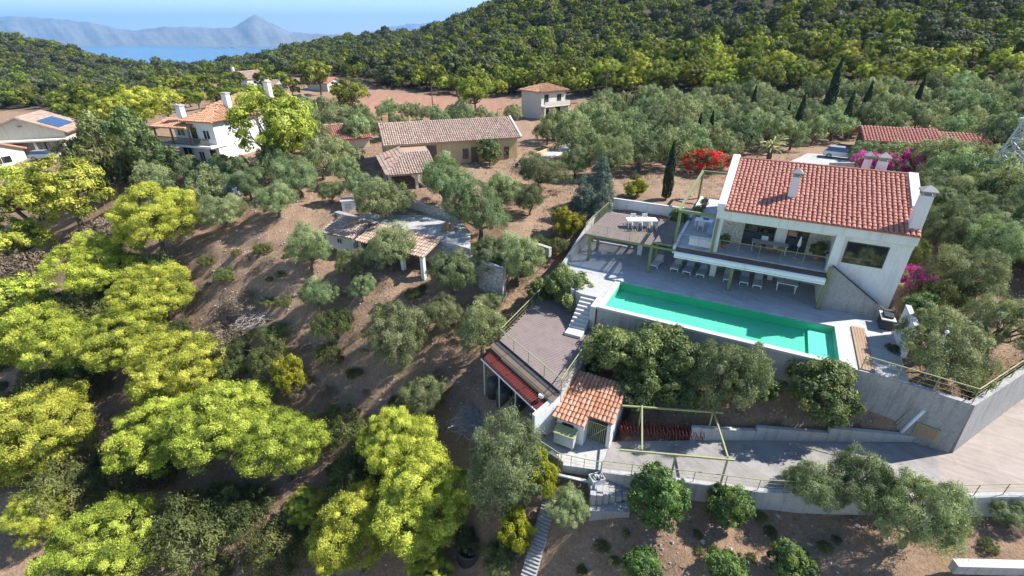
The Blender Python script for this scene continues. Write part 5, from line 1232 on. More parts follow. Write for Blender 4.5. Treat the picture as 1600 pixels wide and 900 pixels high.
for i in range(6):
    za, zb_ = i * H_ / 6, (i + 1) * H_ / 6
    for k in range(4):
        k2 = (k + 1) % 4
        MB().bar(cor(k, za), cor(k2, zb_), 0.07, 0.07).build('brace', 'grey_plastic', py); MB().bar(cor(k2, za), cor(k, zb_), 0.07, 0.07).build('brace', 'grey_plastic', py); MB().bar(cor(k, za), cor(k2, za), 0.07, 0.07).build('strut', 'grey_plastic', py)
MB().bar((-2.6, 0, H_ - 0.6), (2.6, 0, H_ - 0.6), 0.15, 0.15).build('crossarm', 'grey_plastic', py)

# ------------------------------------------------------------------ foliage
def leaf_mesh(name, C, Nn, size, aspect, tint, mat, rng, up=None):
    """One small pointed leaf (a triangle) per row of C, lying across the normal Nn."""
    n = len(C)
    t = rng.normal(size=(n, 3))
    if up is not None: t = t * (1 - up) + np.array([0, 0, 1.0]) * up * 2
    t -= Nn * (t * Nn).sum(-1, keepdims=True); t /= np.linalg.norm(t, axis=1, keepdims=True) + 1e-9
    b = np.cross(Nn, t)
    s = (size * rng.uniform(0.65, 1.35, n))[:, None]
    V = np.empty((n, 3, 3))
    V[:, 0] = C + t * s; V[:, 1] = C - t * s * 0.6 + b * s * aspect; V[:, 2] = C - t * s * 0.6 - b * s * aspect
    me = bpy.data.meshes.new(name)
    me.vertices.add(3 * n); me.vertices.foreach_set('co', V.reshape(-1).astype(np.float32))
    me.loops.add(3 * n); me.loops.foreach_set('vertex_index', np.arange(3 * n, dtype=np.int32))
    me.polygons.add(n); me.polygons.foreach_set('loop_start', np.arange(0, 3 * n, 3, dtype=np.int32)); me.polygons.foreach_set('loop_total', np.full(n, 3, dtype=np.int32))
    me.update(calc_edges=True); me.validate()
    me.materials.append(MATS[mat])
    set_tint(me, np.clip(tint, 0, 1))
    return me
def unit(v): return v / (np.linalg.norm(v, axis=-1, keepdims=True) + 1e-9)
def crown(name, mat, seed, lobes, clumps, cr, nleaf, size, aspect=0.32, flat=0.6, low=-0.25, jit=0.65, upb=0.35, up=None, fill=0.12, tvar=0.22, drop=0.07, reach=1.06):
    """lobes: (x, y, z, rx, rz). Clumps of leaves sit on the lobes, leaves sit on the clumps."""
    rng = np.random.default_rng(seed)
    Q, Tn = [], []
    L = np.array(lobes, float)
    area = L[:, 3] * (L[:, 3] + L[:, 4]); area /= area.sum()
    for l, a in zip(L, area):
        k = max(4, int(clumps * a))
        i = np.arange(k) + 0.5
        ph = np.arccos(np.clip(1 - (1 - low) * i / k, -1, 1)); th = math.pi * (1 + 5 ** 0.5) * i + rng.uniform(0, 6.28)
        d = np.stack([np.cos(th) * np.sin(ph), np.sin(th) * np.sin(ph), np.cos(ph)], -1) + rng.normal(size=(k, 3)) * 0.16
        d = unit(d)
        c = l[:3] + d * np.array([l[3], l[3], l[4]]) * rng.uniform(0.76, reach, (k, 1))
        Q.append(c); Tn.append(unit(d / np.array([l[3], l[3], l[4]])))
    Q = np.concatenate(Q); Tn = np.concatenate(Tn)
    # drop clumps buried deep inside another lobe
    keep = np.ones(len(Q), bool)
    for l in L:
        e = (((Q - l[:3]) / np.array([l[3], l[3], l[4]])) ** 2).sum(-1); keep &= e > 0.45
    keep &= rng.uniform(size=len(Q)) > drop
    Q, Tn = Q[keep], Tn[keep]
    k = len(Q); per = max(3, nleaf // k)
    rc = cr * rng.uniform(0.5, 1.5, k)
    ct = rng.normal(0.5, tvar, k)
    idx = np.repeat(np.arange(k), per); n = len(idx)
    d = unit(rng.normal(size=(n, 3)) + Tn[idx] * 0.75 + np.array([0, 0, upb]))
    rad = rc[idx] * np.where(rng.uniform(size=n) < fill, rng.uniform(0.1, 0.8, n), np.where(rng.uniform(size=n) < 0.14, rng.uniform(1.0, 1.5, n), rng.uniform(0.7, 1.1, n)))
    C = Q[idx] + d * rad[:, None] * np.array([1, 1, flat])
    Nn = unit(d + Tn[idx] * 0.5 + rng.normal(size=(n, 3)) * jit)
    tint = ct[idx] + rng.normal(0, 0.16, n)
    return leaf_mesh(name, C, Nn, size, aspect, tint, mat, rng, up)
def trunk_mesh(name, seed, lobes, base_r, fork, mat='bark', lean=0.1, root=-0.35, extra=0):
    rr = random.Random(seed); m = MB()
    top = Vector((rr.uniform(-lean, lean), rr.uniform(-lean, lean), fork))
    mid = top * 0.5 + Vector((rr.uniform(-lean, lean), rr.uniform(-lean, lean), 0)) * 0.6
    m.tube((0, 0, root), mid, base_r * 1.15, base_r * 0.85, 7); m.tube(mid, top, base_r * 0.85, base_r * 0.7, 7)
    for (x, y, z, rx, rz) in lobes:
        e = Vector((x, y, z)); h = top.lerp(e, 0.55) + Vector((rr.uniform(-.1, .1), rr.uniform(-.1, .1), -0.06))
        m.tube(top, h, base_r * 0.5, base_r * 0.34, 5); m.tube(h, e, base_r * 0.34, base_r * 0.14, 5)
        for _ in range(2 + extra):
            q = e + Vector((rr.uniform(-1, 1) * rx * 0.8, rr.uniform(-1, 1) * rx * 0.8, rr.uniform(-0.2, 0.7) * rz)); m.tube(h.lerp(e, rr.uniform(0.2, 0.9)), q, base_r * 0.15, base_r * 0.05, 4)
    return m.mesh(name, mat)
PROTO = {}
def lob_pine(rr, n, spread=0.55):
    L = [(rr.uniform(-.12, .12), rr.uniform(-.12, .12), 1.42, 0.50, 0.42)]
    for i in range(n):
        t = 2 * math.pi * (i + rr.uniform(-.3, .3)) / n; r_ = spread * rr.uniform(0.75, 1.12)
        L.append((r_ * math.cos(t), r_ * math.sin(t), 1.12 + rr.uniform(-0.25, 0.25), rr.uniform(0.34, 0.48), rr.uniform(0.28, 0.42)))
    for i in range(n):
        t = rr.uniform(0, 6.28); r_ = rr.uniform(0.3, 0.62); L.append((r_ * math.cos(t), r_ * math.sin(t), rr.uniform(0.6, 0.95), rr.uniform(0.28, 0.38), rr.uniform(0.22, 0.32)))
    return L
def lob_round(rr, n, cz, rz, spread=0.5, sz=(0.34, 0.5)):
    L = [(0, 0, cz, 0.6, rz * 0.72)]
    for i in range(n):
        t = 2 * math.pi * (i + rr.uniform(-.35, .35)) / n; r_ = spread * rr.uniform(0.8, 1.2); s_ = rr.uniform(*sz)
        L.append((r_ * math.cos(t), r_ * math.sin(t), cz + rr.uniform(-0.45, 0.5) * rz, s_, s_ * rr.uniform(0.75, 1.1)))
    L.append((rr.uniform(-.25, .25), rr.uniform(-.25, .25), cz + rz * 0.62, 0.36, 0.34))
    return L
def proto(kind, lod, seed):
    key = (kind, lod, seed)
    if key in PROTO: return PROTO[key]
    rr = random.Random(hash((kind == 'pine', kind == 'olive', seed, 5)) & 0xffff)
    # leaf counts and leaf sizes by distance class
    if kind in ('pine', 'forest', 'shade_toned'):
        mat = {'pine': 'pine_needles', 'forest': 'forest_needles', 'shade_toned': 'shade_toned_leaves'}[kind]
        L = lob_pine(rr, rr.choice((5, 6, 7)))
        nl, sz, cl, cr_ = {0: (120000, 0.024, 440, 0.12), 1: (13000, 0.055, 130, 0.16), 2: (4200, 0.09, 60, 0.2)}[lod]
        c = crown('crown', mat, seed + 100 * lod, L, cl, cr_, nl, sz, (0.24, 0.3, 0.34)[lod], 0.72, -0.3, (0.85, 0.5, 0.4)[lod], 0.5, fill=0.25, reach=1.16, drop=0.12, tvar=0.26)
        t = trunk_mesh('trunk', seed, L, 0.07, 0.6, lean=0.12, extra=2 if lod == 0 else 0)
    elif kind == 'olive':
        L = lob_round(rr, rr.choice((6, 7, 8)), 1.08, 0.74, 0.56, (0.26, 0.46))
        nl, sz, cl, cr_ = {0: (42000, 0.034, 210, 0.15), 1: (7000, 0.075, 90, 0.19), 2: (2200, 0.13, 44, 0.24)}[lod]
        c = crown('crown', 'olive_leaves', seed + 40 + 100 * lod, L, cl, cr_, nl, sz, 0.22, 1.15, -0.6, 0.8, 0.35, 0.4, tvar=0.17, drop=0.2, reach=1.24)
        t = trunk_mesh('trunk', seed, L, 0.085, 0.5, lean=0.14, extra=2 if lod == 0 else 0)
    elif kind in ('citrus', 'broad', 'yellow'):
        mat = {'citrus': 'citrus_leaves', 'broad': 'broad_leaves', 'yellow': 'yellow_leaves'}[kind]
        L = lob_round(rr, 6, 1.0, 0.8, 0.48, (0.38, 0.52))
        nl, sz, cl, cr_ = {0: (15000, 0.062, 150, 0.17), 1: (5000, 0.09, 80, 0.2), 2: (2200, 0.13, 44, 0.24)}[lod]
        c = crown('crown', mat, seed + 70 + 100 * lod, L, cl, cr_, nl, sz, 0.36, 1.0, -0.8, 0.75, 0.2)
        t = trunk_mesh('trunk', seed, L, 0.06, 0.45, lean=0.06)
    elif kind in ('scrub', 'dry'):
        mat = 'scrub_leaves' if kind == 'scrub' else 'dry_leaves'
        L = [(x, y, z * 0.62 - 0.1, r1, r2 * 0.8) for x, y, z, r1, r2 in lob_round(rr, 5, 0.75, 0.5, 0.5)]
        nl, sz, cl, cr_ = {0: (13000, 0.042, 120, 0.17), 1: (4500, 0.085, 70, 0.2), 2: (1800, 0.13, 40, 0.24)}[lod]
        if kind == 'dry': nl //= 2
        c = crown('crown', mat, seed + 90 + 100 * lod, L, cl, cr_, nl, sz, 0.28, 0.95, -0.5, 0.9, 0.3, 0.25)
        t = trunk_mesh('trunk', seed, L, 0.035, 0.12, mat='bark' if kind == 'scrub' else 'dead_wood', lean=0.06, extra=3 if kind == 'dry' else 1)
    elif kind == 'cypress':                # half width 1, height 9
        rng = np.random.default_rng(seed); n = 9000 if lod == 0 else 3500
        z = rng.uniform(0.02, 1, n) ** 0.85; th = rng.uniform(0, 6.28, n)
        prof = np.interp(z, [0, 0.06, 0.3, 0.6, 0.85, 1.0], [0.55, 0.85, 1.0, 0.8, 0.42, 0.05]) * (1 + 0.14 * np.sin(th * 3 + z * 14 + seed) + 0.08 * np.sin(th * 7 - z * 31))
        rad = prof * rng.uniform(0.8, 1.05, n)
        C = np.stack([np.cos(th) * rad, np.sin(th) * rad, 0.3 + z * 8.7], -1)
        Nn = unit(np.stack([np.cos(th), np.sin(th), np.full(n, 0.3)], -1) + rng.normal(size=(n, 3)) * 0.6)
        c = leaf_mesh('crown', C, Nn, 0.19 if lod == 0 else 0.3, 0.3, rng.normal(0.5, 0.25, n), 'cypress_leaves', rng, 0.6)
        m = MB(); m.tube((0, 0, -0.5), (0, 0, 7.0), 0.2, 0.05, 6); t = m.mesh('trunk', 'bark')
    elif kind == 'cedar':                  # broad blue grey cone, radius 1, height 3
        rng = np.random.default_rng(seed); k = 150; z = np.sqrt(rng.uniform(0, 1, k)); z = 1 - z; th = rng.uniform(0, 6.28, k); r_ = (1 - z) * 0.85 + 0.05
        Q = np.stack([np.cos(th) * r_, np.sin(th) * r_, 0.25 + z * 2.6], -1); per = 110; idx = np.repeat(np.arange(k), per); n = len(idx)
        d = unit(rng.normal(size=(n, 3))); C = Q[idx] + d * np.array([0.2, 0.2, 0.13]); Nn = unit(d + np.array([0, 0, 0.4]) + rng.normal(size=(n, 3)) * 0.6)
        c = leaf_mesh('crown', C, Nn, 0.05, 0.3, rng.normal(0.5, 0.2, k)[idx] + rng.normal(0, 0.15, n), 'cedar_leaves', rng)
        m = MB(); m.tube((0, 0, -0.4), (0, 0, 2.4), 0.09, 0.02, 6); t = m.mesh('trunk', 'bark')
    elif kind in ('magenta', 'red'):
        L = lob_round(rr, 6, 0.7, 0.5, 0.55)
        c = crown('flowers', kind + '_flowers', seed, L, 60, 0.17, 4200, 0.05, 0.5, 0.9, -0.4, 0.9, 0.3)
        t = crown('leaves', 'broad_leaves', seed + 1, L, 90, 0.16, 3600, 0.055, 0.36, 0.9, -0.6, 0.9, 0.2)
    elif kind == 'palm':
        m = MB(); rr = random.Random(seed)
        for i in range(34):
            th = rr.uniform(0, 6.28); el = rr.uniform(-0.1, 1.25); p = Vector((0, 0, 0.55)); L_ = rr.uniform(0.85, 1.15)
            for s_ in range(5):
                e2 = el - 0.28 * s_; q = p + Vector((math.cos(th) * math.cos(e2), math.sin(th) * math.cos(e2), math.sin(e2))) * L_ / 5
                sd = Vector((-math.sin(th), math.cos(th), 0)) * (0.09 * (1 - s_ / 6)); k0 = len(m.v)
                m.add([p - sd * 1.1, p + Vector((0, 0, 0.02)), p + sd * 1.1, q + sd, q + Vector((0, 0, 0.02)), q - sd], [(0, 1, 4, 5), (1, 2, 3, 4)]); p = q
        c = m.mesh('fronds', 'olive_leaves'); set_tint(c, [0.75 + rr.uniform(-.2, .2) for _ in c.polygons])
        t = MB().tube((0, 0, -0.4), (0, 0, 0.6), 0.16, 0.14, 8).mesh('trunk', 'bark')
    PROTO[key] = (c, t)
    return PROTO[key]
CENTRE = dict(shade_toned=1.15, pine=1.15, forest=1.15, olive=1.1, citrus=1.0, broad=1.0, yellow=0.9, scrub=0.38, dry=0.38, cypress=4.5, cedar=1.2, magenta=0.65, red=0.65, palm=0.6)
TREE_NAME = dict(shade_toned='shade_toned_tree', pine='pine_tree', forest='pine_tree', olive='olive_tree', citrus='citrus_tree', broad='broadleaf_tree', yellow='garden_shrub', scrub='shrub', dry='dry_shrub', cypress='cypress_tree', cedar='conifer_tree', magenta='flowering_shrub', red='flowering_shrub', palm='palm')
TREE_CAT = dict(shade_toned='tree', pine='pine', forest='pine', olive='olive tree', citrus='citrus tree', broad='tree', yellow='shrub', scrub='shrub', dry='shrub', cypress='cypress', cedar='conifer', magenta='shrub', red='shrub', palm='palm')
PLACED = []
ROWS = {}
ORD = ['first', 'second', 'third', 'fourth', 'fifth', 'sixth', 'seventh', 'eighth', 'ninth', 'tenth'] + ['%dth' % i for i in range(11, 80)]
ORD[20:23] = ['21st', '22nd', '23rd']; ORD[30:33] = ['31st', '32nd', '33rd']
def row_labels(objs, text, depth):
    objs = sorted(objs, key=lambda o: math.hypot(o.location.x, o.location.y)); n = max(1, int(math.ceil(len(objs) / depth)))
    per = int(math.ceil(len(objs) / n))
    for r_ in range(n):
        row = sorted(objs[r_ * per:(r_ + 1) * per], key=lambda o: math.atan2(o.location.x, o.location.y))
        for i, o in enumerate(row): o['label'] = '%s, %s row from the front, %s from the left' % (text, ORD[r_], ORD[i])
tree_rr = random.Random(21)
def put(kind, X, Y, Z, s, label, group, sz=1.0, lod=None, seed=None):
    d = math.hypot(X, Y)
    if lod is None: lod = 0 if d < 62 else (1 if d < 135 else 2)
    nvar = {0: 5, 1: 4, 2: 5}[lod] if kind in ('pine', 'forest', 'olive') else 3
    if seed is None: seed = tree_rr.randrange(nvar) + 1
    c, t = proto(kind, lod, seed)
    o = thing(TREE_NAME[kind], label, TREE_CAT[kind], (X, Y, Z), tree_rr.uniform(0, 6.28), group)
    o.scale = (s, s, s * sz)
    link(c.name.split('.')[0], c, o); link(t.name.split('.')[0], t, o)
    PLACED.append((X, Y, s))
    return o
def grow(kind, x, y, w, label, sz=1.0, group=None, z=None, **kw):
    """A plant whose crown centre is seen at (x, y) and is w px wide in the photo, standing on the ground."""
    d = 40.0
    for _ in range(6):
        s = w / 2 * d / FPX
        if z is not None: d = (z + CENTRE[kind] * s * sz - CAM_H) / ray(x, y)[2]
        else: d = hit(x, y, CENTRE[kind] * s * sz) or d
    s = w / 2 * d / FPX
    p = P(x, y, d=d)
    zz = z if z is not None else ground(p.x, p.y)
    return put(kind, p.x, p.y, zz - 0.03, s / 0.97, label, group, sz, **kw)

G = dict(pine='bright pines on the slope at the left', olive='olive trees on the terraces', scrub='dark shrubs under the pines', citrus='citrus trees in the garden below the drive')
for x, y, w, sz, lab in (
    (22, 300, 115, 1, 'bright pine cut by the left edge below the solar house'), (100, 298, 130, 1, 'large bright pine with a bare forked trunk below the solar house'), (22, 372, 95, 1, 'yellow green pine low at the left edge beside the brown dead shrub'),
    (243, 338, 125, 1.05, 'bright pine standing alone beside the dry grass patch'), (155, 412, 130, 0.95, 'broad bright pine left of the bare eroded slope'), (240, 458, 125, 0.9, 'bright pine at the edge of the bare eroded slope'),
    (28, 468, 100, 1, 'bright pine at the left edge, halfway down'), (80, 530, 150, 1, 'wide bright pine near the left edge, halfway down'), (190, 535, 135, 0.95, 'bright pine left of the round crowned one'), (272, 575, 140, 1.05, 'round dense bright pine beside the bare eroded slope'),
    (50, 675, 175, 1, 'very large bright pine at the left edge, lower down'), (255, 675, 150, 0.95, 'large bright pine, left one of the wide central clump'), (350, 660, 165, 1.0, 'large bright pine, middle one of the wide central clump'), (440, 690, 145, 1.0, 'large bright pine, right one of the wide central clump'),
    (60, 800, 95, 0.95, 'smaller bright pine half in shade at the lower left'), (150, 862, 180, 1.0, 'big round bright pine at the bottom left corner'),
    (625, 690, 130, 1.1, 'bright pine above the others at the bottom centre'), (660, 785, 170, 1.05, 'biggest bright pine at the bottom centre'), (548, 830, 145, 1.25, 'tall bright pine at the bottom edge left of centre'), (480, 790, 65, 1.2, 'narrow bright pine between two large ones at the bottom'), (672, 897, 80, 1.0, 'bright pine top cut by the bottom edge')):
    grow('pine', x, y, w * 0.94, lab, sz, G['pine'])
for x, y, w, lab in ((425, 195, 125, 'bright spreading pine beside the white house'), (547, 148, 56, 'dense dark green pine before the red field'), (215, 165, 60, 'pine behind the white house, leftmost of three'), (178, 178, 55, 'bright pine left of the white house'), (250, 150, 55, 'bright pine just behind the white house roof'),
                     (740, 145, 52, 'large pine at the edge of the red field'), (425, 102, 40, 'dark pine above the far yard'), (495, 115, 48, 'pine between the far hut and the dark car')):
    grow('pine' if x < 300 or x == 425 else 'forest', x, y, w, lab, 1.1, 'pines among the houses')
for x, y, w, sz, lab in (
    (597, 316, 88, 0.9, 'dark olive tree left of the farmhouse courtyard'), (695, 285, 85, 1, 'large olive tree before the farmhouse porch'), (745, 330, 95, 1, 'large olive tree right of the courtyard'), (845, 268, 78, 0.8, 'rounded olive tree beside the lane right of the farmhouse'), (900, 252, 48, 0.95, 'olive tree with visible trunk right of the lane'),
    (828, 310, 45, 1.1, 'small olive tree on the bare soil right of the courtyard'), (785, 300, 60, 1, 'olive tree behind the large one right of the courtyard'), (812, 405, 85, 1, 'olive tree at the right end of the stone wall'), (705, 426, 74, 0.95, 'olive tree below the middle of the stone wall'), (692, 487, 64, 0.95, 'olive tree on the slope left of the roof deck, upper one'), (752, 515, 82, 1.1, 'pale olive tree touching the roof deck'),
    (620, 525, 100, 1.1, 'largest pale olive tree in the middle of the slope'), (608, 388, 76, 0.95, 'olive tree in front of the open shed'), (765, 398, 62, 0.9, 'olive tree before the right end of the stone wall'), (480, 385, 68, 1.1, 'olive tree left of the white hut'), (495, 462, 58, 1.0, 'grey olive tree on the slope below the white hut'), (430, 310, 62, 0.9, 'olive tree left of the curved path'), (466, 276, 64, 0.95, 'olive tree above the curved path'), (342, 333, 64, 0.9, 'olive tree below the blue tarpaulin'), (325, 290, 60, 1.0, 'olive tree left of the blue tarpaulin'), (388, 268, 55, 0.95, 'olive tree behind the blue tarpaulin'), (425, 255, 55, 1, 'olive tree under the spreading pine'),
    (790, 735, 128, 1.25, 'big grey olive tree beside the bottom pines'), (664, 615, 74, 1.0, 'olive tree on the slope above the twig pile'), (1135, 590, 115, 1.05, 'tall grey olive tree in the bed below the pool'), (1285, 610, 105, 0.95, 'light leafed tree at the right end of the bed below the pool'),
    (1270, 762, 88, 1.0, 'olive tree below the drive, left of three'), (1345, 752, 100, 1.05, 'olive tree below the drive, middle of three'), (1440, 800, 125, 1.2, 'olive tree below the drive, right and largest of three'), (1582, 800, 60, 0.7, 'small olive bush under the drive at the right edge'),
    (890, 790, 64, 0.95, 'small olive tree right of the long narrow stair'), (515, 300, 38, 0.9, 'small olive tree beside the meter kiosk'), (540, 265, 45, 1.0, 'olive tree left of the porch'), (500, 245, 60, 1.1, 'olive tree below the red roofed outbuilding'), (560, 290, 45, 1.0, 'olive tree at the left corner of the porch')):
    grow('olive' if x != 1285 else 'broad', x, y, w, lab, sz, G['olive'])
grow('olive', 1478, 545, 130, 'round bushy olive inside the terrace end by the lamp post', 0.85, G['olive'], z=-1.15)
for x, y, w, sz, lab in ((1030, 778, 88, 1.05, 'dark green citrus tree under the drive, left of two'), (1142, 790, 68, 1.05, 'dark green citrus tree under the drive, right of two'), (1005, 885, 62, 1.0, 'small citrus tree at the bottom edge, left'), (1135, 888, 66, 0.9, 'small citrus tree at the bottom edge, middle'), (1238, 880, 70, 0.9, 'small dark citrus tree at the bottom edge, right')):
    grow('citrus', x, y, w, lab, sz, G['citrus'])
for x, y, w, sz, lab in ((960, 550, 95, 0.95, 'dark leafy tree in the bed nearest the roof deck'), (1010, 555, 100, 0.95, 'dark leafy tree in the middle of the bed below the pool'), (1055, 555, 85, 1.0, 'dark leafy tree against the pool wall'), (1000, 605, 80, 0.9, 'leafy tree at the front of the bed below the pool'), (1060, 610, 75, 0.9, 'leafy tree at the front of the bed left of the grey olive'), (1175, 600, 75, 0.9, 'leafy tree right of the grey olive in the bed'),
                         (888, 452, 70, 1.15, 'dense green hedge tree beside the pool steps'), (848, 458, 50, 1.0, 'leafy shrub left of the roof deck railing'), (765, 236, 38, 1.1, 'green tree against the farmhouse wall')):
    grow('broad', x, y, w, lab, sz, 'leafy trees near the villa')
for x, y, w, sz, lab in ((228, 238, 52, 1.5, 'tall dark tree left of the white house balcony'), (200, 210, 60, 1.5, 'dark tree left of the white house, farther back'), (150, 215, 55, 1.4, 'dark tree right of the solar house'), (262, 250, 40, 1.2, 'dark tree at the foot of the white house'), (300, 262, 42, 0.9, 'dark bush before the white house door'), (350, 258, 40, 0.9, 'dark bush at the corner of the white house')):
    grow('broad', x, y, w, lab, sz, 'dark trees round the white house')
for x, y, w, sz, lab, k in ((520, 510, 60, 1.6, 'green shrub in the middle of the bare slope', 'scrub'), (420, 565, 66, 1.5, 'green shrub right of the round bright pine', 'scrub'), (455, 590, 48, 1.4, 'yellowish shrub right of the round bright pine', 'yellow'), (515, 555, 45, 1.4, 'small shrub below the grey olive', 'scrub'), (352, 430, 38, 1.2, 'small shrub on the path bank', 'scrub'),
                         (235, 425, 75, 1.3, 'dark green shrub behind the broad bright pine', 'scrub'), (170, 262, 95, 1.8, 'tall dull green shrub below the solar house', 'scrub'), (130, 240, 60, 1.5, 'grey green shrub right of the solar house', 'scrub'), (105, 765, 120, 1.5, 'dark shrub mass between the lower left pines', 'scrub'), (300, 830, 150, 1.5, 'largest dark shrub between the bottom pines', 'scrub'), (215, 740, 110, 1.4, 'dark shrub under the central pine clump', 'scrub'),
                         (370, 800, 100, 1.4, 'dark shrub right of the bottom left pine', 'scrub'), (440, 860, 110, 1.4, 'dark shrub left of the tall bottom pine', 'scrub'), (560, 740, 100, 1.5, 'dark shrub between the central clump and the bottom pines', 'scrub'), (535, 670, 80, 1.4, 'dark shrub in the shade right of the central clump', 'scrub'), (430, 520, 50, 1.2, 'dark shrub on the eroded slope', 'scrub'), (100, 610, 110, 1.4, 'dark shrub between the left edge pines', 'scrub'), (140, 480, 100, 1.3, 'dark shrub left of the round bright pine, higher up', 'scrub'),
                         (840, 745, 60, 1.5, 'bright yellow green bush at the yard corner', 'yellow'), (805, 830, 55, 1.5, 'yellow green bush beside the long narrow stair', 'yellow'), (995, 295, 34, 0.9, 'round yellow green bush beside the lone cypress', 'yellow'), (885, 350, 48, 1.0, 'yellow green bush left of the slatted deck', 'yellow'), (870, 385, 50, 1.0, 'grey bush below the yellow one left of the deck', 'scrub'), (845, 380, 40, 1, 'small grey bush left of the deck', 'scrub'),
                         (780, 870, 60, 1.3, 'small bush beside the round tank', 'scrub'), (40, 420, 85, 1.2, 'leafless brown shrub at the left edge', 'dry'), (175, 355, 70, 0.8, 'dry straw coloured bush behind the lone bright pine', 'dry'), (350, 520, 90, 0.9, 'dead brushwood on the eroded slope', 'dry'), (385, 470, 70, 0.7, 'dry brush at the top of the eroded slope', 'dry'), (470, 600, 55, 0.9, 'dry shrub below the yellowish shrub', 'dry')):
    grow(k, x, y, w, lab, sz, G['scrub'] if k == 'scrub' else None)
for x, y, w, lab in ((938, 285, 50, 'blue grey conifer left of the lone cypress, taller one'), (912, 310, 46, 'blue grey conifer left of the lone cypress, lower one'), (940, 320, 40, 'blue grey conifer behind the slatted deck')): grow('cedar', x, y, w, lab, 1.0, 'blue grey conifers')
def cyp(x, yb, yt, label):
    dd = hit(x, yb); q = P(x, yb, d=dd); ht = 1.22 * (yb - yt) * dd / FPX / 0.93
    put('cypress', q.x, q.y, q.z - 0.1, ht / 9.0, label, 'cypresses', 1.0).scale = (ht / 9 * 0.75, ht / 9 * 0.75, ht / 9)
cyp(1040, 312, 243, 'lone dark cypress beside the garden wall of the villa')
for x, yb, yt, lab in ((1086, 236, 193, 'cypress behind the red flowers, left'), (1104, 234, 190, 'cypress behind the red flowers, right'), (976, 186, 160, 'small cypress in the grove, left of a pair'), (986, 186, 160, 'small cypress in the grove, right of a pair'), (1053, 183, 160, 'small cypress in the grove standing alone'), (1170, 190, 150, 'cypress in the grove with a broad foot'), (1224, 206, 172, 'thin cypress left of the tall one'), (1240, 218, 166, 'cypress left of the tallest one'), (1286, 196, 124, 'tallest cypress behind the villa'), (1296, 200, 178, 'short cypress right of the tallest one'), (1314, 212, 162, 'cypress behind the villa, third from the right'), (1342, 196, 147, 'cypress behind the villa, second from the right'), (1425, 178, 138, 'cypress above the red ribbed roof')):
    cyp(x, yb, yt, lab)
for k, x, y, w, sz, lab in (('red', 1100, 252, 62, 0.9, 'red bougainvillea behind the steel pergola, left part'), ('red', 1132, 254, 46, 0.8, 'red bougainvillea behind the steel pergola, right part'), ('magenta', 1362, 258, 52, 1.1, 'magenta bougainvillea behind the roof ridge, left of the chimney'), ('magenta', 1408, 260, 60, 1.1, 'magenta bougainvillea behind the roof ridge, right of the chimney'), ('magenta', 1435, 440, 58, 1.1, 'magenta bougainvillea at the right corner of the villa')):
    grow(k, x, y, w, lab, sz, 'bougainvilleas')
for k, x, y, w, sz, lab in (('scrub', 1425, 395, 50, 1.6, 'olive coloured shrub against the right side of the villa'), ('scrub', 1470, 460, 75, 1.5, 'dark shrub right of the magenta bougainvillea'), ('broad', 1440, 480, 50, 0.9, 'leafy bush below the magenta bougainvillea'), ('olive', 1520, 430, 95, 0.9, 'large olive right of the villa beside the brown bare patch'), ('olive', 1570, 510, 110, 0.9, 'large olive tree at the right edge above the retaining wall'), ('olive', 1470, 350, 80, 1.0, 'olive tree right of the villa chimney'), ('scrub', 1400, 545, 30, 0.6, 'small weed patch beside the screen wall')):
    grow(k, x, y, w, lab, sz, 'plants along the right side of the villa')
for x, y, w, lab in ((1352, 236, 40, 'olive bush before the left end of the red ribbed roof'), (1405, 240, 46, 'olive bush before the middle of the red ribbed roof'), (1448, 243, 50, 'olive bush before the right end of the red ribbed roof'), (1500, 240, 55, 'olive tree right of the red ribbed roof')):
    grow('olive', x, y, w, lab, 0.8, 'olives before the red ribbed roof')
grow('palm', 1205, 232, 50, 'small palm behind the villa roof', 1.2, None, lod=0)
def potted(label, at, s, kind='broad'):
    o = thing('potted_plant', label, 'potted plant', at, 0)
    MB().lathe([(0.16, 0), (0.24, 0.3), (0.26, 0.36), (0.22, 0.36), (0.2, 0.3)], 12).build('pot', 'terracotta_pot', o, smooth=True)
    c, t = proto(kind, 1, 2); q = link('foliage', c, o); q.scale = (s, s, s); q.location = (0, 0, 0.3)
potted('big potted plant on the right end of the balcony', loc(13.9, 9.9, 2.752), 0.62); potted('potted plant beside the left balcony pillar', loc(7.35, 9.3, 2.752), 0.45); potted('potted plant at the far end of the upper terrace', loc(4.5, 19.0, 2.752), 0.4); potted('potted shrub by the open edge of the upper terrace', loc(4.4, 15.6, 2.752), 0.5)
for a, b, w, lab in ((2.9, 14.4, 0.95, 'green climber beside the raised boards of the deck'),):
    q = loc(a, b, 2.5); put('broad', q.x, q.y, 1.9, w, lab, None, 1.0)

# ------------------------------------------------------------------ the olive groves (each tree on its own), garden trees on the right
gr_ = random.Random(33)
def clear(X, Y, s, k=0.8):
    return all((X - a) ** 2 + (Y - b) ** 2 > ((s + c) * k) ** 2 for a, b, c in PLACED)
BUILT = [([tuple(loc(a, b))[:2] for a, b in pts]) for pts in ([(-6, -11), (21, -3), (32, 10), (33, 14), (24, 14), (21, 24), (4, 25), (-6, 18)],)]
HC = fo + Vector((6, 9, 0))
def free(X, Y):
    if any(inside((X, Y), p) for p in BUILT): return False
    for c_, r_ in (((-8 + 0, 66), 13), ((-12, 56), 7), ((-42, 71), 10), ((co.x, co.y + 4), 6.5), ((go.x, go.y + 2), 9), ((eo.x, eo.y + 4), 9), ((P(1310, 250, 3).x, P(1310, 250, 3).y), 7)):
        if (X - c_[0]) ** 2 + (Y - c_[1]) ** 2 < r_ * r_: return False
    return True
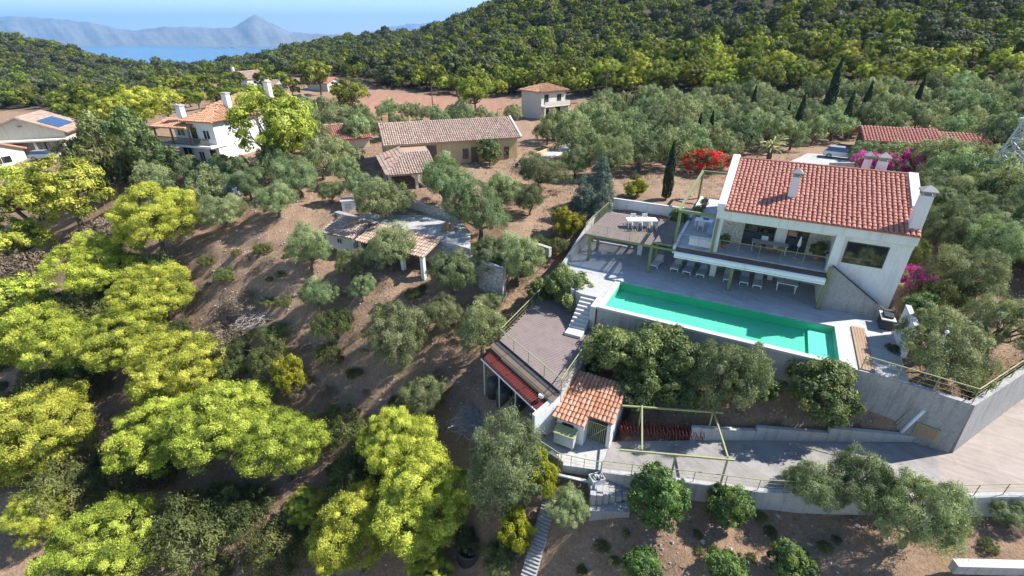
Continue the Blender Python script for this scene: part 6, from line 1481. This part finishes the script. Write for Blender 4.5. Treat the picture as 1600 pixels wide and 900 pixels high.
def fill_zone(kind, poly, n, smin, smax, label, group, k=0.8, szr=(0.85, 1.05)):
    """poly in photo points on the ground; trees are strewn over the ground it covers."""
    W = []
    for x, y in poly:
        d = hit(x, y); q = P(x, y, d=d); W.append((q.x, q.y))
    xs = [q[0] for q in W]; ys = [q[1] for q in W]; done = 0; made = []
    for _ in range(n * 30):
        X, Y = gr_.uniform(min(xs), max(xs)), gr_.uniform(min(ys), max(ys))
        if not inside((X, Y), W) or not free(X, Y): continue
        s = gr_.uniform(smin, smax)
        if not clear(X, Y, s, k): continue
        made.append(put(kind, X, Y, ground(X, Y) - 0.05, s, label, group, gr_.uniform(*szr))); done += 1
        if done >= n: break
    if len(made) > 1: row_labels(made, label, 12 if len(made) > 60 else 8)
    return done
fill_zone('olive', [(905, 262), (850, 225), (900, 200), (940, 172), (1100, 160), (1300, 158), (1450, 152), (1640, 150), (1640, 250), (1500, 235), (1330, 215), (1160, 250), (1060, 262), (960, 285)], 150, 1.9, 2.9, 'olive in the grove behind the villa', 'olive grove behind the villa', 0.72)
fill_zone('olive', [(1440, 280), (1640, 270), (1720, 420), (1640, 560), (1530, 520), (1450, 400)], 52, 1.7, 2.7, 'olive right of the villa', 'olives right of the villa', 0.52)
fill_zone('olive', [(810, 200), (800, 185), (600, 185), (560, 200), (480, 210), (440, 235), (500, 238), (600, 225)], 22, 1.6, 2.5, 'olive behind the farmhouse', 'olives behind the farmhouse', 0.8)
fill_zone('olive', [(90, 262), (260, 240), (300, 285), (210, 300), (120, 262)], 7, 1.7, 2.6, 'olive between the two left houses', 'olives between the left houses', 0.8)
fill_zone('olive', [(300, 275), (480, 258), (560, 262), (500, 292), (400, 300), (320, 315)], 8, 1.7, 2.3, 'olive below the white house', 'olives below the white house', 0.85)
fill_zone('forest', [(100, 215), (250, 205), (255, 165), (160, 178), (100, 185)], 16, 2.0, 3.0, 'pine between the two left houses', 'pines between the left houses', 0.7, (1.0, 1.3))
fill_zone('forest', [(270, 150), (350, 140), (420, 150), (480, 150), (440, 128), (350, 128)], 14, 2.0, 3.0, 'pine among the far left houses', 'pines among the far houses', 0.75, (0.95, 1.2))
fill_zone('forest', [(360, 128), (470, 118), (520, 128), (500, 150), (440, 152), (380, 165), (340, 150)], 16, 1.8, 2.9, 'pine round the far yard', 'pines round the far yard', 0.7, (1.0, 1.25))
fill_zone('forest', [(262, 178), (300, 150), (400, 140), (470, 158), (440, 185), (395, 170), (340, 170)], 18, 1.7, 2.6, 'pine behind the white house', 'pines behind the white house', 0.7, (0.95, 1.2))
fill_zone('olive', [(440, 250), (400, 215), (480, 185), (560, 195), (590, 215), (540, 245)], 16, 1.7, 2.5, 'olive left of the farmhouse', 'olives left of the farmhouse', 0.75)
fill_zone('olive', [(200, 300), (240, 262), (330, 268), (420, 282), (400, 330), (300, 330), (230, 320)], 9, 1.5, 2.2, 'olive on the bank', 'olives on the bank', 0.85)
fill_zone('olive', [(560, 410), (640, 430), (800, 470), (780, 560), (700, 580), (560, 520), (480, 440)], 6, 1.1, 1.7, 'small olive on the middle slope', 'small olives on the slope', 0.95)
fill_zone('scrub', [(300, 420), (560, 400), (700, 480), (700, 640), (500, 640), (380, 560)], 18, 0.35, 0.9, 'low bush on the bare slope', 'low bushes on the bare slope', 0.9, (0.9, 1.4))
fill_zone('dry', [(300, 420), (560, 400), (700, 480), (700, 640), (500, 640), (380, 560)], 28, 0.4, 1.0, 'dry bush on the bare slope', 'dry bushes on the bare slope', 0.9, (0.7, 1.1))
fill_zone('scrub', [(900, 790), (1600, 800), (1600, 900), (900, 900)], 16, 0.25, 0.5, 'low weed clump below the drive', 'weeds below the drive', 0.9)
fill_zone('scrub', [(0, 900), (0, 420), (300, 460), (520, 560), (700, 640), (780, 800), (720, 900)], 46, 0.7, 1.5, 'low ravine shrub among the pines', 'shrubs on the ravine floor', 0.5, (1.0, 1.5))
fill_zone('yellow', [(1440, 300), (1560, 290), (1600, 420), (1480, 450)], 4, 0.8, 1.2, 'yellow bush right of the villa', 'yellow green bushes right of the villa', 0.3, (1.0, 1.3))
fill_zone('scrub', [(800, 260), (1000, 250), (1060, 290), (960, 300), (820, 300)], 5, 0.5, 0.9, 'low bush near the farmhouse lane', 'low bushes by the lane', 0.7)

# ------------------------------------------------------------------ the pine woods
fr = np.random.default_rng(5)
pts = []
for (r0, r1, sp_, dr) in ((70, 230, 4.2, 1), (230, 420, 4.7, 1), (420, 900, 6.4, 1)):
    n_ = int(r1 / sp_)
    ix, iy = np.meshgrid(np.arange(-n_, n_), np.arange(0, n_)); X = (ix + fr.uniform(-.42, .42, ix.shape)) * sp_; Y = (iy + fr.uniform(-.42, .42, ix.shape)) * sp_
    X, Y = X.ravel(), Y.ravel(); rr_ = np.hypot(X, Y); az = np.degrees(np.arctan2(X, Y))
    k = (rr_ >= r0) & (rr_ < r1) & (np.abs(az) < 58) & (woods(X, Y) > 0)
    X, Y = X[k], Y[k]
    dn = wave(X, Y, 0.035, 8); k = fr.uniform(size=len(X)) < np.where(dn > 1.0, 0.25, 0.9)
    pts.append(np.stack([X[k], Y[k], np.full(k.sum(), sp_)], -1))
pts = np.concatenate(pts)
pz = height(pts[:, 0], pts[:, 1]); ok = pz > SEA_Z + 4; pts, pz = pts[ok], pz[ok]
sc_ = np.where(pts[:, 2] > 6, 0.8, 1.0) * pts[:, 2] * np.clip(fr.lognormal(-0.62, 0.22, len(pts)), 0.32, 0.85)
# keep well clear of trees already placed and of the houses
pa_ = np.array([(a, b) for a, b, c in PLACED])
dmin = np.array([np.min((pa_[:, 0] - x) ** 2 + (pa_[:, 1] - y) ** 2) for x, y in pts[:, :2]])
ok = (dmin > 2.4 ** 2) & np.array([free(x, y) for x, y in pts[:, :2]]); pts, pz, sc_ = pts[ok], pz[ok], sc_[ok]
order = np.argsort(np.hypot(pts[:, 0], pts[:, 1])); pts, pz, sc_ = pts[order], pz[order], sc_[order]
dep = pts[:, 1] * CP - (pz - CAM_H) * SP
inview = np.abs(pts[:, 0] / dep) < 1.12
single = np.zeros(len(pts), bool); single[np.where(inview)[0][:240]] = True
fronts = {}
for i in np.where(single)[0]:
    X, Y = pts[i, :2]; side = 'right' if X > 12 else 'middle' if X > -20 else 'left'
    fronts.setdefault(side, []).append(None)
    o = put('pine' if fr.uniform() < 0.32 else 'forest', X, Y, pz[i] - 0.1, sc_[i], {'right': 'pine at the front edge of the wood on the right hillside', 'middle': 'pine at the front edge of the wood behind the red field', 'left': 'pine at the front edge of the wood behind the left houses'}[side],
            {'right': 'pines of the right hillside front', 'middle': 'pines behind the red field', 'left': 'pines behind the left houses'}[side], fr.uniform(0.95, 1.3), lod=1 if math.hypot(X, Y) < 150 else 2)
    fronts[side][-1] = o
for side, text in (('right', 'pine on the right hillside'), ('middle', 'pine behind the red field'), ('left', 'pine behind the left houses')):
    if len(fronts.get(side, [])) > 1: row_labels(fronts[side], text, 14)
far = []
for sd in (1, 2, 3, 4, 5):
    c, t = proto('forest', 2, sd); far.append(c)
src = []
shade_crowns = []
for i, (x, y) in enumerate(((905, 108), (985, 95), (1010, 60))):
    dd = hit(x, y); q = P(x, y, d=dd); shade_crowns.append(put('shade_toned', q.x, q.y, q.z - 0.1, 2.4, ['dull grey green tree on the rocky flank, left of three', 'dull grey green tree on the rocky flank, middle of three', 'dull grey green tree on the rocky flank, highest of three'][i], 'dull trees on the rocky flank', 1.0, lod=2, seed=i + 1).children[0])
for i, c in enumerate(far):               # three of the singly placed pines lend their crowns to the far wood
    q = next((o for o in col.objects if o.data is c and o.parent), None)
    if q is None: q = put('forest', *[(150, 260), (165, 265), (180, 255), (140, 270), (172, 250)][i], ground(*[(150, 260), (165, 265), (180, 255), (140, 270), (172, 250)][i]), 2.5, 'pine standing on the crest of the right hill', 'pines on the right crest', 1.0, lod=2, seed=i + 1).children[0]
    src.append(q)
src += shade_crowns
rest = ~single
azr = np.arctan2(pts[rest, 0], pts[rest, 1]); rgr = np.hypot(pts[rest, 0], pts[rest, 1])
flank = (azr > -0.02) & (azr < 0.30) & (rgr > 165) & (fr.uniform(size=rest.sum()) < 0.55 + 0.25 * wave(pts[rest, 0], pts[rest, 1], 0.06, 12))  # hill flank facing away from the sun gets the darker coloured crowns
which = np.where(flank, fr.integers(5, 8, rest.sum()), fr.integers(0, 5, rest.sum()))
me = bpy.data.meshes.new('pine_forest'); me.from_pydata(np.stack([pts[rest, 0], pts[rest, 1], pz[rest] - 0.1], -1).tolist(), [], [])
for nm, val, ty in (('size', sc_[rest], 'FLOAT'), ('tall', sc_[rest] * fr.uniform(0.8, 1.45, rest.sum()), 'FLOAT'), ('turn', fr.uniform(0, 6.28, rest.sum()), 'FLOAT'), ('which', which, 'INT')):
    a = me.attributes.new(nm, ty, 'POINT'); a.data.foreach_set('value', val.astype(np.float32 if ty == 'FLOAT' else np.int32))
fo_ = link('pine_forest', me, kind='stuff', label='dense pine wood covering the hills behind the houses', cat='forest')
ng = bpy.data.node_groups.new('wood', 'GeometryNodeTree')
ng.interface.new_socket('Geometry', in_out='INPUT', socket_type='NodeSocketGeometry'); ng.interface.new_socket('Geometry', in_out='OUTPUT', socket_type='NodeSocketGeometry')
gi, go_ = ng.nodes.new('NodeGroupInput'), ng.nodes.new('NodeGroupOutput')
iop = ng.nodes.new('GeometryNodeInstanceOnPoints'); iop.inputs['Pick Instance'].default_value = True
g2i = ng.nodes.new('GeometryNodeGeometryToInstance')
for q in src:
    oi = ng.nodes.new('GeometryNodeObjectInfo'); oi.inputs['Object'].default_value = q; oi.inputs['As Instance'].default_value = False; oi.transform_space = 'ORIGINAL'
    ng.links.new(oi.outputs['Geometry'], g2i.inputs[0]) if False else None
jn = ng.nodes.new('GeometryNodeJoinGeometry')
for oi in [n for n in ng.nodes if n.bl_idname == 'GeometryNodeObjectInfo']:
    g1_ = ng.nodes.new('GeometryNodeGeometryToInstance'); ng.links.new(oi.outputs['Geometry'], g1_.inputs[0]); ng.links.new(g1_.outputs[0], jn.inputs[0])
ng.nodes.remove(g2i)
def attr(nm, ty):
    n = ng.nodes.new('GeometryNodeInputNamedAttribute'); n.data_type = ty; n.inputs['Name'].default_value = nm; return n.outputs['Attribute']
cx = ng.nodes.new('ShaderNodeCombineXYZ'); ng.links.new(attr('turn', 'FLOAT'), cx.inputs[2])
ng.links.new(gi.outputs[0], iop.inputs['Points']); ng.links.new(jn.outputs[0], iop.inputs['Instance']); ng.links.new(attr('which', 'INT'), iop.inputs['Instance Index'])
ng.links.new(cx.outputs[0], iop.inputs['Rotation']); sx_ = ng.nodes.new('ShaderNodeCombineXYZ'); sv = attr('size', 'FLOAT'); ng.links.new(sv, sx_.inputs[0]); ng.links.new(sv, sx_.inputs[1]); ng.links.new(attr('tall', 'FLOAT'), sx_.inputs[2]); ng.links.new(sx_.outputs[0], iop.inputs['Scale']); ng.links.new(iop.outputs[0], go_.inputs[0])
md = fo_.modifiers.new('wood', 'NODES'); md.node_group = ng
print('forest', len(pts), 'placed', len(PLACED))

# ------------------------------------------------------------------ dead wood, dry grass, stones
def branch_heap(name, label, cat, x, y, w, n, flat=0.35, mat='dead_wood', seed=1, L_=1.0):
    d = hit(x, y); q = P(x, y, d=d); s = w / 2 * d / FPX; rr = random.Random(seed); m = MB()
    for _ in range(n):
        a, r_ = rr.uniform(0, 6.28), s * math.sqrt(rr.random()) * 0.8; c = Vector((math.cos(a) * r_, math.sin(a) * r_, rr.uniform(0.02, flat) * s)); th = rr.uniform(0, 3.14); e = rr.gauss(0.05, 0.22)
        v = Vector((math.cos(th) * math.cos(e), math.sin(th) * math.cos(e), math.sin(e))) * rr.uniform(0.3, 0.8) * L_; b_ = rr.uniform(0.012, 0.03)
        m.tube(c - v, c, b_, b_ * 0.8, 4); m.tube(c, c + v + Vector((rr.gauss(0, .1), rr.gauss(0, .1), rr.gauss(0, .08))), b_ * 0.8, b_ * 0.3, 4)
    o = thing(name, label, cat, (q.x, q.y, ground(q.x, q.y)))
    m.build('branches', mat, o, kind='stuff')
branch_heap('branch_pile', 'pile of grey cut branches on a pallet left of the shed', 'branch pile', 748, 660, 92, 330, 0.2, seed=2, L_=1.3)
branch_heap('branch_pile', 'fallen dead tree with pale bare branches on the eroded slope', 'dead tree', 365, 540, 80, 150, 0.3, seed=3, L_=1.5)
branch_heap('branch_pile', 'dead brushwood lying right of the eroded slope', 'brushwood', 400, 500, 70, 120, 0.3, seed=4)
branch_heap('branch_pile', 'small heap of dry brushwood at the left edge', 'brushwood', 60, 425, 80, 170, 0.5, seed=5)
branch_heap('branch_pile', 'brushwood in the shade beneath the central pine clump', 'brushwood', 165, 640, 60, 80, 0.3, seed=6)
for x, y, a, ln, lab in ((150, 705, 0.2, 3.0, 'pale bare trunk lying above the dark shrub at the lower left'), (232, 890, -0.5, 2.6, 'pale bare trunk beside the bottom left pine')):
    d = hit(x, y); q = P(x, y, d=d); o = thing('fallen_trunk', lab, 'trunk', (q.x, q.y, ground(q.x, q.y) + 1.0), a)
    MB().tube((-ln / 2, 0, -0.2), (0, 0.05, 0.1), 0.09, 0.08, 7).tube((0, 0.05, 0.1), (ln / 2, 0, 0.5), 0.08, 0.04, 7).build('stem', 'dead_wood', o); MB().tube((0.1, 0.05, 0.12), (0.6, 0.6, 0.5), 0.05, 0.02, 5).tube((0.5, 0, 0.25), (0.9, -0.6, 0.6), 0.04, 0.015, 5).build('branches', 'dead_wood', o)
gs = np.random.default_rng(77)
def cover_points(n, r0, r1, thr):
    th = gs.uniform(-0.95, 0.95, n); r_ = np.sqrt(gs.uniform(r0 * r0, r1 * r1, n)) ; X, Y = r_ * np.sin(th), r_ * np.cos(th)
    k = wave(X, Y, 0.5, 31) + gs.normal(0, 0.5, n) > thr; X, Y = X[k], Y[k]
    bad = np.array([any(inside((x, y), p) for p, z_ in CUTS) for x, y in zip(X, Y)]); X, Y = X[~bad], Y[~bad]
    k = Y > 6
    return X[k], Y[k], height(X[k], Y[k])
X, Y, Z = cover_points(42000, 14, 80, 0.1); n = len(X); per = 4
idx = np.repeat(np.arange(n), per); sz = gs.uniform(0.06, 0.17, n)[idx]
C = np.stack([X[idx] + gs.normal(0, 0.14, n * per), Y[idx] + gs.normal(0, 0.14, n * per), Z[idx] + sz * 0.6], -1)
Nn = unit(gs.normal(size=(n * per, 3)) * np.array([1, 1, 0.5]) + np.array([0.2, 0, 0.2]))
link('dry_grass', leaf_mesh('dry_grass', C, Nn, sz, 0.16, gs.normal(0.55, 0.25, n * per), 'dry_leaves', gs, 0.55), kind='stuff', label='tufts of dry straw coloured grass on the earth', cat='grass')
X, Y, Z = cover_points(9000, 14, 70, -0.3)
V, F = [], []
for x, y, z in zip(X, Y, Z):
    s_ = gs.uniform(0.03, 0.13) * (1.6 if gs.uniform() < 0.06 else 1); k = len(V); j = gs.uniform(0.7, 1.3, 6)
    V += [(x + s_ * j[0], y, z), (x, y + s_ * j[1], z), (x - s_ * j[2], y, z + 0.01), (x, y - s_ * j[3], z), (x + s_ * 0.2, y - s_ * 0.2, z + s_ * 0.7 * j[4])]
    F += [(k, k + 1, k + 4), (k + 1, k + 2, k + 4), (k + 2, k + 3, k + 4), (k + 3, k, k + 4)]
rough_mat('loose_stone', (0.30, 0.26, 0.23), (0.50, 0.45, 0.41), 2, 15)
me = bpy.data.meshes.new('stones'); me.from_pydata(V, [], F); me.materials.append(MATS['loose_stone'])
link('stones', me, kind='stuff', label='loose stones strewn over the earth', cat='stones')

# grey limestone showing between the trees on the hill flank
rough_mat('limestone', (0.11, 0.105, 0.10), (0.23, 0.225, 0.215), 0.25, 1.2, 0.95, 0.1, bstr=0.6, bdist=0.3)
V, F = [], []
rk = random.Random(8)
for (x, y, n, sx, sy) in ((895, 88, 22, 40, 14), (955, 78, 26, 45, 16), (985, 100, 14, 22, 14), (862, 118, 12, 20, 12), (1080, 82, 10, 18, 8), (930, 40, 10, 60, 14)):
    for _ in range(n):
        px_, py_ = x + rk.gauss(0, sx * 0.5), y + rk.gauss(0, sy * 0.5); dd = hit(px_, py_)
        if dd is None or dd > 330: continue
        q = P(px_, py_, d=dd); r_ = rk.uniform(0.9, 2.6); k = len(V); m_ = 6
        for lev, (rr_, zz) in enumerate(((1.15, -1.0), (1.05, 0.4), (0.8, 0.95), (0.45, 1.25))):
            for j in range(m_):
                t = 2 * math.pi * j / m_ + lev * 0.3; u_ = r_ * rr_ * rk.uniform(0.7, 1.25); V.append((q.x + u_ * math.cos(t), q.y + u_ * math.sin(t), q.z + zz * r_ * rk.uniform(0.7, 1.4)))
        for lev in range(3):
            for j in range(m_): F.append((k + lev * m_ + j, k + lev * m_ + (j + 1) % m_, k + (lev + 1) * m_ + (j + 1) % m_, k + (lev + 1) * m_ + j))
        F.append(tuple(k + 3 * m_ + j for j in range(m_)))
me = bpy.data.meshes.new('rock_outcrops'); me.from_pydata(V, [], F); me.materials.append(MATS['limestone'])
link('rock_outcrops', me, kind='stuff', label='grey limestone outcrops between the trees on the hill', cat='rocks')

# ------------------------------------------------------------------ the air over the gulf
m = bpy.data.materials.new('haze'); m.use_nodes = True; nt = m.node_tree; nt.nodes.clear()
out = nt.nodes.new('ShaderNodeOutputMaterial'); pv = nt.nodes.new('ShaderNodeVolumePrincipled')
pv.inputs['Color'].default_value = (0.24, 0.48, 0.84, 1); pv.inputs['Density'].default_value = 0.00008; pv.inputs['Anisotropy'].default_value = 0.0
nt.links.new(pv.outputs[0], out.inputs['Volume'])
hz = MB(); hz.box(-27000, 27000, -200, 27500, SEA_Z - 60, 900)
MATS['haze'] = m
hz.build('haze', 'haze', kind='stuff', label='thin blue haze over the land and the gulf', cat='haze')
